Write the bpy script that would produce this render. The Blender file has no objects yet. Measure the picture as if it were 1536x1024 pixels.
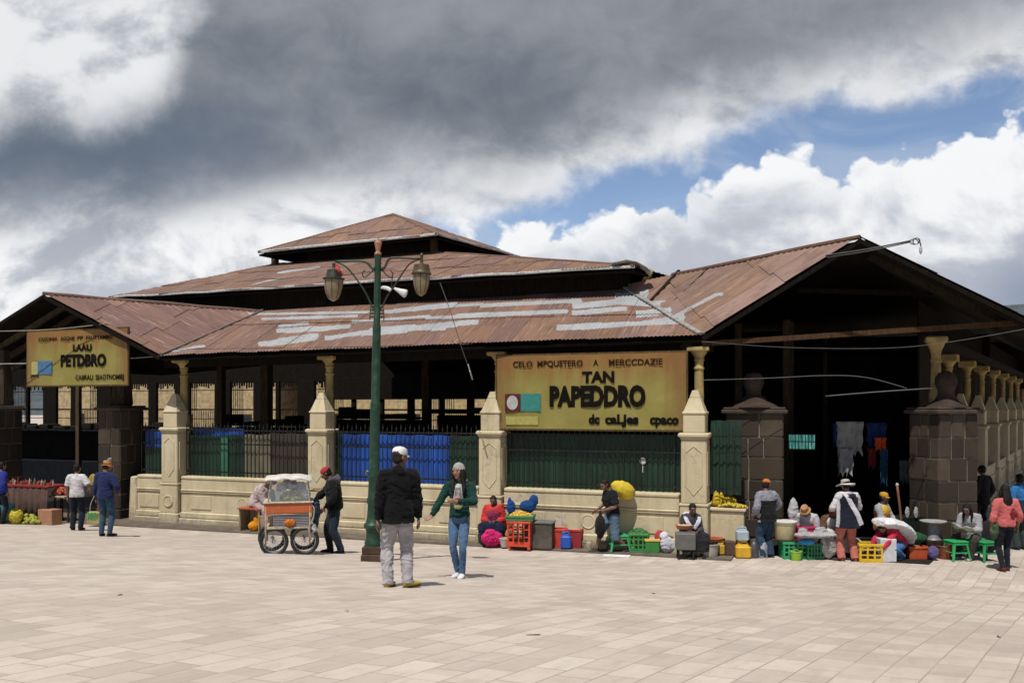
import bpy, bmesh, math, random
from mathutils import Vector, Matrix, noise
random.seed(11)
PI = math.pi
rad = math.radians
V = Vector
scene = bpy.context.scene
COL = scene.collection

# ------------------------------------------------------------------ place
CAM_H = 3.2
F = 1300.0
P0 = V((-9.32, 24.0, 0))
YAW = math.atan2(-0.36, 0.933)
U = V((math.cos(YAW), math.sin(YAW), 0))
NN = V((-math.sin(YAW), math.cos(YAW), 0))
BM = Matrix.Translation(P0) @ Matrix.Rotation(YAW, 4, 'Z')
BMI = BM.inverted()
SD = V((0.56, 0.828, 0)).normalized()

def ray(x, y, Z):
    return V(((x - 768) / F * Z, Z, CAM_H + (610 - y) / F * Z))
def onb(x, y, b):
    d = V(((x - 768) / F, 1, (610 - y) / F))
    o = V((0, 0, CAM_H))
    t = (b - (o - P0).dot(NN)) / d.dot(NN)
    return o + d * t
def gz(X, Y):
    s = -((V((X, Y, 0)) - P0).dot(NN))
    if s <= 1.6: return 0.0
    if s <= 10.2:
        return 0.125 * (s - 1.6) - 0.03 * (1 - math.exp(-(s - 1.6) * 2))
    return 1.045 + 0.58 * (1 - math.exp(-(s - 10.2) / 4.8))
def ong(x, y):
    d = V(((x - 768) / F, 1, (610 - y) / F))
    lo, hi = 3.0, 60.0
    for _ in range(60):
        m = (lo + hi) / 2
        p = V((0, 0, CAM_H)) + d * m
        if p.z > gz(p.x, p.y): lo = m
        else: hi = m
    p = V((0, 0, CAM_H)) + d * lo
    return V((p.x, p.y, gz(p.x, p.y)))
def atz(x, Z, dz=0.0):
    X = (x - 768) / F * Z
    return V((X, Z, gz(X, Z) + dz))
def loc(p):
    return BMI @ p

# ------------------------------------------------------------------ node helper
class S:
    nt = None
    def __init__(s, k): s.k = k
    @staticmethod
    def m(op, *a, clamp=False):
        n = S.nt.nodes.new('ShaderNodeMath'); n.operation = op; n.use_clamp = clamp
        for i, v in enumerate(a):
            if isinstance(v, S): S.nt.links.new(v.k, n.inputs[i])
            else: n.inputs[i].default_value = float(v)
        return S(n.outputs[0])
    def __add__(s, o): return S.m('ADD', s, o)
    def __radd__(s, o): return S.m('ADD', s, o)
    def __sub__(s, o): return S.m('SUBTRACT', s, o)
    def __rsub__(s, o): return S.m('SUBTRACT', o, s)
    def __mul__(s, o): return S.m('MULTIPLY', s, o)
    def __rmul__(s, o): return S.m('MULTIPLY', s, o)
    def __truediv__(s, o): return S.m('DIVIDE', s, o)
def sstep(x, a, b):
    n = S.nt.nodes.new('ShaderNodeMapRange'); n.interpolation_type = 'SMOOTHSTEP'
    S.nt.links.new(x.k, n.inputs[0])
    n.inputs[1].default_value = a; n.inputs[2].default_value = b
    return S(n.outputs[0])
def lstep(x, a, b):
    n = S.nt.nodes.new('ShaderNodeMapRange')
    S.nt.links.new(x.k, n.inputs[0])
    n.inputs[1].default_value = a; n.inputs[2].default_value = b
    return S(n.outputs[0])
def comb(x, y, z=0.0):
    n = S.nt.nodes.new('ShaderNodeCombineXYZ')
    for i, v in enumerate((x, y, z)):
        if isinstance(v, S): S.nt.links.new(v.k, n.inputs[i])
        else: n.inputs[i].default_value = v
    return S(n.outputs[0])
def sep(v):
    n = S.nt.nodes.new('ShaderNodeSeparateXYZ'); S.nt.links.new(v.k, n.inputs[0])
    return S(n.outputs[0]), S(n.outputs[1]), S(n.outputs[2])
def nz(vec, scale, detail=4, rough=0.5, dist=0.0, color=False):
    n = S.nt.nodes.new('ShaderNodeTexNoise')
    if vec is not None: S.nt.links.new(vec.k, n.inputs['Vector'])
    n.inputs['Scale'].default_value = scale; n.inputs['Detail'].default_value = detail
    n.inputs['Roughness'].default_value = rough; n.inputs['Distortion'].default_value = dist
    return S(n.outputs[1 if color else 0])
def vor(vec, scale, feature='F1', out=0, smooth=None, detail=0):
    n = S.nt.nodes.new('ShaderNodeTexVoronoi'); n.feature = feature
    S.nt.links.new(vec.k, n.inputs['Vector']); n.inputs['Scale'].default_value = scale
    n.inputs['Detail'].default_value = detail
    if smooth is not None and 'Smoothness' in n.inputs: n.inputs['Smoothness'].default_value = smooth
    return S(n.outputs[out])
def mixc(f, a, b, blend='MIX'):
    n = S.nt.nodes.new('ShaderNodeMix'); n.data_type = 'RGBA'; n.blend_type = blend
    n.clamp_factor = True
    for i, v in ((0, f), (6, a), (7, b)):
        if isinstance(v, S): S.nt.links.new(v.k, n.inputs[i])
        elif i == 0: n.inputs[0].default_value = v
        else: n.inputs[i].default_value = (*v[:3], 1)
    return S(n.outputs[2])
def objco(kind='Object'):
    n = S.nt.nodes.new('ShaderNodeTexCoord'); return S(n.outputs[kind])
def vscale(v, sx, sy, sz):
    n = S.nt.nodes.new('ShaderNodeVectorMath'); n.operation = 'MULTIPLY'
    S.nt.links.new(v.k, n.inputs[0]); n.inputs[1].default_value = (sx, sy, sz)
    return S(n.outputs[0])
def attr(name):
    n = S.nt.nodes.new('ShaderNodeAttribute'); n.attribute_name = name
    return S(n.outputs[0])
def uvco():
    n = S.nt.nodes.new('ShaderNodeUVMap'); n.uv_map = 'UVMap'
    return S(n.outputs[0])

def newmat(name):
    m = bpy.data.materials.new(name); m.use_nodes = True
    S.nt = m.node_tree
    b = m.node_tree.nodes['Principled BSDF']
    return m, b
def lk(s, sock): S.nt.links.new(s.k, sock)
def bump(h, strength=0.3, dist=0.01):
    n = S.nt.nodes.new('ShaderNodeBump')
    n.inputs['Strength'].default_value = strength; n.inputs['Distance'].default_value = dist
    S.nt.links.new(h.k, n.inputs['Height']); return S(n.outputs[0])

_mc = {}
def MAT(kind, c, rough=None, **kw):
    """procedural material cache: kind in cloth, plastic, metal, wood, stone, plaster, skin, glass, paper"""
    key = (kind, tuple(round(x, 4) for x in c), rough, tuple(sorted(kw.items())))
    if key in _mc: return _mc[key]
    m, b = newmat(kind)
    co = objco()
    c = V(c)
    d = c * 0.62; l = c * 1.18
    if kind == 'cloth':
        n1 = nz(co, 5, 5, 0.6); n2 = nz(co, 160, 2, 0.5); n3 = nz(vscale(co, 1, 1, 0.35), 14, 3, 0.55, 0.6)
        col = mixc(sstep(n1, 0.25, 0.75), d * 1.12, l)
        col = mixc(n2 * 0.35, col, c * 0.55)
        lk(col, b.inputs['Base Color']); b.inputs['Roughness'].default_value = rough or 0.92
        b.inputs['Specular IOR Level'].default_value = 0.15
        b.inputs['Sheen Weight'].default_value = 0.06
        lk(bump(n3 * 1.0 + n2 * 0.15, 0.55, 0.02), b.inputs['Normal'])
    elif kind == 'plastic':
        n1 = nz(co, 7, 5, 0.6); n2 = nz(co, 40, 3, 0.6)
        col = mixc(sstep(n1, 0.3, 0.8), c * 0.8, c * 1.08)
        g = sstep(n2 * 0.5 + n1 * 0.6, 0.62, 0.78)
        col = mixc(g * 0.45, col, (0.12, 0.1, 0.08))
        lk(col, b.inputs['Base Color'])
        lk(0.38 + n2 * 0.35, b.inputs['Roughness'])
    elif kind == 'metal':
        n1 = nz(co, 9, 5, 0.6); n2 = nz(co, 50, 3, 0.6)
        col = mixc(sstep(n1, 0.3, 0.75), d, l)
        col = mixc(sstep(n2 + n1, 1.12, 1.3) * 0.7, col, (0.10, 0.06, 0.035))
        lk(col, b.inputs['Base Color']); b.inputs['Metallic'].default_value = kw.get('metallic', 0.3)
        lk(0.35 + n1 * 0.35, b.inputs['Roughness'])
        lk(bump(n2, 0.15, 0.004), b.inputs['Normal'])
    elif kind == 'wood':
        n1 = nz(vscale(co, 1, 1, 0.12), 22, 5, 0.6, 0.4); n2 = nz(co, 4, 4, 0.6)
        col = mixc(sstep(n1, 0.3, 0.7), c * 0.55, c * 1.2)
        col = mixc(sstep(n2, 0.4, 0.75) * 0.5, col, c * 0.6)
        lk(col, b.inputs['Base Color']); b.inputs['Roughness'].default_value = rough or 0.9; b.inputs['Specular IOR Level'].default_value = 0.08
        lk(bump(n1, 0.4, 0.006), b.inputs['Normal'])
    elif kind == 'stone':
        n1 = nz(co, 3.2, 6, 0.62); n2 = nz(co, 26, 5, 0.65)
        col = mixc(sstep(n1, 0.3, 0.72), d, l)
        col = mixc(sstep(n2, 0.35, 0.8) * 0.5, col, c * 0.6)
        lk(col, b.inputs['Base Color']); b.inputs['Roughness'].default_value = 0.95; b.inputs['Specular IOR Level'].default_value = 0.12
        lk(bump(n2 + n1, 0.5, 0.02), b.inputs['Normal'])
    elif kind == 'paper':
        n1 = nz(co, 11, 4, 0.6)
        col = mixc(sstep(n1, 0.3, 0.75), c * 0.82, c * 1.04)
        lk(col, b.inputs['Base Color']); b.inputs['Roughness'].default_value = 0.9; b.inputs['Specular IOR Level'].default_value = 0.1
        lk(bump(n1, 0.5, 0.01), b.inputs['Normal'])
    elif kind == 'skin':
        n1 = nz(co, 10, 4, 0.6)
        col = mixc(sstep(n1, 0.3, 0.75), c * 0.8, c * 1.12)
        lk(col, b.inputs['Base Color']); b.inputs['Roughness'].default_value = 0.55
        b.inputs['Subsurface Weight'].default_value = 0.0
    elif kind == 'hair':
        n1 = nz(vscale(co, 1, 1, 0.15), 90, 3, 0.6)
        col = mixc(sstep(n1, 0.3, 0.7), c * 0.5, c * 1.5)
        lk(col, b.inputs['Base Color']); b.inputs['Roughness'].default_value = 0.65; b.inputs['Specular IOR Level'].default_value = 0.2
        lk(bump(n1, 0.6, 0.01), b.inputs['Normal'])
    elif kind == 'pane':
        t = S.nt.nodes.new('ShaderNodeBsdfTransparent'); mx = S.nt.nodes.new('ShaderNodeMixShader'); mx.inputs[0].default_value = 0.10
        b.inputs['Base Color'].default_value = (*c, 1); b.inputs['Roughness'].default_value = 0.12
        S.nt.links.new(t.outputs[0], mx.inputs[1]); S.nt.links.new(b.outputs[0], mx.inputs[2])
        S.nt.links.new(mx.outputs[0], S.nt.nodes['Material Output'].inputs[0])
    elif kind == 'glass':
        n1 = nz(co, 9, 4, 0.6)
        col = mixc(sstep(n1, 0.3, 0.75), c * 0.75, c * 1.1)
        lk(col, b.inputs['Base Color']); b.inputs['Roughness'].default_value = 0.22
        b.inputs['Transmission Weight'].default_value = kw.get('tr', 0.35)
    elif kind == 'produce':
        n1 = nz(co, 30, 3, 0.6); v = vor(co, kw.get('sc', 26), 'F1', 1)
        col = mixc(sstep(n1, 0.35, 0.7), c * 0.55, c * 1.25)
        lk(col, b.inputs['Base Color']); b.inputs['Roughness'].default_value = 0.6
        lk(bump(n1, 0.5, 0.01), b.inputs['Normal'])
    _mc[key] = m
    return m

# ------------------------------------------------------------------ mesh helper
class MB:
    """collects shapes; build() links them as one mesh object"""
    def __init__(s): s.bm = bmesh.new(); s.mi = 0
    def _mark(s, fs):
        for f in fs: f.material_index = s.mi
    def faces(s, pts, quads):
        vs = [s.bm.verts.new(p) for p in pts]
        fs = []
        for q in quads:
            try: fs.append(s.bm.faces.new([vs[i] for i in q]))
            except ValueError: pass
        s._mark(fs); return vs
    def box(s, lo, hi, M=None, taper=1.0, bev=0.0):
        x0, y0, z0 = lo; x1, y1, z1 = hi
        cx, cy = (x0 + x1) / 2, (y0 + y1) / 2
        hx, hy = (x1 - x0) / 2, (y1 - y0) / 2
        if bev <= 0:
            pts = []
            for z, t in ((z0, 1.0), (z1, taper)):
                for a, b in ((-1, -1), (1, -1), (1, 1), (-1, 1)):
                    pts.append(V((cx + a * hx * t, cy + b * hy * t, z)))
            q = [(3, 2, 1, 0), (4, 5, 6, 7), (0, 1, 5, 4), (1, 2, 6, 5), (2, 3, 7, 6), (3, 0, 4, 7)]
        else:
            bev = min(bev, hx * .45, hy * .45, (z1 - z0) * .45)
            pts = []; q = []
            rows = [(z0, bev), (z0 + bev, 0), (z1 - bev, 0), (z1, bev)]
            for k, (z, i) in enumerate(rows):
                t = 1 + (taper - 1) * (z - z0) / max(z1 - z0, 1e-6)
                ax, ay = hx * t, hy * t
                for a, b, da, db in ((-1, -1, 1, 0), (1, -1, -1, 0), (1, -1, 0, 1), (1, 1, 0, -1), (1, 1, -1, 0), (-1, 1, 1, 0), (-1, 1, 0, -1), (-1, -1, 0, 1)):
                    X = a * (ax - i) + da * bev; Y = b * (ay - i) + db * bev
                    pts.append(V((cx + X, cy + Y, z)))
            for k in range(3):
                for j in range(8):
                    q.append((k * 8 + j, k * 8 + (j + 1) % 8, (k + 1) * 8 + (j + 1) % 8, (k + 1) * 8 + j))
            q.append(tuple(range(7, -1, -1))); q.append(tuple(range(24, 32)))
        if M is not None: pts = [M @ p for p in pts]
        s.faces(pts, q); return s
    def lathe(s, prof, n=16, M=None, ang=0.0, sq=False):
        """prof: (r, z) list from bottom to top; closed caps"""
        pts = []; q = []
        for r, z in prof:
            for k in range(n):
                a = 2 * PI * k / n + ang
                rr = r
                if sq: rr = r * math.sqrt(2)
                pts.append(V((rr * math.cos(a), rr * math.sin(a), z)))
        for i in range(len(prof) - 1):
            for k in range(n):
                q.append((i * n + k, i * n + (k + 1) % n, (i + 1) * n + (k + 1) % n, (i + 1) * n + k))
        q.append(tuple(range(n - 1, -1, -1)))
        b = (len(prof) - 1) * n
        q.append(tuple(range(b, b + n)))
        if M is not None: pts = [M @ p for p in pts]
        s.faces(pts, q); return s
    def tube(s, pts, r, n=8, sub=0, ry=None, side=None, caps=True):
        loft(s, [V(p) for p in pts], r, n, sub, ry, side, caps); return s
    def ball(s, c, r, n=12, m=8, M=None):
        if not hasattr(r, '__len__'): r = (r, r, r)
        pts = [V((0, 0, -1))]; q = []
        for i in range(1, m):
            t = PI * i / m
            for k in range(n):
                a = 2 * PI * k / n
                pts.append(V((math.sin(t) * math.cos(a), math.sin(t) * math.sin(a), -math.cos(t))))
        pts.append(V((0, 0, 1)))
        for k in range(n): q.append((0, 1 + (k + 1) % n, 1 + k))
        for i in range(m - 2):
            for k in range(n):
                q.append((1 + i * n + k, 1 + i * n + (k + 1) % n, 1 + (i + 1) * n + (k + 1) % n, 1 + (i + 1) * n + k))
        t = len(pts) - 1; b = 1 + (m - 2) * n
        for k in range(n): q.append((b + k, b + (k + 1) % n, t))
        out = []
        for p in pts:
            p = V((p.x * r[0], p.y * r[1], p.z * r[2]))
            if M is not None: p = M @ p
            out.append(p + V(c))
        s.faces(out, q); return s
    def build(s, name, mats, parent=None, smooth=False, M=None, label=None):
        me = bpy.data.meshes.new(name)
        bmesh.ops.recalc_face_normals(s.bm, faces=s.bm.faces)
        if M is not None: s.bm.transform(M)
        s.bm.to_mesh(me); s.bm.free()
        if not isinstance(mats, (list, tuple)): mats = [mats]
        for m in mats: me.materials.append(m)
        return link(name, me, parent, smooth, label)
def link(name, me, parent=None, smooth=False, label=None):
    if smooth:
        me.polygons.foreach_set('use_smooth', [True] * len(me.polygons))
        if smooth == 'auto':
            try: me.set_sharp_from_angle(angle=rad(35))
            except Exception: pass
    o = bpy.data.objects.new(name, me); COL.objects.link(o)
    if parent: o.parent = parent
    if label: o['label'] = label
    return o
def crom(pts, sub):
    if sub <= 1 or len(pts) < 3: return pts
    out = []
    n = len(pts)
    for i in range(n - 1):
        p0 = pts[max(i - 1, 0)]; p1 = pts[i]; p2 = pts[i + 1]; p3 = pts[min(i + 2, n - 1)]
        for k in range(sub):
            t = k / sub; t2 = t * t; t3 = t2 * t
            out.append(0.5 * ((2 * p1) + (p2 - p0) * t + (2 * p0 - 5 * p1 + 4 * p2 - p3) * t2 + (3 * p1 - p0 - 3 * p2 + p3) * t3))
    out.append(pts[-1]); return out
def loft(mb, pts, r, n=10, sub=0, ry=None, side=None, caps=True):
    k = len(pts)
    rx = list(r) if hasattr(r, '__len__') else [r] * k
    ry = rx if ry is None else (list(ry) if hasattr(ry, '__len__') else [ry] * k)
    if sub > 1:
        pk = [V((a, b, 0)) for a, b in zip(rx, ry)]
        pts = crom(pts, sub); pk = crom(pk, sub)
        rx = [max(p.x, 1e-4) for p in pk]; ry = [max(p.y, 1e-4) for p in pk]
        k = len(pts)
    out = []; q = []
    sd = V(side) if side is not None else None
    for i in range(k):
        t = (pts[min(i + 1, k - 1)] - pts[max(i - 1, 0)])
        if t.length < 1e-9: t = V((0, 0, 1))
        t.normalize()
        if sd is None:
            sd = t.orthogonal().normalized()
        a = sd - t * sd.dot(t)
        if a.length < 1e-4: a = t.orthogonal()
        a.normalize(); b = t.cross(a)
        if side is None: sd = a
        for j in range(n):
            w = 2 * PI * j / n
            out.append(pts[i] + a * (rx[i] * math.cos(w)) + b * (ry[i] * math.sin(w)))
    for i in range(k - 1):
        for j in range(n):
            q.append((i * n + j, i * n + (j + 1) % n, (i + 1) * n + (j + 1) % n, (i + 1) * n + j))
    if caps:
        q.append(tuple(range(n - 1, -1, -1))); q.append(tuple(range((k - 1) * n, k * n)))
    mb.faces(out, q)
TMP = bpy.data.scenes.new('tmp')
def remesh(mb, voxel, smooth=4, disp=0.0, fscale=11.0, seed=0.0, factor=0.5):
    """one continuous surface over everything collected in mb"""
    bmesh.ops.recalc_face_normals(mb.bm, faces=mb.bm.faces)
    me = bpy.data.meshes.new('tmp'); mb.bm.to_mesh(me); mb.bm.free()
    o = bpy.data.objects.new('tmp', me); TMP.collection.objects.link(o)
    r = o.modifiers.new('r', 'REMESH'); r.mode = 'VOXEL'; r.voxel_size = voxel
    if smooth:
        s = o.modifiers.new('s', 'SMOOTH'); s.iterations = smooth; s.factor = factor
    TMP.view_layers[0].update()
    dg = TMP.view_layers[0].depsgraph
    out = bpy.data.meshes.new_from_object(o.evaluated_get(dg))
    bpy.data.objects.remove(o); bpy.data.meshes.remove(me)
    if disp:
        sv = V((seed * 3.1, seed * 1.7, seed * 5.3))
        nv = len(out.vertices); cs = [0.0] * (nv * 3); ns = [0.0] * (nv * 3)
        out.vertices.foreach_get('co', cs); out.vertices.foreach_get('normal', ns)
        for i in range(0, nv * 3, 3):
            p = V(cs[i:i + 3])
            a = noise.noise(p * fscale * 0.55 + sv)
            q = V((p.x, p.y, p.z * 2.2)) * fscale + V((a * 2.5, a * 2, a * 3)) + sv
            b = 1 - abs(noise.noise(q)) * 2.4
            k = disp * (0.9 * b * abs(b) + 0.7 * a) - disp * 0.25
            for j in range(3): cs[i + j] += ns[i + j] * k
        out.vertices.foreach_set('co', cs); out.update()
    return out
def empty(name, p=(0, 0, 0), rz=0.0, label=None, cat=None, group=None, kind=None):
    o = bpy.data.objects.new(name, None); COL.objects.link(o)
    o.location = p; o.rotation_euler = (0, 0, rz); o.empty_display_size = 0.2
    return tag(o, label, cat, group, kind)
def tag(o, label=None, cat=None, group=None, kind=None):
    if label: o['label'] = label
    if cat: o['category'] = cat
    if group: o['group'] = group
    if kind: o['kind'] = kind
    return o
def copy_tree(o, parent=None, label=None):
    c = o.copy(); COL.objects.link(c)
    if parent: c.parent = parent
    if label: c['label'] = label
    for ch in list(o.children): copy_tree(ch, c)
    return c
def TR(x, y, z, rz=0, rx=0, ry=0):
    return Matrix.Translation((x, y, z)) @ Matrix.Rotation(rz, 4, 'Z') @ Matrix.Rotation(ry, 4, 'Y') @ Matrix.Rotation(rx, 4, 'X')
def text_mesh(s, size, extr=0.004, bold=0.0, width=None, shear=0.0):
    cu = bpy.data.curves.new('t', 'FONT'); cu.body = s; cu.size = size; cu.extrude = extr; cu.offset = bold; cu.shear = shear
    cu.resolution_u = 3
    o = bpy.data.objects.new('t', cu); TMP.collection.objects.link(o)
    TMP.view_layers[0].update()
    me = bpy.data.meshes.new_from_object(o.evaluated_get(TMP.view_layers[0].depsgraph))
    bpy.data.objects.remove(o); bpy.data.curves.remove(cu)
    xs = [v.co.x for v in me.vertices]; x0, x1 = min(xs), max(xs)
    k = 1.0 if width is None else width / (x1 - x0)
    for v in me.vertices: v.co.x = (v.co.x - x0) * k
    return me

def two_d(tree):
    for n in tree.nodes:
        if n.bl_idname == 'ShaderNodeTexNoise': n.noise_dimensions = '2D'
        if n.bl_idname == 'ShaderNodeTexVoronoi': n.voronoi_dimensions = '2D'
# ------------------------------------------------------------------ camera, sun, sky
cam = bpy.data.cameras.new('camera'); co = bpy.data.objects.new('camera', cam); COL.objects.link(co)
co.location = (0, 0, CAM_H); co.rotation_euler = (PI / 2, 0, 0)
cam.sensor_width = 36; cam.lens = F / 1536 * 36; cam.shift_y = 98 / 1536
cam.clip_start = 0.1; cam.clip_end = 3000
scene.camera = co
SUN_EL, SUN_DIR = 64.0, V((-0.36, -0.93, 0)).normalized()
sl = bpy.data.lights.new('sun', 'SUN'); sl.energy = 4.6; sl.angle = rad(0.55); sl.color = (1.0, 0.95, 0.87)
so = bpy.data.objects.new('sun', sl); COL.objects.link(so); so.location = (0, 0, 60)
dv = -(SUN_DIR * math.cos(rad(SUN_EL)) + V((0, 0, math.sin(rad(SUN_EL)))))
so.rotation_euler = dv.to_track_quat('-Z', 'Y').to_euler()
scene.view_settings.view_transform = 'Standard'; scene.view_settings.look = 'None'
scene.view_settings.exposure = 0.0; scene.view_settings.gamma = 1.0
try: scene.cycles.max_bounces = 6; scene.cycles.use_denoising = True
except Exception: pass

w = bpy.data.worlds.new('World'); scene.world = w; w.use_nodes = True
S.nt = w.node_tree
bg = w.node_tree.nodes['Background']
def fcurve(x, pts, ymax=0.8, xmax=1.6):
    n = S.nt.nodes.new('ShaderNodeFloatCurve')
    n.mapping.use_clip = False; n.mapping.extend = 'HORIZONTAL'
    c = n.mapping.curves[0]
    pts = [(a / 1000 / xmax, b / 1000 / ymax) for a, b in pts]
    c.points[0].location = pts[0]; c.points[1].location = pts[-1]
    for p in pts[1:-1]: c.points.new(*p)
    n.mapping.update()
    S.nt.links.new((x / xmax).k, n.inputs['Value'])
    return S(n.outputs[0]) * ymax
dirv = objco('Generated')
dx, dy, dz = sep(dirv)
ady = S.m('MAXIMUM', S.m('ABSOLUTE', dy), 0.12)
sx_ = S.m('MAXIMUM', S.m('MINIMUM', dx / ady * 1.3 + 0.768, 2.4), -0.9)
sy_ = 0.61 - dz / ady * 1.3
pv = comb(sx_, sy_)
pvs = vscale(pv, 1.0, 1.55, 1.0)
w1 = nz(pv, 5.5, 6, 0.55); w2 = nz(pv, 17, 5, 0.6); w3 = nz(vscale(pv, 1, 1.5, 1), 2.3, 4, 0.5)
q1 = comb(sx_ + (w1 - 0.5) * 0.07, sy_ * 1.15 + (w2 - 0.5) * 0.04)
bil = vor(q1, 11, 'SMOOTH_F1', 0, 0.35, 3)
fa = nz(pvs, 4.2, 7, 0.56, 0.25)
fb = nz(comb(sx_ + 0.016, sy_ * 1.55 + 0.034), 4.2, 7, 0.56, 0.25)
sh = (fb - fa) * 1.0
# clear sky
sky = S.nt.nodes.new('ShaderNodeTexSky'); sky.sky_type = 'NISHITA'; sky.sun_disc = False
sky.sun_elevation = rad(SUN_EL); sky.sun_rotation = math.atan2(SUN_DIR.x, SUN_DIR.y)
sky.altitude = 3300
blue = mixc(1.0, S(sky.outputs[0]), (0.150, 0.146, 0.140), 'MULTIPLY')
veil = sstep(nz(vscale(pv, 1, 2.6, 1), 3.6, 6, 0.6, 0.5), 0.36, 0.72)
blue = mixc(0.04 + veil * 0.42, blue, (0.52, 0.60, 0.72))
# heaped white cloud, lower right
top = fcurve(sx_, [(0, 470), (200, 440), (400, 395), (560, 352), (660, 335), (740, 320), (790, 312), (850, 315), (900, 304), (955, 272), (1020, 274), (1066, 272), (1085, 250), (1130, 226), (1190, 214), (1245, 224), (1272, 243), (1292, 222), (1330, 200), (1400, 198), (1450, 182), (1490, 178), (1510, 155), (1600, 138)])
e = sy_ - top + 0.010 + (0.24 - bil) * 0.062 + (w2 - 0.5) * 0.026 + (w1 - 0.5) * 0.022
ccov = sstep(e, -0.003, 0.012)
dep = lstep(e, 0.0, 0.20)
grey = sstep((w3 - 0.5) * 1.9 + dep * 0.55 + sh * 2.4 + (w1 - 0.5) * 0.55 + (bil - 0.25) * 0.5 - 0.30, -0.12, 0.80)
cum = mixc(grey, (0.92, 0.93, 0.945), (0.50, 0.53, 0.60))
rim = sstep(e, 0.075, 0.0)
cum = mixc(rim * 0.65, cum, (0.93, 0.94, 0.96))
lit = sstep(sh * 3 + (w2 - 0.5) * 0.6, 0.4, -0.4)
# blue-grey base of cloud low at the far right
lowr = sstep(sx_ + (w1 - 0.5) * 0.12, 1.34, 1.56) * sstep(sy_ + (w1 - 0.5) * 0.06, 0.34, 0.455)
cum = mixc(lowr * 0.68, cum, (0.20, 0.26, 0.37))
# shelf of rain cloud
edge = fcurve(sx_, [(0, 600), (420, 560), (560, 420), (640, 348), (740, 332), (830, 304), (905, 280), (985, 262), (1060, 236), (1115, 196), (1180, 168), (1270, 162), (1360, 152), (1450, 136), (1600, 112)])
e2 = edge - sy_ + (w1 - 0.5) * 0.085 + (w2 - 0.5) * 0.05
scov = sstep(e2, -0.012, 0.040)
dk = fcurve(sx_, [(0, 330), (110, 334), (200, 326), (330, 296), (430, 276), (560, 262), (680, 246), (800, 238), (900, 206), (1010, 172), (1130, 136), (1240, 108), (1400, 62), (1600, 20)])
dark = sstep(dk - sy_ + (w1 - 0.5) * 0.11 + (w3 - 0.5) * 0.07 + (w2 - 0.5) * 0.03, -0.075, 0.085)
ulx = fcurve(sx_, [(0, 178), (90, 184), (180, 178), (235, 150), (268, 110), (300, 60), (1600, 0)])
ul = sstep(ulx - sy_ + (w1 - 0.5) * 0.13 + (w2 - 0.5) * 0.03, -0.07, 0.08) * sstep(0.285 - sx_ + (w1 - 0.5) * 0.13, -0.05, 0.05)
dark = dark * (1 - ul * 0.93)
w4 = nz(vscale(pv, 1, 1.35, 1), 8.5, 7, 0.6, 0.3)
tone = sstep((w3 - 0.5) * 1.3 + (w1 - 0.5) * 0.5 + (w4 - 0.5) * 0.75 + lstep(sy_, 0.24, -0.02) * 0.42 - 0.12, -0.35, 0.55)
dcol = mixc(tone, (0.135, 0.160, 0.200), (0.30, 0.318, 0.35))
dcol = mixc(sstep(sx_ + (w1 - 0.5) * 0.3, 0.62, 0.30) * sstep(sy_, 0.10, 0.22) * 0.55, dcol, (0.130, 0.172, 0.24))
lcol = mixc(sstep(w1 * 0.6 + w2 * 0.25 + (w4 - 0.5) * 0.6 + 0.05 + (w3 - 0.5) * 0.6 + sh * -1.4 + ul * 0.10 + 0.10, 0.24, 0.76), (0.42, 0.45, 0.51), (0.86, 0.87, 0.89))
shelf = mixc(dark, lcol, dcol)
tl = sstep(0.05 - sx_, 0.0, 0.05) * sstep(0.05 - sy_ + (w1 - 0.5) * .05, 0.0, 0.04)
skyc = mixc(ccov, blue, cum)
skyc = mixc(scov, skyc, shelf)
# white foot of the shelf, lower left, meets the heaped cloud
lft = sstep(sy_ - dk + (w1 - 0.5) * 0.12 + (w2 - 0.5) * 0.05, 0.005, 0.09) * sstep(0.70 - sx_, 0.0, 0.22)
lw = mixc(sstep(lit * 0.4 + (w1 - 0.5) * 0.9 + (w4 - 0.5) * 0.9 + (w3 - 0.5) * 0.8 - sh * 1.6 + 0.22, -0.15, 0.70), (0.50, 0.53, 0.59), (0.93, 0.935, 0.945))
skyc = mixc(lft, skyc, lw)
# the sun stands in clear sky behind the square
back = sstep(dy, 0.02, -0.30)
puff = sstep(nz(comb(dx * 1.3, dz * 2.6 + dy * 0.6), 2.2, 6, 0.58), 0.56, 0.70)
clear = mixc(puff * 0.55, mixc(1.0, S(sky.outputs[0]), (0.070, 0.068, 0.068), 'MULTIPLY'), (0.55, 0.56, 0.58))
skyc = mixc(back, skyc, clear)
# haze under the horizon
skyc = mixc(sstep(dz, 0.0, -0.06), skyc, (0.16, 0.155, 0.145))
S.nt.links.new(skyc.k, bg.inputs['Color'])
bg.inputs['Strength'].default_value = 1.0
two_d(w.node_tree)
w.cycles.sampling_method = 'MANUAL'; w.cycles.sample_map_resolution = 512
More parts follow.
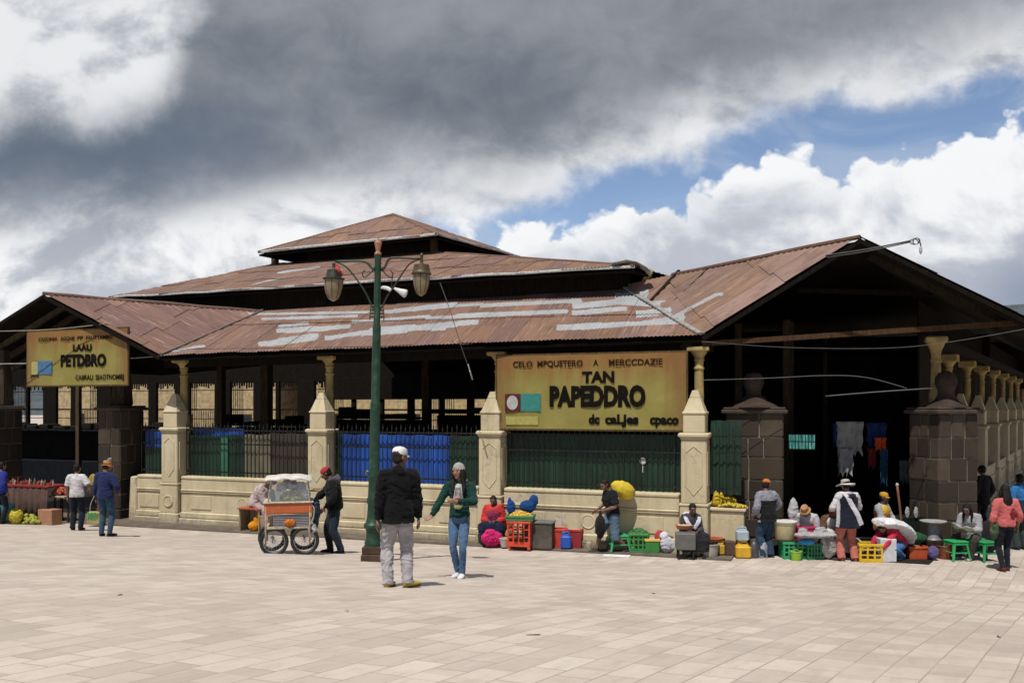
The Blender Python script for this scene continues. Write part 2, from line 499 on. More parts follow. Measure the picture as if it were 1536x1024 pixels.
# ================================================================== MATERIALS FOR THE SETTING
def mat_ground():
    m, b = newmat('plaza_paving')
    co = objco()
    x, y, z = sep(co)
    # skewed slab grid: rows run along SD, across along U
    det = U.x * SD.y - U.y * SD.x
    pu = (x * SD.y - y * SD.x) / det
    ps = (y * U.x - x * U.y) / det
    wob = nz(co, 0.8, 3, 0.5)
    pu = pu + (wob - 0.5) * 0.03; ps = ps + (wob - 0.5) * 0.03
    def brick(c1, c2, mc, msize=0.0062):
        n = S.nt.nodes.new('ShaderNodeTexBrick')
        lk(comb(ps, pu, 0), n.inputs['Vector'])
        n.inputs['Scale'].default_value = 1.0
        n.inputs['Brick Width'].default_value = 0.47; n.inputs['Row Height'].default_value = 0.27
        n.inputs['Mortar Size'].default_value = msize; n.inputs['Mortar Smooth'].default_value = 0.2
        n.inputs['Bias'].default_value = 0.0
        n.offset = 0.43; n.offset_frequency = 2; n.squash = 0.72; n.squash_frequency = 3
        n.inputs['Color1'].default_value = (*c1, 1); n.inputs['Color2'].default_value = (*c2, 1); n.inputs['Mortar'].default_value = (*mc, 1)
        return S(n.outputs[0]), S(n.outputs[1])
    c, f = brick((0.412, 0.353, 0.310), (0.535, 0.468, 0.414), (0.265, 0.224, 0.192))
    g, _ = brick((0, 0, 0), (1, 1, 1), (0.5, 0.5, 0.5))
    n1 = nz(co, 0.35, 5, 0.6); n2 = nz(co, 5, 6, 0.65); n3 = nz(co, 38, 4, 0.6)
    gx, _, _ = sep(g)
    hi = sstep(nz(comb(gx * 37.0, S.m('FLOOR', ps * 1.61), S.m('FLOOR', pu / 0.27)), 3.1, 0, 0), 0.60, 0.66)
    c = mixc(hi * 0.45, c, (0.55, 0.49, 0.41))
    lo = sstep(nz(comb(S.m('FLOOR', pu / 0.27), gx * 21.0, S.m('FLOOR', ps * 1.61)), 2.7, 0, 0), 0.63, 0.68)
    c = mixc(lo * 0.35, c, (0.30, 0.26, 0.22))
    sk = nz(comb(ps * 1.1, pu * 5.5, gx * 3.0), 1.6, 5, 0.62)
    c = mixc(sstep(sk, 0.50, 0.74) * 0.45, c, (0.315, 0.265, 0.225))
    c = mixc(sstep(sk, 0.44, 0.28) * 0.40, c, (0.56, 0.495, 0.425))
    c = mixc(sstep(n1, 0.38, 0.70) * 0.35, c, (0.36, 0.305, 0.255))
    c = mixc(sstep(n2, 0.42, 0.78) * 0.34, c, (0.33, 0.275, 0.225))
    c = mixc(sstep(n3, 0.5, 0.8) * 0.22, c, (0.27, 0.225, 0.185))
    big = nz(comb(ps * 0.25, pu * 0.9, 0.0), 0.55, 5, 0.6)
    c = mixc(sstep(big, 0.50, 0.72) * 0.30, c, (0.33, 0.275, 0.235))
    spot = sstep(nz(co, 2.1, 2, 0.5) * 0.55 + n3 * 0.55, 0.735, 0.775)
    c = mixc(spot * 0.55, c, (0.12, 0.10, 0.085))
    lk(c, b.inputs['Base Color'])
    lk(0.62 + n2 * 0.3, b.inputs['Roughness']); b.inputs['Specular IOR Level'].default_value = 0.28
    lk(bump(n3 * 0.25 + n2 * 0.3 - f * 1.2 + gx * 0.35, 0.45, 0.008), b.inputs['Normal'])
    return m
def mat_roof(name, dim=1.0):
    m, b = newmat(name)
    c = attr('Col'); uv = uvco(); uu, vv, _w = sep(uv)
    st = nz(vscale(uv, 1.0, 0.10, 1), 9, 5, 0.65); st2 = nz(vscale(uv, 1.0, 0.045, 1), 26, 4, 0.6)
    bl = nz(uv, 1.3, 6, 0.65); fi = nz(uv, 14, 4, 0.6)
    c = mixc(sstep(st, 0.42, 0.70) * 0.75, c, mixc(0.35, c, (0.060, 0.030, 0.022)))
    c = mixc(sstep(st2 + (bl - 0.5) * 0.5, 0.53, 0.68) * 0.72, c, (0.35, 0.235, 0.185))
    c = mixc(sstep(bl, 0.46, 0.70) * 0.6, c, (0.090, 0.046, 0.034))
    c = mixc(sstep(fi, 0.58, 0.8) * 0.35, c, (0.10, 0.055, 0.04))
    zn = S(S.nt.nodes.new('ShaderNodeAttribute').outputs[2]); zn.k.node.attribute_name = 'Zn'
    ed = nz(vscale(uv, 0.9, 1.6, 1), 2.2, 4, 0.6); ed2 = nz(vscale(uv, 1, 0.12, 1), 11, 4, 0.6)
    shn = nz(comb(S.m('FLOOR', uu / 0.62), S.m('FLOOR', vv / 0.9), 0.0), 7.3, 0, 0)
    zf = sstep(zn + (ed - 0.5) * 0.55 + (ed2 - 0.5) * 0.45 + (shn - 0.5) * 0.9, 0.50, 0.57)
    zc = mixc(sstep(bl * 0.6 + fi * 0.5, 0.40, 0.72), (0.36, 0.385, 0.405), (0.25, 0.26, 0.27))
    zc = mixc(sstep(st2, 0.55, 0.72) * 0.4, zc, (0.27, 0.19, 0.15))
    c = mixc(zf * 0.92, c, zc)
    lk(c, b.inputs['Base Color']); b.inputs['Roughness'].default_value = 0.72
    b.inputs['Specular IOR Level'].default_value = 0.25
    lk(bump(fi * 0.6 + st, 0.25, 0.01), b.inputs['Normal'])
    return m
def mat_cream():
    m, b = newmat('cream_plaster')
    co = objco(); x, y, z = sep(co)
    n1 = nz(co, 1.1, 6, 0.62); n2 = nz(co, 9, 5, 0.6); n3 = nz(vscale(co, 1, 1, 0.12), 4.5, 5, 0.65); n4 = nz(co, 2.6, 5, 0.6)
    c = mixc(sstep(n1, 0.3, 0.7), (0.46, 0.39, 0.245), (0.55, 0.475, 0.32))
    c = mixc(sstep(n3, 0.48, 0.75) * 0.45, c, (0.31, 0.245, 0.14))
    c = mixc(sstep(n2, 0.55, 0.8) * 0.35, c, (0.34, 0.28, 0.17))
    chip = sstep(n4 + (n2 - 0.5) * 0.22 - z * 0.05, 0.585, 0.61)
    c = mixc(chip * 0.75, c, mixc(sstep(n2, 0.4, 0.6), (0.30, 0.27, 0.23), (0.55, 0.52, 0.46)))
    wet = sstep(z + (n2 - 0.5) * 0.5 + (n1 - 0.5) * 0.5, 0.36, -0.02)
    c = mixc(wet * 0.65, c, (0.21, 0.175, 0.125))
    gr = sstep(nz(vscale(co, 1, 1, 0.55), 1.7, 6, 0.7) + (n2 - 0.5) * 0.2, 0.54, 0.70)
    c = mixc(gr * 0.42, c, (0.29, 0.25, 0.18))
    cr = sstep(vor(comb(x + (n2 - 0.5) * 0.6, y, z * 0.7 + (n1 - 0.5) * 0.5), 0.75, 'DISTANCE_TO_EDGE'), 0.010, 0.003)
    c = mixc(cr * 0.28, c, (0.16, 0.12, 0.08))
    lk(c, b.inputs['Base Color']); b.inputs['Roughness'].default_value = 0.9
    lk(bump(n2 * 0.6 + n4 * 0.5 - chip * 0.5 - cr * 0.3, 0.4, 0.02), b.inputs['Normal'])
    return m
def mat_stoneblock():
    m, b = newmat('volcanic_stone')
    c = attr('Col'); co = objco()
    n1 = nz(co, 3, 5, 0.6); n2 = nz(co, 34, 4, 0.65)
    c = mixc(sstep(n1, 0.35, 0.7) * 0.6, c, (0.045, 0.036, 0.030))
    c = mixc(sstep(n2, 0.5, 0.8) * 0.5, c, (0.085, 0.066, 0.052))
    lk(c, b.inputs['Base Color']); b.inputs['Roughness'].default_value = 0.95; b.inputs['Specular IOR Level'].default_value = 0.15
    lk(bump(n2 + n1 * 0.5, 0.6, 0.015), b.inputs['Normal'])
    return m
def mat_sign():
    m, b = newmat('painted_sign')
    uv = uvco(); u, v, _ = sep(uv)     # metres from the lower left corner
    n1 = nz(uv, 1.1, 5, 0.6); n2 = nz(vscale(uv, 1, 0.12, 1), 4, 5, 0.65); n3 = nz(uv, 22, 4, 0.6); n4 = nz(vscale(uv, 1, 0.5, 1), 1.6, 3, 0.5)
    c = mixc(sstep(n1, 0.35, 0.7), (0.205, 0.172, 0.034), (0.255, 0.222, 0.055))
    rust = sstep((v - 0.95) * 0.95 + (n2 - 0.5) * 1.2 + (n4 - 0.5) * 1.0, -0.05, 0.62)
    c = mixc(rust * 0.85, c, (0.21, 0.086, 0.018))
    edge = sstep(S.m('ABSOLUTE', u - 2.2) + (n2 - 0.5) * 1.0, 1.45, 2.35)
    c = mixc(edge * 0.75, c, (0.16, 0.065, 0.018))
    c = mixc(sstep(n2, 0.55, 0.75) * 0.45, c, (0.22, 0.14, 0.03))
    c = mixc(sstep(n3 * 0.5 + n1 * 0.5, 0.56, 0.68) * 0.5, c, (0.14, 0.09, 0.035))
    lk(c, b.inputs['Base Color']); b.inputs['Roughness'].default_value = 0.7
    lk(bump(n3, 0.2, 0.005), b.inputs['Normal'])
    return m
def mat_sheet(name, c):
    m, b = newmat(name)
    co = objco(); x, y, z = sep(co)
    c = V(c)
    rib = S.m('SINE', x * 46.0)
    n1 = nz(vscale(co, 1, 1, 0.2), 3, 5, 0.6); n2 = nz(co, 20, 4, 0.6)
    col = mixc(sstep(n1, 0.3, 0.72), c * 0.55, c * 1.35)
    col = mixc(sstep(n2, 0.55, 0.8) * 0.3, col, (0.05, 0.045, 0.04))
    lk(col, b.inputs['Base Color']); b.inputs['Roughness'].default_value = 0.55
    lk(bump(rib + n2 * 0.2, 0.5, 0.015), b.inputs['Normal'])
    return m

M_CREAM = mat_cream(); M_ROOF = mat_roof('rusty_roof_sheet'); M_STONE = mat_stoneblock()
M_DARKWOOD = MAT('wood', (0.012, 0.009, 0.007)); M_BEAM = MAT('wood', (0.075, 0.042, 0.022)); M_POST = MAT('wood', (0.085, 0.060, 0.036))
M_IRON = MAT('metal', (0.012, 0.014, 0.013)); M_FLASH = MAT('metal', (0.52, 0.52, 0.51), metallic=0.1)
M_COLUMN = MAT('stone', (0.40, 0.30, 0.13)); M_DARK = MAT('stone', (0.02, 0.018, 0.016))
M_SHEET = {k: mat_sheet('sheet_' + k, c) for k, c in dict(green=(0.006, 0.032, 0.016), blue=(0.010, 0.070, 0.34), khaki=(0.16, 0.145, 0.095), lightgreen=(0.035, 0.15, 0.09), brown=(0.045, 0.033, 0.022)).items()}

# ================================================================== GROUND
def build_ground():
    # plaza: one sheet that follows the slope and reaches the horizon
    ss = [-600, -250, -120, -60, -30, -12, -4, 0, 0.9, 1.6] + [1.6 + 0.25 * k for k in range(1, 8)] + [3.6 + 0.6 * k for k in range(0, 30)] + [23, 28, 40, 80, 200, 500]
    aa = [-700, -300, -120, -60, -30, -15, 0, 8, 16, 24, 36, 60, 120, 300, 700]
    bm = bmesh.new(); rows = []
    for s_ in ss:
        r = []
        for a in aa:
            p = P0 + U * a - NN * s_
            r.append(bm.verts.new((p.x, p.y, gz(p.x, p.y))))
        rows.append(r)
    for i in range(len(ss) - 1):
        for j in range(len(aa) - 1):
            bm.faces.new((rows[i][j], rows[i][j + 1], rows[i + 1][j + 1], rows[i + 1][j]))
    bmesh.ops.recalc_face_normals(bm, faces=bm.faces)
    for f in bm.faces:
        if f.normal.z < 0: f.normal_flip()
    me = bpy.data.meshes.new('plaza_ground'); bm.to_mesh(me); bm.free()
    me.materials.append(mat_ground())
    tag(link('plaza_ground', me, smooth=True), kind='structure')
    # darker pavement strip along the foot of the wall
    mb = MB()
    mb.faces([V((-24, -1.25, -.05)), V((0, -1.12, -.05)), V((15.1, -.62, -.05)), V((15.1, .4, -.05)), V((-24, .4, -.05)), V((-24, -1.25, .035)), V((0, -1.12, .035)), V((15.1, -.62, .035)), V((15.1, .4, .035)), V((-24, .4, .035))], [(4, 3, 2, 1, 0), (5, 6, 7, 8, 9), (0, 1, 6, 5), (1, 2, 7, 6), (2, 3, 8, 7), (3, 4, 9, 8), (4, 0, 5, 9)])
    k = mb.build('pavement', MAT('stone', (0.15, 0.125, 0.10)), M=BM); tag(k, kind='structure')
    # floor under the roofs
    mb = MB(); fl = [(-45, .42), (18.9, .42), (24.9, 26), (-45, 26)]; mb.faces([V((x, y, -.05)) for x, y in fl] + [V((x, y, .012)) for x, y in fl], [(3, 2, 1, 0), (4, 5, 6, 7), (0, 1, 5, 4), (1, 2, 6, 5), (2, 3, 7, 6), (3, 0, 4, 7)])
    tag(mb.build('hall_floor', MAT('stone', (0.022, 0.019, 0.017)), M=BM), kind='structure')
build_ground()

# ================================================================== MARKET HALL
hall = empty('market_hall', P0, YAW, 'long open market hall with cream piers and rusty tin roofs in three tiers', 'market hall')
rnd = random.Random(5)
def plane(p, q, r):
    n = (q - p).cross(r - p).normalized()
    if n.z < 0: n = -n
    return p, n
def rayp(x, y, pl):
    d = V(((x - 768) / F, 1, (610 - y) / F)); o = V((0, 0, CAM_H))
    return o + d * ((pl[0] - o).dot(pl[1]) / d.dot(pl[1]))
def topx(p):
    return 768 + F * p.x / max(p.y, 0.1), 610 - F * (p.z - CAM_H) / max(p.y, 0.1)
ZINC = []
def zinc(x0, y0, x1, y1, hw): ZINC.append((V((x0, y0)), V((x1, y1)), hw))
for a in ((392, 516, 470, 506, 5), (420, 496, 520, 490, 3.5), (424, 488, 456, 485, 2), (398, 478, 530, 474, 2), (380, 471, 550, 468, 1.8), (492, 507, 575, 494, 4), (560, 497, 660, 489, 5), (640, 490, 712, 483, 4), (580, 467, 680, 457, 3.5), (534, 482, 600, 478, 2), (595, 478, 640, 474, 2), (645, 477, 750, 472, 2.5), (690, 473, 846, 467, 3), (864, 469, 935, 463, 3.5), (726, 458, 866, 451, 3), (866, 459, 962, 449, 4), (930, 446, 968, 440, 6), (960, 471, 1000, 466, 5), (842, 491, 1018, 482, 4), (970, 484, 1020, 475, 4), (640, 461, 720, 456, 2), (940, 452, 985, 456, 5), (262, 526, 300, 519, 1.5),
          (1012, 474, 1076, 441, 1.9), (984, 455, 992, 451, 1.2), (423, 408, 475, 401, 2), (385, 425, 420, 417, 1.2), (990, 402, 940, 400, 2), (520, 448, 600, 440, 1.0), (700, 430, 760, 424, 1.0)):
    zinc(*a)
def zinced(p):
    # how much of the rust has been replaced by bare zinc at this point of the sheet
    x, y = topx(p); q = V((x, y)); best = 0.0
    for a, b, h in ZINC:
        L = (b - a).length
        t = (q - a).dot(b - a) / (L * L)
        tc = max(0, min(1, t))
        dy_ = abs((a + (b - a) * tc - q).y) / h
        dx_ = max(0, (tc - t) * L, (t - tc) * L) / 14
        best = max(best, min(1, 1.3 - 0.8 * max(dy_, dx_ * 2.2)))
    return max(0.0, best)
def corrugated(name, poly, fdir, pitch=0.095, amp=0.010, sheet=0.62, course=1.75, row=0.22, tone=(0.175, 0.103, 0.079), parent=hall, ragged=0.05, noz=False):
    """poly: convex planar polygon (world points); sheets run along fdir (towards the eave)"""
    n = plane(poly[0], poly[1], poly[2])[1]
    f = (fdir - n * fdir.dot(n)).normalized(); e = f.cross(n)
    o = poly[0]
    P2 = [((p - o).dot(e), (p - o).dot(f)) for p in poly]
    emin = min(p[0] for p in P2); emax = max(p[0] for p in P2)
    def rng(x):
        ys = []
        for i in range(len(P2)):
            (x0, y0), (x1, y1) = P2[i], P2[(i + 1) % len(P2)]
            if (x0 - x) * (x1 - x) <= 0 and abs(x1 - x0) > 1e-6:
                ys.append(y0 + (y1 - y0) * (x - x0) / (x1 - x0))
        return (min(ys), max(ys)) if len(ys) > 1 else None
    verts, faces, cols, uvs = [], [], [], []
    ftop = min(p[1] for p in P2)
    ns = int(math.ceil((emax - emin) / sheet)); step = pitch / 5
    for k in range(ns):
        e0 = emin + k * sheet; e1 = min(e0 + sheet + 0.04, emax)
        m = max(2, int((e1 - e0) / step))
        es = [e0 + (e1 - e0) * i / m for i in range(m + 1)]
        jit = 0.0 if not noz and parent is hall and name == 'lower_roof' else rnd.uniform(-0.2, 0.2)
        allr = [rng(min(max(x, emin + 1e-4), emax - 1e-4)) for x in es]
        if not any(allr): continue
        fmx = max(r[1] for r in allr if r); fmn = min(r[0] for r in allr if r)
        c0 = ftop + jit
        j = int((fmn - c0) // course)
        while c0 + j * course < fmx:
            fa, fb = c0 + j * course, c0 + (j + 1) * course + 0.12
            tint = rnd.uniform(0.86, 1.15); warm = rnd.uniform(-0.14, 0.14); rag = rnd.uniform(-ragged, ragged); rag2 = rnd.uniform(-ragged, ragged)
            if rnd.random() < 0.06: tint *= 1.45
            lift = rnd.uniform(0, 0.014) + 0.006 * (k % 2)
            base = [tone[0] * tint * (1 + warm * 0.3), tone[1] * tint, tone[2] * tint * (1 - warm)]
            nr = max(1, int(round((fb - fa) / row)))
            grid = []
            for i, x in enumerate(es):
                r = allr[i]
                colv = []
                for t in range(nr + 1):
                    y = fa + (fb - fa) * t / nr
                    if r is None: colv.append(None); continue
                    lo_, hi_ = r
                    atend = y > hi_
                    y = min(max(y, lo_), hi_ + (rag + (rag2 - rag) * i / m if hi_ > fmx - 0.3 else 0))
                    h = amp * math.cos(2 * PI * x / pitch) + lift + 0.018 * t / nr
                    colv.append((o + e * x + f * y + n * h, x, y))
                grid.append(colv)
            idx = {}; zc = {}
            for i in range(m):
                for t in range(nr):
                    q = [(i, t), (i + 1, t), (i + 1, t + 1), (i, t + 1)]
                    if any(grid[a][b] is None for a, b in q): continue
                    if abs(grid[i][t][2] - grid[i][t + 1][2]) < 1e-4 and abs(grid[i + 1][t][2] - grid[i + 1][t + 1][2]) < 1e-4: continue
                    ids = []
                    for a, b in q:
                        if (a, b) not in idx:
                            idx[(a, b)] = len(verts); verts.append(grid[a][b][0]); uvs.append((grid[a][b][1], grid[a][b][2]))
                        ids.append(idx[(a, b)])
                    faces.append(ids)
                    cc = base
                    cols.append(cc)
            j += 1
    me = bpy.data.meshes.new(name)
    me.from_pydata([BMI @ v for v in verts], [], faces)
    ca = me.color_attributes.new('Col', 'FLOAT_COLOR', 'CORNER'); ul = me.uv_layers.new(name='UVMap')
    flat = []; fuv = []
    for fi, fc in enumerate(faces):
        for v in fc:
            flat += [*cols[fi], 1.0]; fuv += list(uvs[v])
    ca.data.foreach_set('color', flat); ul.data.foreach_set('uv', fuv)
    zn = me.attributes.new('Zn', 'FLOAT', 'POINT')
    zn.data.foreach_set('value', [0.0] * len(verts) if noz else [zinced(v) for v in verts])
    me.materials.append(M_ROOF)
    ob = link(name, me, parent, smooth=True)
    return ob
def slab(mb, poly, d0=0.10, d1=0.16, up=False):
    n = plane(poly[0], poly[1], poly[2])[1]
    k = len(poly)
    pts = [BMI @ (p - n * d0) for p in poly] + [BMI @ (p - n * d1) for p in poly]
    q = [tuple(range(k)), tuple(range(2 * k - 1, k - 1, -1))] + [(i, (i + 1) % k, k + (i + 1) % k, k + i) for i in range(k)]
    mb.faces(pts, q)
def barw(mb, p, q, w, h):
    """rectangular timber from world p to q (hung below the line)"""
    d = (q - p); L = d.length; d.normalize()
    s_ = d.cross(V((0, 0, 1))).normalized(); up = s_.cross(d)
    pts = []
    for c in (p, q):
        for a, b in ((-1, -1), (1, -1), (1, 0), (-1, 0)):
            pts.append(BMI @ (c + s_ * (a * w / 2) + up * (h * (0 if b == 0 else -1))))
    mb.faces(pts, [(3, 2, 1, 0), (4, 5, 6, 7), (0, 1, 5, 4), (1, 2, 6, 5), (2, 3, 7, 6), (3, 0, 4, 7)])

E = ray(1052, 503, 18.8); EL = ray(241, 533, 23.2); VR = ray(940, 434, 22.3)
pl = plane(EL, E, VR); VL = rayp(393, 467, pl)
A = ray(1290, 355, 18.3); W = ray(1579, 496, 17.74)
plg = plane(E, A, VR); R1 = rayp(1010, 412, plg); R2 = rayp(945, 426, plg)
AL = ray(65, 440, 24.5); WL = ray(-93, 540, 25.8)
up1 = VR - E
lower_roof = corrugated('lower_roof', [EL, E, VR, VL], -(NN + V((0, 0, 0.42))), ragged=0.035, row=0.075)
corrugated('gable_roof', [E, A, R1, R2, VR], E - A, row=0.10, tone=(0.21, 0.132, 0.10))
corrugated('gable_roof', [EL, VL, AL], EL - AL, tone=(0.165, 0.092, 0.073))
TLc = ray(163, 446, 27.5); TRc = ray(952, 399, 21.4)
MRb = ray(650, 378, 28.8)
pl2 = plane(TLc, TRc, MRb); MLb = rayp(410, 396, pl2)
dm = V((0.54, 0.842, 0)).normalized()
corrugated('upper_roof', [TLc, TRc, MRb, MLb], -(NN + V((0, 0, 0.36))), tone=(0.19, 0.114, 0.086), row=0.3)
TR2 = TRc + dm * 11; MR2 = MRb + dm * 4.4; TL2 = TLc + dm * 11; ML2 = MLb + dm * 4.4
corrugated('upper_roof', [TRc, TR2, rayp(0, 0, (V((0, 0, 0)), V((0, 0, 1)))) if False else MR2, MRb], U - V((0, 0, 0.36)), pitch=0.3, row=0.6, noz=True)
corrugated('upper_roof', [TLc, MLb, ML2, TL2], -U - V((0, 0, 0.36)), pitch=0.3, row=0.6, noz=True)
MC = ray(656, 351, 27.8); MLc = ray(387, 378, 30.25)
MB1 = MC + dm * 5; MB2 = MLc + dm * 5; APX = ray(590, 321, 31.1)
corrugated('lantern_roof', [MLc, MC, APX], -(NN + V((0, 0, 0.5))), tone=(0.19, 0.114, 0.086), row=0.3)
corrugated('lantern_roof', [MC, MB1, APX], U - V((0, 0, 0.5)), tone=(0.18, 0.10, 0.08), row=0.3)
corrugated('lantern_roof', [MB1, MB2, APX], NN - V((0, 0, 0.5)), pitch=0.3, row=0.6, noz=True)
corrugated('lantern_roof', [MB2, MLc, APX], -U - V((0, 0, 0.5)), pitch=0.3, row=0.6, noz=True)
# the wing along the side street and the hidden slopes
corrugated('side_roof', [A, W, W + SD * 34, A + SD * 34], W - A, pitch=0.3, row=0.6, noz=True)
# dark boarding under every roof
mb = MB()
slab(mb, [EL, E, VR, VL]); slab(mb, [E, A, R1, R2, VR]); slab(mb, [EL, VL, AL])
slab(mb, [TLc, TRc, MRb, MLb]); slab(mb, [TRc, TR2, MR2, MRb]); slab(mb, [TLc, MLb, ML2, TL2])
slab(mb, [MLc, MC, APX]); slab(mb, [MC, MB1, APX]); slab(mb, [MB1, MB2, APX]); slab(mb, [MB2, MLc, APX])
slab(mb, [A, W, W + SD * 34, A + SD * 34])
slab(mb, [A, A + SD * 34, R1 + NN * 24, R1]); slab(mb, [R1, R1 + NN * 24, VR + NN * 24, VR])  # unseen slabs bridging roof gaps, added to keep sun out of the hall
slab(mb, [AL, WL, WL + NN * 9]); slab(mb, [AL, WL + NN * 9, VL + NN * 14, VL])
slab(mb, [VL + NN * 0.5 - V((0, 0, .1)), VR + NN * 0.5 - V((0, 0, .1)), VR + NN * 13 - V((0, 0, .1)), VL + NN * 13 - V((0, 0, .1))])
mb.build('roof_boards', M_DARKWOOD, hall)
# back slope of the long roof and of the left gable
mb = MB()
zb = 1.05
bk0 = VL + NN * 13 - U * 4 - V((0, 0, .1)); bk1 = VR + NN * 13 + U * 3 - V((0, 0, .1))
slab(mb, [bk0, bk1, bk1 + NN * 2.2 - V((0, 0, zb)), bk0 + NN * 2.2 - V((0, 0, zb))], 0, 0.08)
mb.build('rear_roof', M_DARKWOOD, hall)
# flashing, ridge caps, valleys
def strip(name, pts, r, m, rz=None, n=6):
    mb = MB(); mb.tube([BMI @ p for p in pts], r, n=n, ry=rz, side=(0, 0, 1)); return mb.build(name, m, hall)
def wob(p, q, k=9, a=0.02):
    return [p.lerp(q, i / k) + V((0, 0, rnd.uniform(-a, a))) for i in range(k + 1)]
strip('eave_flashing', wob(TLc, TRc, 22, 0.02), 0.035, M_FLASH, 0.02)
strip('eave_flashing', wob(MLc, MC, 10, 0.012), 0.045, M_FLASH, 0.02)
strip('eave_flashing', wob(MC, MB1, 6, 0.012), 0.04, M_FLASH, 0.02)
RC = MAT('metal', (0.16, 0.085, 0.06), metallic=0.0)
strip('ridge_cap', wob(A, R1, 6, 0.008), 0.05, RC, 0.10)
strip('ridge_cap', wob(AL, VL, 7, 0.012), 0.05, RC, 0.10)
strip('ridge_cap', wob(APX, MC, 5, 0.006), 0.04, RC, 0.08); strip('ridge_cap', wob(APX, MLc, 6, 0.006), 0.04, RC, 0.08)
strip('ridge_cap', wob(MRb, TRc, 8, 0.008), 0.045, RC, 0.08)
VF = MAT('metal', (0.30, 0.29, 0.28), metallic=0.0)
strip('valley_flashing', [p + V((0, 0, .035)) for p in wob(E, VR, 6, 0.01)], 0.03, VF, 0.11)
strip('valley_flashing', [p + V((0, 0, .035)) for p in wob(EL, VL, 6, 0.01)], 0.03, MAT('metal', (0.14, 0.10, 0.085), metallic=0.0), 0.10)
# loose bent sheet at the corner of the upper roof
mb = MB()
c0 = TRc + V((-0.55, 0.05, 0.10))
prof = [(0, 0, 0), (.35, 0, .05), (.62, -.02, .02), (.85, -.06, -.09), (.98, -.10, -.22)]
for dv_, nm in ((0, 0),):
    pts = []
    for x, y, z in prof:
        for k in range(4):
            pts.append(BMI @ (c0 + V((x, y + k * 0.16 * 0.842, z - k * 0.01 + 0.03 * math.sin(k * 2 + x * 5)))))
    q = [(i * 4 + k, i * 4 + k + 1, (i + 1) * 4 + k + 1, (i + 1) * 4 + k) for i in range(4) for k in range(3)]
    mb.faces(pts, q)
o = mb.build('loose_sheet', MAT('metal', (0.55, 0.55, 0.54), metallic=0.1), hall)
mo = o.modifiers.new('t', 'SOLIDIFY'); mo.thickness = 0.012
mb = MB(); mb.box((-0.08, -0.05, -0.45), (0.08, 0.05, 0.15), M=Matrix.Translation(BMI @ ray(973, 412, 22.2)) @ Matrix.Rotation(0.5, 4, 'Y'), bev=0.02)
mb.build('loose_sheet', M_COLUMN, hall)
# clerestory boards, lantern walls
mb = MB()
def wallq(mb, p, q, z0, z1, th=0.06):
    d = (q - p); d.z = 0; d.normalize(); s_ = V((-d.y, d.x, 0)) * th / 2
    pts = []
    for c, s2 in ((p, 1), (q, 1), (q, -1), (p, -1)):
        pts.append(BMI @ V((c.x + s_.x * s2, c.y + s_.y * s2, z0)))
    for c, s2 in ((p, 1), (q, 1), (q, -1), (p, -1)):
        pts.append(BMI @ V((c.x + s_.x * s2, c.y + s_.y * s2, z1)))
    mb.faces(pts, [(3, 2, 1, 0), (4, 5, 6, 7), (0, 1, 5, 4), (1, 2, 6, 5), (2, 3, 7, 6), (3, 0, 4, 7)])
wallq(mb, VL + NN * 0.35 - U * 3.6, VR + NN * 0.35, 5.6, 6.72)
wallq(mb, VR + NN * 0.35, VR + NN * 0.35 + dm * 9, 5.6, 6.75)
k1 = MLb + NN * 0.3 + U * 1.25; k2 = MRb + NN * 0.3 - U * 0.2
wallq(mb, k1, k2, 7.6, 8.75); wallq(mb, k2, k2 + dm * 4, 7.6, 8.75); wallq(mb, k1, k1 + dm * 4, 7.6, 8.75)
mb.build('clerestory_boards', MAT('wood', (0.018, 0.014, 0.012)), hall)
for p, q_ in ((MLb + NN * 0.1, 8.75), (MRb + NN * 0.05, 8.8)):
    mb = MB(); c = BMI @ p; mb.box((c.x - .1, c.y - .1, 7.6), (c.x + .1, c.y + .1, q_), bev=0.01)
    mb.build('lantern_post', M_POST, hall)
# gable timbers
dn = V((0, 0, -0.04))
M_BARGE = MAT('wood', (0.010, 0.008, 0.006)); M_RAFT = MAT('wood', (0.035, 0.027, 0.018))
def timber(name, p, q_, w_, h_, m_):
    mb = MB(); barw(mb, p, q_, w_, h_); return mb.build(name, m_, hall)
for p, q_ in ((E, A), (A, W), (EL, AL), (AL, WL)): timber('barge_board', p + dn, q_ + dn, 0.06, 0.09, M_BARGE)
nb = (R1 - A); nb.z = 0; nb.normalize(); d2 = V((0, 0, .2))
for k in range(1, 6):
    o1 = nb * (0.9 * k); timber('rafter', E + o1 * 0.6 - d2, A + o1 - d2, 0.09, 0.14, M_RAFT)
    o2 = SD * (1.0 * k); timber('rafter', A + o2 - d2, W + o2 - d2, 0.09, 0.14, M_RAFT)
for k in range(1, 5): timber('rafter', AL + NN * (0.75 * k) - d2, WL + NN * (0.75 * k) - d2, 0.10, 0.16, MAT('wood', (0.075, 0.06, 0.04)))
tie0 = ray(1052, 512, 19.0); tie1 = ray(1440, 486, 18.6)
for p, q_, m_ in ((tie0, tie1 + (tie1 - tie0) * 0.25, M_BEAM), (ray(1195, 432, 20.6), ray(1400, 437, 20.4), M_DARKWOOD)):
    mb = MB(); barw(mb, p, q_, 0.10, 0.11); mb.build('tie_beam', m_, hall)
# eave beam
mb = MB(); barw(mb, loc(EL) if False else BM @ V((-0.6, 0.3, 4.5)), BM @ V((14.6, 0.3, 4.60)), 0.16, 0.20); mb.build('eave_beam', M_DARKWOOD, hall)

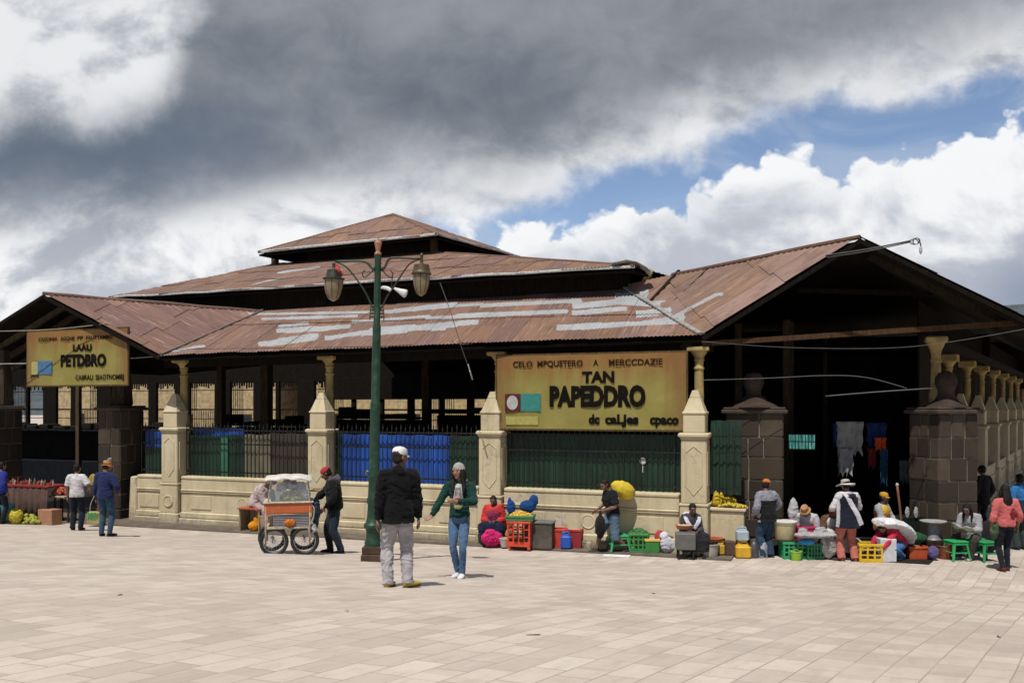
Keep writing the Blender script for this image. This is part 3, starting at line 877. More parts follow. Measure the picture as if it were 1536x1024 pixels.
# ------------------------------------------------------------------ piers
def pier(x, y, rz, eave=4.52, lower=True, seed=0):
    M0 = TR(x, y, 0, rz)
    mb = MB()
    if lower:
        mb.box((-.33, -.30, 0), (.33, .30, 0.30), M0, bev=.03)
        mb.box((-.30, -.27, 0.30), (.30, .27, 1.06), M0, bev=.02)
        mb.box((-.315, -.285, 1.06), (.315, .285, 1.12), M0, bev=.015)
        mb.box((-.275, -.245, 1.12), (.275, .245, 2.50), M0, bev=.02)
        # raised panel with pointed ends on the front and the right side
        for rr, dd, ww in ((0, .245, .17), (PI / 2, .275, .15)):
            Mp = M0 @ Matrix.Rotation(rr, 4, 'Z')
            for (xa, za), (xb, zb_) in (((-ww, 1.50), (-ww, 2.22)), ((ww, 1.50), (ww, 2.22)), ((-ww, 2.22), (0, 2.36)), ((0, 2.36), (ww, 2.22)), ((-ww, 1.50), (0, 1.30)), ((0, 1.30), (ww, 1.50))):
                mb.tube([Mp @ V((xa, -dd - .002, za)), Mp @ V((xb, -dd - .002, zb_))], .014, n=6)
        mb.box((-.29, -.26, 2.50), (.29, .26, 2.54), M0, bev=.012)
        mb.box((-.335, -.305, 2.54), (.335, .305, 2.64), M0, bev=.03)
        # round boss low on the front
        mb.lathe([(.17, 0), (.17, .02), (.14, .035), (.13, .02), (.0001, .02)], 20, M0 @ TR(0, -.268, .62, 0, PI / 2))
    mb.build('pier', M_CREAM, hall) if not lower else None
    p = mb.build('pier', M_CREAM, hall) if lower else empty('pier')
    if not lower: p.parent = hall
    mb = MB()
    mb.box((-.235, -.215, 2.64), (.235, .215, 3.04), M0, bev=.015)
    mb.box((-.255, -.235, 3.04), (.255, .235, 3.10), M0, bev=.018)
    mb.box((-.225, -.205, 3.10), (.225, .205, 3.40), M0, taper=.52)
    mb.box((-.117, -.107, 3.40), (.117, .107, 3.56), M0, taper=.55, bev=.01)
    mb.build('obelisk', M_CREAM, p)
    mb = MB()
    Mc = M0 @ TR(.03, .30, 0)
    mb.lathe([(.17, 2.64), (.17, 2.95), (.125, 3.02), (.108, 3.10), (.098, 4.02), (.118, 4.03), (.118, 4.07), (.096, 4.09), (.094, 4.20), (.115, 4.22), (.115, 4.25), (.10, 4.27), (.125, 4.33), (.20, 4.42)], 18, Mc)
    mb.box((-.24, -.24, 4.42), (.24, .24, eave), Mc, bev=.02)
    mb.build('column', M_COLUMN, p, smooth='auto')
    return p
SP = 4.757
for k in range(4): pier(SP * k, 0, 0)
# parapet walls between the piers
def parapet(a0, a1, rz=0, ox=0, oy=0, name='parapet_wall'):
    M0 = TR(ox, oy, 0, rz)
    mb = MB()
    mb.box((a0, -.27, 0), (a1, .20, .17), M0, taper=1, bev=.02)
    mb.box((a0, -.22, .17), (a1, .20, .34), M0, bev=.03)
    mb.box((a0, -.15, .34), (a1, .18, .86), M0, bev=.012)
    mb.box((a0, -.185, .86), (a1, .20, .905), M0, bev=.015)
    mb.box((a0, -.20, .905), (a1, .20, .96), M0, bev=.02)
    mb.box((a0, -.155, .96), (a1, .18, 1.22), M0, bev=.01)
    mb.box((a0, -.175, 1.22), (a1, .20, 1.31), M0, bev=.025)
    # worn stone panels and bosses set in the lower field
    r_ = random.Random(int(a0 * 10) + 3)
    L = a1 - a0
    n = max(1, int(L / 1.3))
    for i in range(n):
        c = a0 + L * (i + .5) / n
        if i % 2 == 0:
            mb.box((c - .34, -.17, .42), (c + .34, -.14, .79), M0, bev=.012)
        else:
            mb.lathe([(.17, 0), (.17, .012), (.15, .022), (.13, .012), (.0001, .014)], 22, M0 @ TR(c, -.149, .61, 0, PI / 2))
    return mb.build(name, M_CREAM, hall)
parapet(-1.22, -.33); parapet(.33, SP - .33); parapet(SP + .33, 2 * SP - .33); parapet(2 * SP + .33, 3 * SP - .33)
mb = MB(); mb.box((-1.5, -.2, 0), (-1.22, .2, 1.25), taper=.8, bev=.03); mb.build('parapet_wall', M_CREAM, hall)
# ------------------------------------------------------------------ sheets and iron railings above the parapets
def sheet(a0, a1, c, z0=1.30, z1=2.55, b=.20, parent=hall):
    mb = MB()
    n = max(8, int((a1 - a0) / .034)); pts = []; q = []
    for i in range(n + 1):
        x = a0 + (a1 - a0) * i / n
        y = b + .013 * (1 if (i // 2) % 2 else -1)
        pts += [V((x, y, z0)), V((x, y, z1 + .01 * math.sin(i * .4)))]
    for i in range(n): q.append((2 * i, 2 * i + 2, 2 * i + 3, 2 * i + 1))
    mb.faces(pts, q)
    o = mb.build('sheet_panel', M_SHEET[c], parent)
    o.modifiers.new('t', 'SOLIDIFY').thickness = .006
    return o
def railing(a0, a1, z0=1.31, z1=2.62, b=.06):
    mb = MB()
    n = int((a1 - a0) / .125)
    for i in range(n + 1):
        x = a0 + (a1 - a0) * i / n
        mb.box((x - .008, b - .008, z0), (x + .008, b + .008, z1 + (.05 if i % 2 else 0)))
        mb.box((x - .02, b - .006, z1 + (.05 if i % 2 else 0)), (x + .02, b + .006, z1 + .11 + (.05 if i % 2 else 0)), taper=.1)
    for z in (z0 + .10, z0 + .86, z1 - .08):
        mb.box((a0 - .02, b + .012, z), (a1 + .02, b + .024, z + .04))
    return mb.build('railing', M_IRON, hall)
for k in (0, 1, 2): railing(SP * k + .34, SP * (k + 1) - .34)
railing(-1.25, -.34); railing(3 * SP + .34, 3 * SP + .95)
sheet(-1.25, -.3, 'green', 1.3, 2.05); sheet(-1.25, -.3, 'blue', 2.06, 2.52, .23)
sheet(.3, 1.62, 'green', z1=2.42); sheet(1.40, 1.66, 'lightgreen', z1=2.40, b=.165); sheet(1.63, 2.2, 'green', z1=2.44, b=.22); sheet(.45, 2.1, 'blue', 2.40, 2.62, .30)
sheet(2.2, 3.0, 'khaki', z1=2.46); sheet(2.95, SP - .3, 'brown', z1=2.5, b=.24)
sheet(SP + .3, SP + .45, 'green'); sheet(SP + .42, SP + 3.55, 'blue', z1=2.50, b=.24); sheet(SP + 3.52, 2 * SP - .28, 'green', z1=2.5)
sheet(2 * SP + .28, 3 * SP - .28, 'green', z1=2.55); sheet(3 * SP + .3, 3 * SP + .95, 'green', z1=2.9)
# painted white mark on the green sheet
mb = MB()
mk = loc(onb(964, 691, .16))
mb.lathe([(.055, 0), (.075, .003), (.075, .006), (.055, .006)], 18, TR(mk.x, .17, mk.z, 0, PI / 2)); mb.box((mk.x - .01, .165, mk.z - .26), (mk.x + .01, .17, mk.z - .10))
mb.build('painted_mark', MAT('paper', (0.5, 0.5, 0.47)), hall)

# ------------------------------------------------------------------ stone pillars
def stone_pillar(cx, cy, w, d, rz, ztop=3.05, ball=True, name='stone_pillar', seed=1):
    r_ = random.Random(seed)
    M0 = TR(cx, cy, 0, rz)
    bm_ = MB(); cols = []
    bm_.box((-w / 2 + .02, -d / 2 + .02, 0), (w / 2 - .02, d / 2 - .02, ztop), M0); cols += [(0.26, 0.225, 0.185)] * 6
    z = 0.0; row = 0
    hs = [.30, .42, .40, .46, .50, .45, .52]
    tot = sum(hs); hs = [h * ztop / tot for h in hs]
    for h in hs:
        ex = .05 if row == 0 else 0
        for side in range(4):
            L = w if side % 2 == 0 else d
            D = d if side % 2 == 0 else w
            Ms = M0 @ Matrix.Rotation(side * PI / 2, 4, 'Z')
            n = r_.choice((2, 3, 3)) if L > .8 else 2
            cuts = sorted([(-L / 2) + L * (i + r_.uniform(-.22, .22)) / n for i in range(1, n)])
            xs = [-L / 2 - ex] + cuts + [L / 2 + ex]
            for i in range(len(xs) - 1):
                nb = len(bm_.bm.faces)
                g = .013
                bm_.box((xs[i] + g, -D / 2 - ex - r_.uniform(0, .018), z + g), (xs[i + 1] - g, -D / 2 + .06, z + h - g), Ms, bev=.016)
                t = r_.uniform(.55, 1.5)
                c = (0.058 * t, 0.044 * t * r_.uniform(.95, 1.05), 0.033 * t * r_.uniform(.9, 1.1))
                cols += [c] * (len(bm_.bm.faces) - nb)
        z += h; row += 1
    nb = len(bm_.bm.faces)
    bm_.box((-w / 2 - .09, -d / 2 - .09, ztop), (w / 2 + .09, d / 2 + .09, ztop + .09), M0, bev=.02)
    bm_.box((-w / 2 - .05, -d / 2 - .05, ztop + .09), (w / 2 + .05, d / 2 + .05, ztop + .14), M0, bev=.02)
    cols += [(0.075, 0.057, 0.045)] * (len(bm_.bm.faces) - nb)
    bm_.bm.faces.ensure_lookup_table()
    lay = bm_.bm.loops.layers.float_color.new('Col')
    for f_, c in zip(bm_.bm.faces, cols):
        for l in f_.loops: l[lay] = (*c, 1)
    p = bm_.build(name, M_STONE, hall)
    if ball:
        mb = MB()
        zt = ztop + .14
        mb.lathe([(w * .46, zt), (w * .40, zt + .05), (w * .26, zt + .14), (w * .20, zt + .22), (.17, zt + .28), (.165, zt + .38), (.19, zt + .42), (.235, zt + .54), (.225, zt + .66), (.16, zt + .76), (.05, zt + .80)], 18, M0 @ TR(0, -.1, 0), ang=PI / 4)
        mb.build('ball_finial', MAT('stone', (0.060, 0.044, 0.035)), p, smooth='auto')
    return p
q1 = loc(V((5.50, 19.75, 0))); stone_pillar(q1.x, q1.y, 1.24, 1.0, 0.13, seed=4)
q2 = loc(V((9.62, 19.35, 0))); stone_pillar(q2.x, q2.y, 1.0, .95, 0.62, seed=9)
for x_, Z_, w_ in ((182, 25.1, .82), (-2, 25.7, .85)):
    q3 = loc(V(((x_ - 768) / F * Z_, Z_, 0))); stone_pillar(q3.x, q3.y, w_, .9, -.02, seed=int(Z_ * 10), ball=False, ztop=3.1)
# timber/stone shafts over the left pillars, carrying the gable
for x_, Z_ in ((183, 25.25), (4, 25.8)):
    q3 = loc(V(((x_ - 768) / F * Z_, Z_, 0))); mb = MB()
    mb.box((q3.x - .26, q3.y - .2, 3.24), (q3.x + .26, q3.y + .2, 4.9), taper=.62, bev=.03); mb.build('gable_post', MAT('wood', (0.055, 0.042, 0.030)), hall)
# ------------------------------------------------------------------ side colonnade
srz = math.atan2(SD.y, SD.x) - YAW
k0 = V((9.66, 19.75, 0))
for i in range(0, 9):
    p = loc(k0 + SD * (4.0 * i + (0.3 if i else 0)))
    if i == 0:
        mb = MB()
        mb.lathe([(.15, 3.05), (.15, 3.5), (.13, 3.56), (.12, 3.62), (.10, 4.20), (.12, 4.22), (.12, 4.27), (.10, 4.30), (.105, 4.42), (.13, 4.5), (.20, 4.66)], 18, TR(p.x, p.y, 0))
        mb.box((p.x - .23, p.y - .23, 4.66), (p.x + .23, p.y + .23, 4.80), bev=.03)
        mb.build('column', M_COLUMN, hall, smooth='auto')
    else:
        pier(p.x, p.y, srz, 4.62)
p = loc(k0); 
for i in range(8):
    a0 = 4.0 * i + (0.3 if i else 0) + (.34 if i else .75); a1 = 4.0 * (i + 1) + .3 - .34
    parapet(a0, a1, srz, p.x, p.y)
mb = MB(); barw(mb, k0 + SD * .3 + V((0, 0, 4.82)), k0 + SD * 36 + V((0, 0, 4.82)), .2, .2); mb.build('eave_beam', M_DARKWOOD, hall)
# boarded end of the side wing, under the roof
mb = MB(); ea = A + SD * 33.6 - U * 1.0; eb = W + SD * 33.6; pts = []
for o_ in (V((0, 0, 0)), SD * .08):
    pts += [BMI @ (V((ea.x, ea.y, 4.15)) + o_), BMI @ (V((eb.x, eb.y, 4.15)) + o_), BMI @ (V((eb.x, eb.y, W.z - .02)) + o_), BMI @ (A + SD * 33.6 - V((0, 0, .02)) + o_), BMI @ (V((ea.x, ea.y, A.z - .05)) + o_)]
mb.faces(pts, [(0, 1, 2, 3, 4), (9, 8, 7, 6, 5)] + [(i, (i + 1) % 5, 5 + (i + 1) % 5, 5 + i) for i in range(5)]); mb.build('end_boards', M_DARKWOOD, hall)
# dark sheet added behind the side piers to stand for interior darkness
mb = MB(); wallq(mb, k0 + SD * 1.2 - U * .55, k0 + SD * 36 - U * .55, 0.02, 5.75, .05); mb.build('side_dark_sheet', M_DARKWOOD, hall)
# ------------------------------------------------------------------ inside: posts and the far front
for x_, Z_, w_ in ((400, 28.5, .30), (1180, 24, .20), (1188, 24.3, .10), (1238, 27, .13), (1281, 29, .11), (1312, 31, .10), (1336, 31, .10), (118, 31, .16), (332, 34, .25), (640, 31, .28), (905, 28, .25), (1108, 25, .2)):
    q3 = loc(V(((x_ - 768) / F * Z_, Z_, 0))); mb = MB()
    mb.box((q3.x - w_ / 2, q3.y - w_ / 2, .01), (q3.x + w_ / 2, q3.y + w_ / 2, 5.6), bev=.015); mb.build('inner_post', M_POST, hall)
BB = 17.5
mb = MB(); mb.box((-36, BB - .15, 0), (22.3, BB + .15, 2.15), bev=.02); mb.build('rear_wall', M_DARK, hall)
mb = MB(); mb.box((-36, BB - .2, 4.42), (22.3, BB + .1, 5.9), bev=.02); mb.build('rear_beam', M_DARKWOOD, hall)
mb = MB(); mb.box((-6.4, BB - .42, 3.55), (3.0, BB - .36, 4.6), bev=.01); mb.box((3.0, BB - .42, 2.0), (20, BB - .36, 4.6), bev=.01); mb.build('rear_dark_board', M_DARKWOOD, hall)  # dark boards added across the rear openings to deepen the interior darkness
r_ = random.Random(8)
x = -34.0
while x < 15:
    mb = MB(); w_ = r_.choice((.22, .34, .55, 1.0)); mb.box((x, BB - .35, 2.0), (x + w_, BB - .16, 4.5), bev=.02); mb.build('rear_post', M_DARKWOOD, hall)
    x += w_ + r_.uniform(.7, 1.7)
mb = MB()
for i in range(425):
    x = -34 + i * .115
    if (int(i / 13) * 7) % 5 in (0, 2): continue
    mb.box((x, BB + .12, 2.1), (x + .028, BB + .14, 3.0 if (int(i / 13)) % 2 else 4.45))
for z in (2.55, 3.02, 3.06, 4.05): mb.box((-34, BB + .15, z), (15, BB + .17, z + .04))
mb.build('rear_grille', M_IRON, hall)
# serrated valance hanging from the far beam
mb = MB()
for i in range(330):
    x = -34 + i * .15; d_ = r_.uniform(.06, .30)
    mb.box((x, BB - .24, 4.42 - d_), (x + .1, BB - .22, 4.45), taper=1)
mb.build('rear_valance', M_DARKWOOD, hall)
# ------------------------------------------------------------------ signs
M_SIGN = mat_sign(); M_INK = MAT('paper', (0.007, 0.005, 0.004)); M_INK2 = MAT('paper', (0.030, 0.012, 0.006))
def sign(label, corners, lines, b, panel):
    p00 = loc(onb(*corners[0], b)); p11 = loc(onb(*corners[1], b))
    w_, h_ = p11.x - p00.x, p11.z - p00.z
    root = empty('painted_sign', BM @ V((p00.x, b, p00.z)), YAW, label, 'sign')
    mb = MB()
    nx, ny = 24, 8
    pts = [V((w_ * i / nx, .012 * math.sin(i * 1.1) * math.sin(j * .8), h_ * j / ny)) for j in range(ny + 1) for i in range(nx + 1)]
    q = [(j * (nx + 1) + i, j * (nx + 1) + i + 1, (j + 1) * (nx + 1) + i + 1, (j + 1) * (nx + 1) + i) for j in range(ny) for i in range(nx)]
    mb.faces(pts, q)
    o = mb.build('board', M_SIGN, root)
    ul = o.data.uv_layers.new(name='UVMap')
    for l in o.data.loops:
        v = o.data.vertices[l.vertex_index].co; ul.data[l.index].uv = (v.x * 4.4 / w_, v.z * 1.68 / h_)
    o.modifiers.new('t', 'SOLIDIFY').thickness = .03
    mb = MB()
    for lo, hi in (((-.04, .0, -.04), (w_ + .04, .05, 0)), ((-.04, .0, h_), (w_ + .04, .05, h_ + .04)), ((-.04, .001, 0), (0, .049, h_)), ((w_, .001, 0), (w_ + .04, .049, h_))): mb.box(lo, hi)
    mb.build('frame', MAT('wood', (0.10, 0.07, 0.03)), root)
    for txt, x0, x1, y0, size, bold, m_ in lines:
        tot = len(txt); at = 0
        for wd in txt.split(' '):
            if wd:
                xa = x0 + (x1 - x0) * at / tot; xb = x0 + (x1 - x0) * (at + len(wd)) / tot
                me = text_mesh(wd, size * h_, .002, bold, (xb - xa) * w_)
                me.transform(Matrix.Translation((xa * w_, -.017, y0 * h_)) @ Matrix.Rotation(PI / 2, 4, 'X'))
                for v in me.vertices:
                    q = V((v.co.x, v.co.z, 0)) * 9
                    v.co.x += noise.noise(q) * .030 * size; v.co.z += noise.noise(q + V((7, 3, 1))) * .045 * size
                me.materials.append(m_)
                link('lettering', me, root)
            at += len(wd) + 1
    panel(root, w_, h_)
    return root
def panelR(root, w_, h_):
    mb = MB(); mb.box((.045 * w_, -.022, .235 * h_), (.133 * w_, -.010, .475 * h_), bev=.004); mb.build('emblem_panel', MAT('paper', (0.10, 0.022, 0.018)), root)
    mb = MB(); mb.box((.134 * w_, -.023, .235 * h_), (.246 * w_, -.010, .478 * h_), bev=.004); mb.build('emblem_panel', MAT('paper', (0.045, 0.21, 0.19)), root)
    mb = MB(); mb.lathe([(.145, 0), (.145, .006), (.0001, .006)], 26, TR(.088 * w_, -.024, .355 * h_, 0, PI / 2) @ Matrix.Diagonal((.95, 1.15, 1, 1))); mb.build('emblem_disc', MAT('paper', (0.40, 0.41, 0.40)), root)
    mb = MB(); mb.box((.05 * w_, -.017, .05 * h_), (.23 * w_, -.012, .17 * h_)); mb.build('faded_patch', MAT('paper', (0.36, 0.33, 0.10)), root)
def panelL(root, w_, h_):
    mb = MB(); mb.box((.05 * w_, -.022, .20 * h_), (.115 * w_, -.010, .44 * h_), bev=.004); mb.build('emblem_panel', MAT('paper', (0.36, 0.34, 0.14)), root)
    mb = MB(); mb.box((.116 * w_, -.023, .20 * h_), (.26 * w_, -.010, .45 * h_), bev=.004); mb.build('emblem_panel', MAT('paper', (0.07, 0.16, 0.30)), root)
sign('wide yellow and rust sign between two cream piers, with a teal panel', ((746, 642), (1029, 528)),
     [('CELO MPQUSTERO  A  MERCCDAZIE', .09, .885, .845, .115, .004, M_INK2), ('TAN', .47, .64, .625, .20, .016, M_INK), ('PAPEDDRO', .295, .80, .315, .36, .036, M_INK), ('dc caLJes  cpaco', .505, .965, .075, .17, .014, M_INK)], -.12, panelR)
sign('smaller yellow sign hung in the left gable above the stall, with a blue panel', ((41, 578), (191, 492)),
     [('CASONIA AGQNE FP PAUTTAMBO', .12, .86, .82, .10, .003, M_INK2), ('LAAU', .475, .66, .62, .165, .013, M_INK), ('PETDBRO', .35, .80, .345, .29, .024, M_INK), ('CABRALI SEAOTNOMIEJ', .50, .97, .09, .13, .003, M_INK), ('JATE', .035, .125, .155, .08, .003, M_INK)], -.75, panelL)
# ------------------------------------------------------------------ far buildings, hills
def hills():
    mb = MB(); bm = mb.bm
    r_ = random.Random(3); rows = []
    for j in range(7):
        row = []
        for i in range(90):
            X = -520 + i * 16.0; Y = 330 + j * 28
            base = 30 + 0.14 * max(0, X - 60) * 1.0 + 8 * math.sin(X * .013)
            if X < 100: base = 22 + 6 * math.sin(X * .02)
            h = base * math.sin(min(1, j / 5) * PI / 2) + 6 * noise.noise(V((X * .02, Y * .02, 0))) * (j > 0) - 1
            row.append(bm.verts.new((X, Y, h)))
        rows.append(row)
    for j in range(6):
        for i in range(89): bm.faces.new((rows[j][i], rows[j][i + 1], rows[j + 1][i + 1], rows[j + 1][i]))
    m, b = newmat('hill_woods'); co = objco(); n1 = nz(co, .09, 5, .65); n2 = nz(co, .5, 3, .6)
    lk(mixc(sstep(n1 * .6 + n2 * .4, .35, .62), (0.025, 0.040, 0.052), (0.07, 0.085, 0.092)), b.inputs['Base Color']); b.inputs['Roughness'].default_value = 1
    o = mb.build('hills', m, smooth=True); tag(o, kind='structure')
hills()
def house(label, p, rz, w_, d_, h_, wall, roofc, nwin=4, storeys=2, pitch=.35):
    root = empty('plaster_house', p, rz, label, 'house')
    mb = MB(); mb.box((-w_ / 2, 0, 0), (w_ / 2, d_, h_)); mb.build('wall', MAT('stone', wall), root)
    mb = MB()
    o_ = .4; r_ = d_ * pitch
    pts = [V((-w_ / 2 - o_, -o_, h_)), V((w_ / 2 + o_, -o_, h_)), V((w_ / 2 + o_, d_ / 2, h_ + r_)), V((-w_ / 2 - o_, d_ / 2, h_ + r_)), V((w_ / 2 + o_, d_ + o_, h_)), V((-w_ / 2 - o_, d_ + o_, h_))]
    pts += [q - V((0, 0, .15)) for q in pts]
    mb.faces(pts, [(0, 1, 2, 3), (3, 2, 4, 5), (7, 6, 9, 8), (8, 9, 11, 10), (0, 6, 7, 1), (4, 10, 11, 5), (1, 7, 8, 2), (2, 8, 10, 4), (3, 9, 6, 0), (5, 11, 9, 3)])
    for i in range(int(w_ / .3)):
        x = -w_ / 2 - o_ + .15 + i * .3
        mb.tube([V((x, -o_ - .02, h_ + .02)), V((x, d_ / 2, h_ + r_ + .02))], .08, n=6)
    mb.build('roof', MAT('stone', roofc), root)
    for s_ in range(storeys):
        for i in range(nwin):
            x = -w_ / 2 + w_ * (i + .5) / nwin; z = h_ * (s_ + .35) / storeys
            mb = MB(); mb.box((x - .5, -.06, z), (x + .5, .02, z + 1.3)); f_ = mb.build('window', MAT('wood', (0.10, 0.065, 0.04)), root)
            mb = MB(); mb.box((x - .42, -.075, z + .08), (x + .42, -.055, z + 1.22)); mb.build('pane', MAT('glass', (0.03, 0.035, 0.04), tr=.0), f_)
            mb = MB(); mb.box((x - .6, -.12, z - .1), (x + .6, .0, z - .02)); mb.build('sill', MAT('stone', (0.4, 0.36, 0.28)), f_)
    return root
house('sunlit tan building seen through the hall behind the left sign', BM @ V((-7, 27.5, 0)), YAW, 16, 8, 8.5, (0.60, 0.45, 0.24), (0.25, 0.10, 0.06), 3)
house('sunlit ochre building seen through the hall behind the middle bays', BM @ V((10, 27.2, 0)), YAW, 17, 8, 8.0, (0.56, 0.40, 0.19), (0.23, 0.09, 0.055), 3)
house('pale tan building seen through the left entrance', BM @ V((-26, 27.0, 0)), YAW, 19, 8, 8.2, (0.58, 0.44, 0.25), (0.25, 0.10, 0.06), 4)
house('house with orange tile roof beyond the end of the side colonnade', V((36.5, 60, 0)), -.4, 12, 8, 2.6, (0.45, 0.38, 0.26), (0.40, 0.15, 0.07), 3, 1, .28)
# ================================================================== PEOPLE
SKIN = (0.20, 0.105, 0.065)
def Rz(a): return Matrix.Rotation(a, 3, 'Z')
def Rx(a): return Matrix.Rotation(a, 3, 'X')
def Ry(a): return Matrix.Rotation(a, 3, 'Y')
def ik(a, b, l1, l2, hint):
    """middle joint between a and b; b is pulled in when out of reach"""
    d = b - a; L = d.length
    if L > (l1 + l2) * .998: d = d * ((l1 + l2) * .998 / L); b = a + d; L = d.length
    if L < abs(l1 - l2) + .03: d = d.normalized() * (abs(l1 - l2) + .03); b = a + d; L = d.length
    x = (l1 * l1 - l2 * l2 + L * L) / (2 * L)
    h = math.sqrt(max(l1 * l1 - x * x, 0))
    dn = d.normalized(); p = hint - dn * hint.dot(dn)
    if p.length < 1e-5: p = dn.orthogonal()
    return a + dn * x + p.normalized() * h, b
def skeleton(P):
    """local frame: faces -Y, own left is +X, 1.72 m tall when standing"""
    J = {}
    g = lambda k, d: P.get(k, d)
    pel = V(g('pelvis', (0, 0, .93))); lean = rad(g('lean', 3)); roll = rad(g('roll', 0)); ty = rad(g('twist', 0))
    Rp = Rz(rad(g('hipyaw', 0)))
    Rc = Rp @ Rz(ty) @ Ry(roll) @ Rx(lean); Rm = Rp @ Rz(ty * .5) @ Ry(roll * .5) @ Rx(lean * .55)
    J['pelvis'] = pel
    J['waist'] = pel + Rm @ V((0, 0, .17))
    J['chest'] = J['waist'] + (Rp @ Rz(ty * .8) @ Ry(roll * .9) @ Rx(lean * .9)) @ V((0, 0.005, .19))
    J['neck'] = J['chest'] + Rc @ V((0, 0.015, .155))
    sh = rad(g('shrug', 0))
    for s, n in ((1, 'L'), (-1, 'R')):
        J['sh' + n] = J['neck'] + Rc @ V((s * .168 * g('broad', 1.0), 0.01, -.066))
        J['hip' + n] = pel + Rp @ V((s * .088, 0, -.035))
    Rh = Rp @ Rz(ty + rad(g('headyaw', 0))) @ Ry(rad(g('headroll', 0))) @ Rx(rad(g('headpitch', 4)))
    J['Rh'] = Rh; J['Rc'] = Rc; J['Rp'] = Rp; J['Rm'] = Rm
    J['head0'] = J['neck'] + (Rc @ Rx(rad(g('neckpitch', 8)))) @ V((0, 0, .055))
    J['head'] = J['head0'] + Rh @ V((0, -.022, .105))
    for s, n in ((1, 'L'), (-1, 'R')):
        d = V((s * .255, -.03, .885 - .93)) + pel if ('hand' + n) not in P else V(P['hand' + n])
        hint = V(g('elbow' + n, (s * .55, .8, -.2)))
        J['el' + n], J['wr' + n] = ik(J['sh' + n], d, .285, .25, hint)
        a = V(P['foot' + n]) if ('foot' + n) in P else V((s * .105, .02, .075))
        hint = V(g('knee' + n, (s * .15, -1, .1)))
        J['kn' + n], J['an' + n] = ik(J['hip' + n], a, .43, .415, hint)
        J['toe' + n] = V(P['toe' + n]) if ('toe' + n) in P else Rz(rad(g('footyaw' + n, s * 10))) @ V((0, -1, 0))
    return J
def hand(mb, w, d, s, palm, curl=.45, J=None):
    """palm, five separate fingers; d: direction of the fingers, palm: where the palm faces, s: +1 left hand"""
    d = d.normalized(); pn = (palm - d * palm.dot(d)).normalized(); sd = d.cross(pn).normalized() * s   # thumb side
    k = .98
    loft(mb, [w - d * .012, w + d * .02, w + d * .055, w + d * .088], [.024, .032, .041, .038], 10, 3, [.020, .018, .0165, .013], sd)
    for i, (o, L, r) in enumerate(((.030, .074, .0088), (.010, .083, .0092), (-.011, .077, .0088), (-.030, .060, .0078))):
        b = w + d * (.082 - .006 * abs(i - 1)) + sd * o
        c = curl * (1 + .16 * i); ang = c * .45; p = b; pts = [b - d * .018, b]
        spread = sd * (o * .9)
        for f in (.45, .30, .25):
            dd = (d * math.cos(ang) + pn * math.sin(ang)) + spread
            p = p + dd.normalized() * (L * f); pts.append(p); ang += c
        loft(mb, pts, [r, r * 1.05, r, r * .92, r * .72], 7, 2)
    b = w + d * .022 + sd * .026
    t1 = (sd * .78 + d * .55 + pn * .35).normalized(); t2 = (sd * .35 + d * .85 + pn * .45).normalized()
    loft(mb, [b - sd * .012, b, b + t1 * .034, b + t1 * .034 + t2 * .03, b + t1 * .034 + t2 * .052], [.0135, .0145, .0125, .0108, .0075], 7, 2)
TORSO = [(-.075, .135, .100, 'p'), (0, .166, .122, 'p'), (.09, .152, .112, 'p')]
def torso_pts(J, infl=0.0, low=-.075, girth=1.0, flare=0.0, top=True):
    Rp, Rm, Rc = J['Rp'], J['Rm'], J['Rc']
    pts = []; rx = []; ry = []
    def add(c, a, b): pts.append(c); rx.append(a * girth + infl); ry.append(b * girth + infl)
    down = Rm @ V((0, 0, 1))
    if low < -.12: add(J['pelvis'] + down * low, .172 + flare, .128 + flare)
    add(J['pelvis'] + down * max(low, -.075), .150 + flare * .6, .108 + flare * .6)
    add(J['pelvis'] + down * .03, .163, .120)
    add(J['waist'], .142, .108)
    add(J['waist'].lerp(J['chest'], .6), .155, .113)
    add(J['chest'], .165, .115)
    add(J['chest'].lerp(J['neck'], .45), .160, .102)
    if top:
        add(J['chest'].lerp(J['neck'], .78), .112, .078)
        add(J['chest'].lerp(J['neck'], .93), .080, .066)
        add(J['neck'] + Rc @ V((0, -.004, .015)), .062, .058)
    return pts, rx, ry, Rc @ V((1, 0, 0))
def head_mesh(mb, J, long_face=False):
    H, R = J['head'], J['Rh']
    T = lambda x, y, z: H + R @ V((x, y, z))
    M = Matrix.Translation(H) @ R.to_4x4()
    # skull, face, jaw
    mb.ball(T(0, .012, .022), (.074, .092, .088), 16, 12, R)
    loft(mb, [T(0, -.028, .055), T(0, -.035, .0), T(0, -.034, -.05), T(0, -.032, -.088), T(0, -.034, -.105)], [.062, .064, .058, .044, .022], 14, 3, [.060, .056, .054, .048, .028], R @ V((1, 0, 0)))
    # brow, nose, cheeks, lips, chin, ears
    mb.tube([T(-.045, -.078, .024), T(0, -.088, .026), T(.045, -.078, .024)], .011, 8, 3)
    loft(mb, [T(0, -.085, .022), T(0, -.097, 0), T(0, -.112, -.024), T(0, -.092, -.036)], [.008, .010, .017, .014], 8, 3, [.008, .010, .012, .008], R @ V((1, 0, 0)))
    for s in (1, -1):
        mb.ball(T(s * .040, -.066, -.020), (.024, .022, .022), 10, 8, R)
        mb.ball(T(s * .079, .012, -.004), (.011, .020, .033), 10, 8, R)
        mb.ball(T(s * .031, -.074, .006), (.014, .012, .010), 8, 6, R)
    mb.tube([T(-.024, -.082, -.056), T(0, -.093, -.055), T(.024, -.082, -.056)], .0085, 8, 3)
    mb.ball(T(0, -.078, -.092), (.024, .020, .018), 10, 8, R)
    # neck
    loft(mb, [J['neck'] - J['Rc'] @ V((0, 0, .05)), J['neck'] + J['Rc'] @ V((0, 0, .01)), J['head0'], T(0, .012, -.03)], [.07, .056, .053, .056], 12, 2)
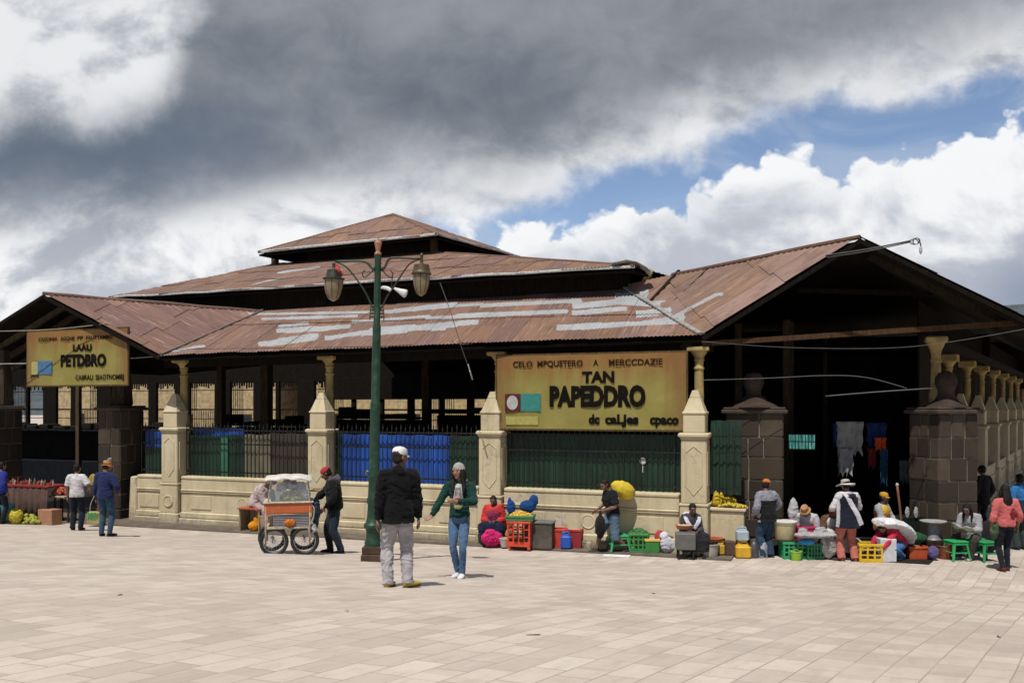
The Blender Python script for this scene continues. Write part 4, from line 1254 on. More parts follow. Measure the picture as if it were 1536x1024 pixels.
def body(J, L, voxel):
    mb = MB()
    g = L.get('girth', 1.0)
    pts, rx, ry, sd = torso_pts(J, 0, -.075, g)
    loft(mb, pts, rx, 18, 3, ry, sd)
    for n, s in (('L', 1), ('R', -1)):
        a, e, w = J['sh' + n], J['el' + n], J['wr' + n]
        inn = (J['neck'] + J['chest']) / 2
        loft(mb, [a.lerp(inn, .45), a, a.lerp(e, .35), a.lerp(e, .8), e, e.lerp(w, .3), e.lerp(w, .75), w, w + (w - e).normalized() * .015], [.062, .060, .050, .042, .040, .043, .033, .026, .024], 12, 2)
        hd = (w - e)
        if ('hdir' + n) in L: hd = V(L['hdir' + n])
        pal = V(L.get('palm' + n, (-s, .15, 0)))
        hand(mb, w + hd.normalized() * .012, hd, s, pal, L.get('curl' + n, .42))
        h, k, an = J['hip' + n], J['kn' + n], J['an' + n]
        q = .84 if L.get('bottom', {}).get('long', True) and not L.get('bottom', {}).get('skirt') else 1.0
        loft(mb, [h + (h - k).normalized() * .04, h, h.lerp(k, .3), h.lerp(k, .75), k, k.lerp(an, .28), k.lerp(an, .7), an, an - V((0, 0, .045))], [.085 * q, .090 * q, .082 * q, .062 * q, .056 * q, .058 * q * q, .044 * q, .036 * q, .035], 12, 2)
        t = J['toe' + n].normalized(); f = an - V((0, 0, .045))
        loft(mb, [f - t * .055, f - t * .03, f + t * .05, f + t * .12, f + t * .175], [.024, .032, .038, .043, .026], 10, 2, [.026, .034, .028, .020, .014], V((-t.y, t.x, 0)))
    head_mesh(mb, J)
    me = remesh(mb, voxel, 3, factor=.4)
    skin = L.get('skin', SKIN)
    mats = [MAT('skin', skin), MAT('skin', (0.018, 0.012, 0.010)), MAT('skin', tuple(V(skin).lerp(V((.28, .07, .06)), .45))), MAT('paper', (0.55, 0.53, 0.50))]
    for m in mats: me.materials.append(m)
    Hi = J['Rh'].transposed(); H = J['head']
    for p in me.polygons:
        q = Hi @ (p.center - H)
        if abs(q.x) < .09 and -.13 < q.y < -.05 and -.11 < q.z < .06:
            ax = abs(q.x)
            if ((ax - .031) / .015) ** 2 + ((q.z - .006) / .0075) ** 2 < 1: p.material_index = 1 if abs(ax - .031) < .009 else 3
            elif ((ax - .033) / .024) ** 2 + ((q.z - .029 + (ax - .033) * .1) / .0055) ** 2 < 1: p.material_index = 1
            elif (q.x / .026) ** 2 + ((q.z + .056) / .008) ** 2 < 1: p.material_index = 2
    return me
def sleeves(mb, J, mode, infl, cuff=.043, girth=1.0, parts='LR'):
    for n in parts:
        a, e, w = J['sh' + n], J['el' + n], J['wr' + n]
        inn = (J['neck'] + J['chest']) / 2
        if mode == 'long':
            loft(mb, [a.lerp(inn, .55), a, a.lerp(e, .4), a.lerp(e, .85), e, e.lerp(w, .35), e.lerp(w, .8), e.lerp(w, 1.02)],
                 [.068 + infl, .063 + infl, .055 + infl, .050 + infl, .048 + infl, .047 + infl, cuff, cuff - .004], 12, 2)
        elif mode == 'short':
            loft(mb, [a.lerp(inn, .55), a, a.lerp(e, .4), a.lerp(e, .82)], [.066 + infl, .062 + infl, .060 + infl, .064 + infl], 12, 2)
        elif mode == 'three':
            loft(mb, [a.lerp(inn, .55), a, a.lerp(e, .4), a.lerp(e, .85), e, e.lerp(w, .45)], [.066 + infl, .062 + infl, .054 + infl, .050 + infl, .050 + infl, .050 + infl], 12, 2)
def top_mesh(J, c, voxel, seed):
    mb = MB(); i = c.get('infl', .018); g = c.get('girth', 1.0)
    pts, rx, ry, sd = torso_pts(J, i, c.get('hem', -.10), g, c.get('flare', .0))
    loft(mb, pts, rx, 20, 3, ry, sd)
    sleeves(mb, J, c.get('sleeve', 'long'), i * .8, c.get('cuff', .043))
    if c.get('collar'):
        n = J['neck']; R = J['Rc']
        loft(mb, [n + R @ V((0, .01, -.03)), n + R @ V((0, 0, .02)), J['head0'] + R @ V((0, .008, -.005))], [.085, .074, .070], 14, 2)
    if c.get('hood'):
        n = J['neck']; R = J['Rc']
        mb.ball(n + R @ V((0, .075, -.01)), (.10, .055, .075), 12, 8, R)
    return remesh(mb, voxel, c.get('smooth', 4), c.get('fold', .010), c.get('fs', 9), seed)
def trousers_mesh(J, c, voxel, seed):
    mb = MB(); i = c.get('infl', .012); g = c.get('girth', 1.0)
    up = J['Rm'] @ V((0, 0, 1))
    loft(mb, [J['pelvis'] - up * .09, J['pelvis'] - up * .03, J['pelvis'] + up * .04, J['pelvis'] + up * .10], [.130 * g + i, .160 * g + i, .150 * g + i, .130 * g + i], 18, 2, [.10 * g + i, .120 * g + i, .108 * g + i, .09 * g + i], J['Rp'] @ V((1, 0, 0)))
    hw = c.get('hem', .06); kw = c.get('knee', .064); tw = c.get('thigh', .094)
    for n in 'LR':
        h, k, an = J['hip' + n], J['kn' + n], J['an' + n]
        if c.get('long', True):
            ank = an + (an - k).normalized() * c.get('drop', .02)
            loft(mb, [h + (h - k).normalized() * .04, h, h.lerp(k, .3), h.lerp(k, .75), k, k.lerp(ank, .3), k.lerp(ank, .75), ank], [tw - .022, tw - .010, tw, kw + .012, kw, max((kw + hw) / 2 + .006, .058), max(hw, .048), hw], 14, 2)
        else:
            kk = h.lerp(k, c.get('cut', 1.12))
            loft(mb, [h + (h - k).normalized() * .04, h, h.lerp(k, .35), h.lerp(k, .8), kk], [tw, tw + .006, tw + .004, tw - .006, tw - .008], 14, 2)
    return remesh(mb, voxel, c.get('smooth', 4), c.get('fold', .008), c.get('fs', 9), seed)
def skirt_mesh(J, c, voxel, seed):
    """full skirt over bent or straight legs"""
    mb = MB(); i = .02
    up = J['Rm'] @ V((0, 0, 1))
    loft(mb, [J['pelvis'] - up * .10, J['pelvis'], J['pelvis'] + up * .10], [.19, .185, .16], 16, 2, [.16, .15, .125], J['Rp'] @ V((1, 0, 0)))
    for n in 'LR':
        h, k, an = J['hip' + n], J['kn' + n], J['an' + n]
        e = k.lerp(an, c.get('len', .75))
        loft(mb, [h, h.lerp(k, .5), k, k.lerp(e, .5), e], [.12, .125, .115, .12, c.get('w', .14)], 14, 2)
    m = (J['knL'] + J['knR']) / 2; ma = (J['anL'] + J['anR']) / 2; hp = J['pelvis']
    e = m.lerp(ma, c.get('len', .75))
    loft(mb, [hp - V((0, 0, .04)), hp.lerp(m, .5), m, m.lerp(e, .5), e], [.16, .17, .16, .18, .20], 14, 2, [.10, .10, .10, .11, .12], V((1, 0, 0)))
    return remesh(mb, voxel, 6, c.get('fold', .016), 8, seed)
def shoes(J, c, root, m):
    for n in 'LR':
        mb = MB(); an = J['an' + n]; t = J['toe' + n].normalized(); f = an - V((0, 0, .040)); sd = V((-t.y, t.x, 0))
        loft(mb, [f - t * .068 + V((0, 0, .004)), f - t * .04 + V((0, 0, .006)), f + t * .03 + V((0, 0, .006)), f + t * .10, f + t * .165 - V((0, 0, .004)), f + t * .192 - V((0, 0, .008))], [.026, .038, .043, .049, .040, .018], 14, 3, [.024, .036, .038, .029, .022, .012], sd)
        loft(mb, [f + V((0, 0, .02)), f + V((0, 0, .05)), f + V((0, 0, .075))], [.045, .043, .041], 12, 2)
        mb.mi = 0
        me = remesh(mb, .008, 2)
        me.materials.append(m); o = link('shoe', me, root, True)
        mb = MB(); b = f - V((0, 0, .035))
        loft(mb, [b - t * .072, b - t * .06, b, b + t * .08, b + t * .16, b + t * .198], [.018, .036, .043, .051, .042, .016], 12, 2, [.011] * 6, sd)
        mb.build('sole', MAT('plastic', c), o, smooth=True)
def hair_mesh(J, style, voxel=.010, seed=0):
    H, R = J['head'], J['Rh']
    T = lambda x, y, z: H + R @ V((x, y, z))
    mb = MB()
    mb.ball(T(0, .022, .034), (.083, .097, .089), 16, 12, R)
    mb.ball(T(0, .035, -.02), (.078, .075, .07), 14, 10, R)
    if style in ('long', 'tail', 'pony'):
        L = {'long': .40, 'tail': .30, 'pony': .22}[style]
        dn = V((0, 0, -1))
        b = T(0, .085, -.02)
        back = R @ V((0, 1, 0)); back.z = 0
        if style == 'long':
            loft(mb, [T(0, .06, .03), b + back * .01 + dn * .06, b + back * .045 + dn * .16, b + back * .05 + dn * .28, b + back * .035 + dn * L], [.075, .085, .092, .080, .030], 14, 3, [.05, .045, .036, .028, .012], R @ V((1, 0, 0)))
            for s in (1, -1):
                loft(mb, [T(s * .07, .0, .03), T(s * .082, .01, -.06), T(s * .088, .005, -.06) + dn * .12, T(s * .08, -.01, -.06) + dn * .24], [.026, .03, .03, .012], 10, 3)
        else:
            loft(mb, [T(0, .08, .01), b + back * .03 + dn * .02, b + back * .05 + dn * .12, b + back * .05 + dn * L], [.035, .038, .034, .012], 10, 3)
    return remesh(mb, voxel, 3, .006, 22, seed)
def cap(J, root, col, brim, style='cap', m=None, col2=None):
    """hats sit on the skull; style cap, sunhat, beanie"""
    H, R = J['head'], J['Rh']
    M = Matrix.Translation(H) @ R.to_4x4()
    m = m or MAT('cloth', col)
    if style == 'cap':
        mb = MB()
        mb.lathe([(.088, .030), (.091, .045), (.089, .075), (.078, .105), (.055, .124), (.025, .131), (.0001, .132)], 20, M @ TR(0, .012, 0) @ Matrix.Diagonal((.94, 1.12, 1, 1)))
        mb.lathe([(.010, .130), (.011, .136), (.0001, .139)], 8, M @ TR(0, .012, 0))
        o = mb.build('cap', m, root, smooth='auto')
        mb = MB(); pts = []; q = []
        for j in range(5):
            for i in range(9):
                a = rad(-62 + 124 * i / 8); r = .088 + brim * j / 4
                y = -math.cos(a) * (.098 + brim * j / 4 * (1.0)) * 1.0; x = math.sin(a) * .083 * (1 - .10 * j / 4)
                pts.append(M @ V((x, .012 + y * (1 if j else 1), .036 - .018 * (j / 4) ** 1.5 - .020 * (abs(math.sin(a)) ** 2) * (j / 4))))
        for j in range(4):
            for i in range(8): q.append((j * 9 + i, j * 9 + i + 1, (j + 1) * 9 + i + 1, (j + 1) * 9 + i))
        mb.faces(pts, q)
        b = mb.build('brim', m if col2 is None else MAT('cloth', col2), o, smooth=True); b.modifiers.new('t', 'SOLIDIFY').thickness = .004
    elif style == 'sunhat':
        mb = MB()
        prof = [(.0885, .02), (.092, .03), (.089, .085), (.080, .118), (.050, .128), (.0001, .130)]
        mb.lathe(prof, 22, M @ TR(0, .010, 0) @ Matrix.Diagonal((.95, 1.10, 1, 1)))
        o = mb.build('hat_crown', m, root, smooth='auto')
        mb = MB(); pts = []; q = []; n = 28
        for j in range(4):
            for i in range(n):
                a = 2 * PI * i / n; r = .086 + brim * j / 3
                pts.append(M @ V((math.cos(a) * r * .97, .010 + math.sin(a) * r * 1.06, .030 - .028 * (j / 3) ** 1.4 + .012 * math.sin(a * 3 + 1) * j / 3)))
        for j in range(3):
            for i in range(n): q.append((j * n + i, j * n + (i + 1) % n, (j + 1) * n + (i + 1) % n, (j + 1) * n + i))
        mb.faces(pts, q)
        b = mb.build('brim', m if col2 is None else MAT('cloth', col2), o, smooth=True); b.modifiers.new('t', 'SOLIDIFY').thickness = .005
    elif style == 'beanie':
        mb = MB()
        mb.ball(H + R @ V((0, .018, .040)), (.087, .101, .094), 16, 12, R)
        mb.tube([H + R @ V((math.cos(2 * PI * i / 16) * .083, .018 + math.sin(2 * PI * i / 16) * .098, .030)) for i in range(17)], .012, 8)
        me = remesh(mb, .009, 3, .004, 30); me.materials.append(m); o = link('knit_hat', me, root, True)
    return o
PEOPLE = {}
def person(label, p, yaw, H, P, L, group=None):
    """P: pose, L: look"""
    s = H / 1.72
    root = empty('person', p, rad(yaw), label, 'person', group); root.scale = (s, s, s)
    J = skeleton(P); seed = len(PEOPLE) * 7 + 3
    vx = L.get('voxel', .0125)
    me = body(J, L, min(vx, .0105)); b = link('body', me, root, True)
    if 'bottom' in L:
        c = L['bottom']
        me = (skirt_mesh if c.get('skirt') else trousers_mesh)(J, c, vx, seed); me.materials.append(MAT(c.get('mat', 'cloth'), c['col']))
        link('skirt' if c.get('skirt') else 'trousers', me, root, True)
    if 'top' in L:
        c = L['top']; me = top_mesh(J, c, vx, seed + 1); me.materials.append(MAT('cloth', c['col']))
        if 'col2' in c:   # yoke or lower panel in a second colour
            me.materials.append(MAT('cloth', c['col2']))
            for q in me.polygons:
                if c['split'](J, q.center): q.material_index = 1
        link(c.get('name', 'shirt'), me, root, True)
    if 'vest' in L:
        c = L['vest']; mb = MB(); pts, rx, ry, sd = torso_pts(J, c.get('infl', .032), c.get('hem', -.1), 1.0, c.get('flare', 0)); 
        loft(mb, pts[:-1], rx[:-1], 20, 3, ry[:-1], sd)
        me = remesh(mb, vx, 4, .010, 8, seed); me.materials.append(MAT('cloth', c['col']))
        if 'col2' in c:
            me.materials.append(MAT('cloth', c['col2']))
            for q in me.polygons:
                if c['split'](J, q.center): q.material_index = 1
        link(c.get('name', 'vest'), me, root, True)
    if L.get('shoes'): shoes(J, L.get('sole', (0.5, 0.48, 0.45)), root, MAT('cloth', L['shoes']))
    if L.get('hair'):
        me = hair_mesh(J, L['hair'], .0095, seed); me.materials.append(MAT('hair', L.get('haircol', (0.010, 0.008, 0.007)))); link('hair', me, root, True)
    if L.get('hat'): 
        h = L['hat']; cap(J, root, h['col'], h.get('brim', .06), h.get('style', 'cap'), None, h.get('col2'))
    PEOPLE[label] = (root, J, s)
    return root, J
def world(root, v):
    return root.matrix_basis @ v
def cloth_piece(name, root, parts, col, voxel=.012, fold=.010, fs=9, seed=1, kind='cloth'):
    """a garment from lofts: parts = list of (points, rx, ry, side)"""
    mb = MB()
    for pts, rx, ry, sd in parts: loft(mb, [V(p) for p in pts], rx, 14, 3, ry, sd)
    me = remesh(mb, voxel, 4, fold, fs, seed); me.materials.append(MAT(kind, col)); return link(name, me, root, True)

# ---- 1 man in the white cap, seen from behind, head turned to the woman
def feet(x, y): return ong(x, y)
p = feet(597, 880)
r1, J1 = person('older man in black jacket, pale grey trousers, yellow shoes and white cap', p, 196, 1.74,
    dict(lean=1, twist=-4, headyaw=-58, headpitch=6, handL=(.255, .02, .83), handR=(-.262, -.03, .825), footL=(.125, .0, .075), footR=(-.115, .03, .075), toeR=(-.85, -.45, 0), toeL=(-.5, -.85, 0), neckpitch=6, broad=1.10),
    dict(voxel=.0105, girth=1.08, skin=(0.17, 0.082, 0.055), top=dict(col=(0.006, 0.006, 0.007), infl=.028, hem=-.13, flare=.014, girth=1.05, collar=True, hood=True, cuff=.050, name='jacket', fold=.014, fs=7),
         bottom=dict(col=(0.41, 0.385, 0.395), thigh=.100, knee=.080, hem=.072, girth=.98, drop=.035, fold=.013, fs=6), shoes=(0.42, 0.30, 0.035), sole=(0.08, 0.06, 0.03), hair='short', haircol=(0.02, 0.016, 0.014),
         hat=dict(col=(0.62, 0.61, 0.60), brim=.058)))
# ---- 2 woman in the green jacket, facing him, one arm bent to her chest
p = feet(690, 866)
r2, J2 = person('young woman in dark green jacket, blue jeans and white trainers, gesturing', p, -12, 1.67,
    dict(lean=-2, twist=6, headyaw=-20, headpitch=2, headroll=-4, handR=(-.36, -.26, .96), handL=(.035, -.235, 1.17), elbowR=(-.5, .7, -.4), elbowL=(1, .45, -.25), pelvis=(-.01, 0, .925),
         footL=(.045, -.03, .075), footR=(-.04, .035, .075), footyawL=2, footyawR=-12),
    dict(voxel=.0105, girth=.88, skin=(0.24, 0.13, 0.085), hdirR=(-.35, -.55, -.35), palmR=(.2, -.3, 1), hdirL=(-.95, -.2, .12), palmL=(0, 1, .1), curlR=.25,
         top=dict(col=(0.008, 0.040, 0.032), infl=.014, hem=-.03, cuff=.040, girth=.88, name='jacket', fold=.013, fs=8), bottom=dict(col=(0.085, 0.155, 0.27), thigh=.080, knee=.056, hem=.046, girth=.88, fold=.006),
         shoes=(0.62, 0.61, 0.62), hair='long', haircol=(0.014, 0.009, 0.007), hat=dict(col=(0.33, 0.33, 0.32), style='beanie')))
R = J2['Rc']; c = J2['chest']
cloth_piece('printed_top', r2, [([c + R @ V((0, -.055, -.24)), c + R @ V((0, -.085, -.10)), c + R @ V((0, -.088, .02)), c + R @ V((0, -.052, .12))], [.075, .082, .07, .055], [.062, .062, .056, .04], R @ V((1, 0, 0)))], (0.46, 0.44, 0.42), .010, .006)
for z, cc in ((-.10, (0.36, 0.035, 0.03)), (-.15, (0.33, 0.08, 0.05)), (-.215, (0.25, 0.28, 0.12))):
    mb = MB(); mb.ball(c + R @ V((.0, -.142, z)), (.062, .014, .030), 14, 8, R); mb.build('print', MAT('cloth', cc), r2, smooth=True)
for k in range(5):
    mb = MB(); x = -.045 + k * .022; mb.tube([c + R @ V((x, -.143, -.06)), c + R @ V((x * .9, -.150, .0)), c + R @ V((x * .7, -.128, .075))], .0045, 6, 2); mb.build('print', MAT('cloth', (0.05, 0.04, 0.05)), r2)
H2, RH = J2['head'], J2['Rh']
mb = MB()
for s in (1, -1):
    loft(mb, [H2 + RH @ V((s * .066, -.035, .03)), H2 + RH @ V((s * .083, -.035, -.05)), H2 + RH @ V((s * .085, -.04, -.13)), J2['chest'] + R @ V((s * .085, -.105, .06)), J2['chest'] + R @ V((s * .075, -.125, -.04))], [.018, .026, .030, .028, .010], 10, 3)
me = remesh(mb, .009, 2, .006, 22); me.materials.append(MAT('hair', (0.014, 0.009, 0.007))); link('hair', me, r2, True)
cloth_piece('hood', r2, [([J2['neck'] + R @ V((-.10, -.05, .0)), J2['neck'] + R @ V((-.06, .07, .02)), J2['neck'] + R @ V((.06, .07, .02)), J2['neck'] + R @ V((.10, -.05, .0))], [.022, .04, .04, .022], [.03, .045, .045, .03], None)], (0.10, 0.22, 0.19), .010, .006)
# ---- 3 man in the white shirt at the stall, 4 woman in navy with the tan hat
p = feet(115, 795)
r3, J3 = person('person in white short-sleeved shirt and dark trousers facing the stall', p, 186, 1.66,
    dict(handL=(.24, -.05, .86), handR=(-.27, -.17, 1.02), lean=3, headyaw=-14, footL=(.10, 0, .075), footR=(-.10, .02, .075)),
    dict(top=dict(col=(0.60, 0.58, 0.60), sleeve='short', infl=.024, hem=-.07), bottom=dict(col=(0.012, 0.016, 0.026), thigh=.100, knee=.075, hem=.066), shoes=(0.012, 0.011, 0.011), sole=(.03, .03, .03), hair='short'))
p = feet(158, 804)
r4, J4 = person('woman in navy jumper, blue jeans and tan feathered hat with her back turned', p, 176, 1.70,
    dict(handL=(.24, -.06, .86), handR=(-.24, -.16, 1.0), lean=4, headyaw=-30, headpitch=10, footL=(.095, 0, .075), footR=(-.105, .01, .075), footyawR=-25),
    dict(girth=.98, top=dict(col=(0.018, 0.026, 0.085), infl=.026, hem=-.10), bottom=dict(col=(0.035, 0.075, 0.125), thigh=.094, knee=.068, hem=.058), shoes=(0.018, 0.012, 0.012), sole=(.22, .05, .05), hair='short', haircol=(.03, .016, .01),
         hat=dict(col=(0.42, 0.20, 0.075), style='sunhat', brim=.035, col2=(0.36, 0.15, 0.05))))
H, R = J4['head'], J4['Rh']
mb = MB(); loft(mb, [H + R @ V((-.05, .02, .11)), H + R @ V((-.07, .01, .16)), H + R @ V((-.10, -.01, .19))], [.03, .045, .008], 8, 3, [.016, .02, .006]); mb.build('hat_feather', MAT('cloth', (.36, .35, .34)), r4, smooth=True)
# ---- 5 man at the cart
p = feet(501, 829)
r5, J5 = person('man in red cap and black jacket with a scarf, bending over the food cart', p, -72, 1.74,
    dict(lean=11, twist=-10, headyaw=-8, headpitch=34, neckpitch=28, handL=(.20, -.20, .92), handR=(-.20, -.40, .98), elbowL=(.6, .7, -.1), footL=(.11, .12, .075), footR=(-.11, -.06, .075), pelvis=(0, .02, .928)),
    dict(top=dict(col=(0.009, 0.010, 0.011), infl=.036, hem=-.12, girth=1.06, collar=True, name='jacket', fold=.014, fs=7), bottom=dict(col=(0.022, 0.032, 0.048), thigh=.100, knee=.078, hem=.068), shoes=(0.02, 0.018, 0.016), sole=(.10, .09, .08), hair='short', haircol=(.008, .007, .007),
         hat=dict(col=(0.42, 0.045, 0.05), brim=.05, col2=(0.45, 0.18, 0.14))))
R = J5['Rc']; c = J5['neck']
cloth_piece('scarf', r5, [([c + R @ V((-.10, -.06, -.01)), c + R @ V((-.08, .06, .0)), c + R @ V((.08, .06, .0)), c + R @ V((.10, -.06, -.01))], [.045, .06, .06, .045], [.045, .055, .055, .045], None), ([c + R @ V((0, .09, .06)), c + R @ V((0, .13, -.02)), c + R @ V((0, .12, -.12))], [.06, .10, .08], [.05, .045, .02], R @ V((1, 0, 0)))], (0.10, 0.09, 0.12), .011, .012, 12)
# ---- 6 man carrying the yellow sack, walking left
p = feet(917, 829)
r6, J6 = person('man in black T-shirt and cut-off jeans striding left under a yellow sack', p, -78, 1.72,
    dict(pelvis=(0, .03, .87), lean=14, twist=8, headyaw=5, headpitch=30, neckpitch=30, handR=(-.22, -.27, .93), handL=(.16, -.20, .96), elbowR=(-.5, .8, -.2), elbowL=(.5, .8, -.2), footR=(-.09, -.30, .075), footL=(.09, .33, .10), kneeR=(-.2, -1, 0), kneeL=(.2, -1, 0), toeL=(0, -1, -.35)),
    dict(skin=(0.19, 0.09, 0.06), top=dict(col=(0.011, 0.013, 0.015), sleeve='short', infl=.026, hem=-.10, fold=.013), bottom=dict(col=(0.10, 0.155, 0.215), thigh=.108, knee=.092, hem=.084, long=False, cut=1.25, fold=.012), shoes=(0.05, 0.042, 0.038), sole=(.12, .11, .1), hair='short', haircol=(.016, .010, .008)))
# lower legs in dark socks and the bag strap side
p = feet(1150, 836)
r7, J7 = person('man in grey and black pullover and jeans standing by the stone pillar', p, 205, 1.66,
    dict(lean=6, twist=-8, headyaw=-55, headpitch=14, handL=(.24, -.16, .93), handR=(-.29, -.16, .98), elbowR=(-1, .5, -.1), footL=(.10, .0, .075), footR=(-.09, .03, .075)),
    dict(girth=1.08, top=dict(col=(0.25, 0.25, 0.30), col2=(0.012, 0.013, 0.015), infl=.042, hem=-.14, girth=1.14, name='pullover', split=lambda J, q: q.z < 1.27 and abs(q.x - J['chest'].x) < .215, fold=.013), bottom=dict(col=(0.028, 0.055, 0.10), thigh=.108, knee=.088, hem=.08, girth=1.06), shoes=(0.02, 0.02, 0.02), hair='short',
         hat=dict(col=(0.50, 0.15, 0.03), col2=(0.55, 0.46, 0.30), brim=.07)))
# ---- 8 woman with the wide hat and the shawl, from behind
p = feet(1271, 841)
r8, J8 = person('woman in wide white sun hat, white shawl, navy smock and coral trousers', p, 187, 1.70,
    dict(lean=5, headpitch=12, headyaw=8, handL=(.20, -.28, 1.05), handR=(-.20, -.28, 1.05), footL=(.12, -.02, .075), footR=(-.14, .06, .075), pelvis=(0, 0, .92)),
    dict(girth=1.04, top=dict(col=(0.58, 0.56, 0.60), infl=.034, hem=-.06, girth=1.08, name='blouse'), vest=dict(col=(0.014, 0.016, 0.030), infl=.066, hem=-.22, flare=.03, name='smock'),
         bottom=dict(col=(0.50, 0.165, 0.125), thigh=.104, knee=.085, hem=.082), shoes=(0.25, 0.06, 0.05), sole=(.4, .35, .3), hair='short',
         hat=dict(col=(0.42, 0.37, 0.31), style='sunhat', brim=.115, col2=(0.66, 0.65, 0.65))))
R = J8['Rc']; c = J8['chest']
def band(name, root, pts, w_, col, th=.016, vx=.010, fold=.006):
    mb = MB(); loft(mb, [V(q) for q in pts], [w_] * len(pts), 12, 4, [th] * len(pts), None if len(pts) < 2 else V((1, 0, 0)))
    me = remesh(mb, vx, 3, fold, 10); me.materials.append(MAT('cloth', col)); return link(name, me, root, True)
band('shawl', r8, [c + R @ V((.12, .02, .175)), c + R @ V((.08, .165, .08)), c + R @ V((-.0, .180, -.08)), c + R @ V((-.12, .185, -.30)), c + R @ V((-.215, .16, -.52))], .058, (0.58, 0.57, 0.62), .014)
band('shawl', r8, [c + R @ V((.20, .05, .05)), c + R @ V((.235, .08, -.15)), c + R @ V((.25, .08, -.40)), c + R @ V((.27, .07, -.56))], .045, (0.50, 0.49, 0.52), .014)
band('smock_strap', r8, [c + R @ V((-.15, .08, .13)), c + R @ V((-.05, .175, .07)), c + R @ V((.05, .175, .07)), c + R @ V((.15, .09, .13))], .026, (0.012, 0.013, 0.02), .014)
# ---- 9 girl in the pink top, from behind, long black hair
p = feet(1508, 856)
r9, J9 = person('young woman in coral pink jumper with long black hair walking towards the hall', p, 178, 1.68,
    dict(lean=2, headpitch=2, handL=(.26, -.02, .86), handR=(-.27, -.06, .88), footL=(.075, .06, .085), footR=(-.07, -.06, .075), toeL=(.05, -1, -.1)),
    dict(girth=.95, top=dict(col=(0.56, 0.135, 0.13), infl=.026, hem=-.035, name='jumper', sleeve='three'), bottom=dict(col=(0.012, 0.016, 0.022), thigh=.092, knee=.064, hem=.050, girth=1.0), shoes=(0.11, 0.03, 0.022), sole=(.06, .03, .02), hair='long'))
SEAT = dict(pelvis=(0, 0.0, .42), lean=10, footL=(.14, -.40, .075), footR=(-.14, -.40, .075), handL=(.16, -.36, .52), handR=(-.16, -.36, .52), kneeL=(.4, -.6, 1), kneeR=(-.4, -.6, 1))
def seated(label, p, yaw, H, look, pose=None, **kw):
    P = dict(SEAT); P.update(pose or {})
    return person(label, p, yaw, H, P, look, **kw)
# ---- 10 vendor in the red poncho
p = feet(741, 815) 
r10, J10 = seated('seated vendor wrapped in a red poncho with a dark skirt', p, -8, 1.60, dict(girth=1.05, skin=(.12, .06, .045), top=dict(col=(0.50, 0.035, 0.035), infl=.055, hem=-.05, flare=.03, girth=1.1, name='poncho', col2=(.30, .045, .10), split=lambda J, q: abs(q.x) < .15 and q.z < .86 and q.y < 0), bottom=dict(skirt=True, col=(0.014, 0.016, 0.040), len=.8), shoes=(.02, .02, .02), hair='short'), dict(handL=(.12, -.26, .60), handR=(-.12, -.26, .60), headpitch=20, pelvis=(0, 0, .44)))
R = J10['Rc']; c = J10['neck']
cloth_piece('scarf', r10, [([c + R @ V((-.13, -.02, -.02)), c + R @ V((0, -.13, -.05)), c + R @ V((.13, -.03, .0)), c + R @ V((.27, -.02, .07))], [.03, .06, .055, .02], [.03, .045, .04, .012], None)], (0.50, 0.06, 0.05), .012, .01)
# ---- 11 seated woman in white shawl
p = feet(1036, 833)
r11, J11 = seated('seated woman with a white shawl over her shoulders and a basket on her lap', p, 4, 1.60, dict(skin=(.13, .06, .045), top=dict(col=(0.05, 0.05, 0.055), infl=.03, name='cardigan'), bottom=dict(skirt=True, col=(0.02, 0.02, 0.022)), shoes=(.02, .02, .02), hair='tail'), dict(lean=14, headpitch=26, pelvis=(0, .0, .46), handL=(.10, -.30, .60), handR=(-.10, -.30, .60)))
R = J11['Rc']; c = J11['chest']
for s in (1, -1):
    band('shawl', r11, [c + R @ V((s * .02, .10, .16)), c + R @ V((s * .15, .03, .16)), c + R @ V((s * .13, -.13, .03)), c + R @ V((s * .02, -.165, -.14))], .055, (0.60, 0.59, 0.66), .018)
band('shawl', r11, [c + R @ V((.18, .03, .10)), c + R @ V((.235, .02, -.08)), c + R @ V((.26, -.02, -.28)), c + R @ V((.24, -.06, -.44))], .055, (0.42, 0.42, 0.47), .02)
# ---- 12, 13 pair of vendors in white with brown hats
p = atz(1214, 18.75)
r12, J12 = seated('vendor in white clothes and tan brimmed hat bent over wares by the pillar', p, -35, 1.58, dict(skin=(.15, .07, .05), top=dict(col=(0.50, 0.48, 0.50), infl=.04, name='blouse'), bottom=dict(skirt=True, col=(0.34, 0.24, 0.22)), shoes=(.05, .04, .04), hair='tail', hat=dict(col=(0.40, 0.22, 0.10), style='sunhat', brim=.05)), dict(lean=34, headpitch=40, pelvis=(0, 0, .50)))
p = atz(1243, 18.55)
r13, J13 = seated('vendor in white apron and rust brown hat beside the woman with the sun hat', p, 12, 1.58, dict(skin=(.14, .065, .045), top=dict(col=(0.13, 0.06, 0.04), infl=.035, name='cardigan'), vest=dict(col=(0.55, 0.54, 0.55), infl=.05, hem=-.1, name='apron'), bottom=dict(skirt=True, col=(0.30, 0.29, 0.27)), shoes=(.05, .04, .04), hair='tail', haircol=(.05, .018, .01), hat=dict(col=(0.22, 0.075, 0.03), style='sunhat', brim=.05)), dict(lean=22, headpitch=34, pelvis=(0, 0, .46)))
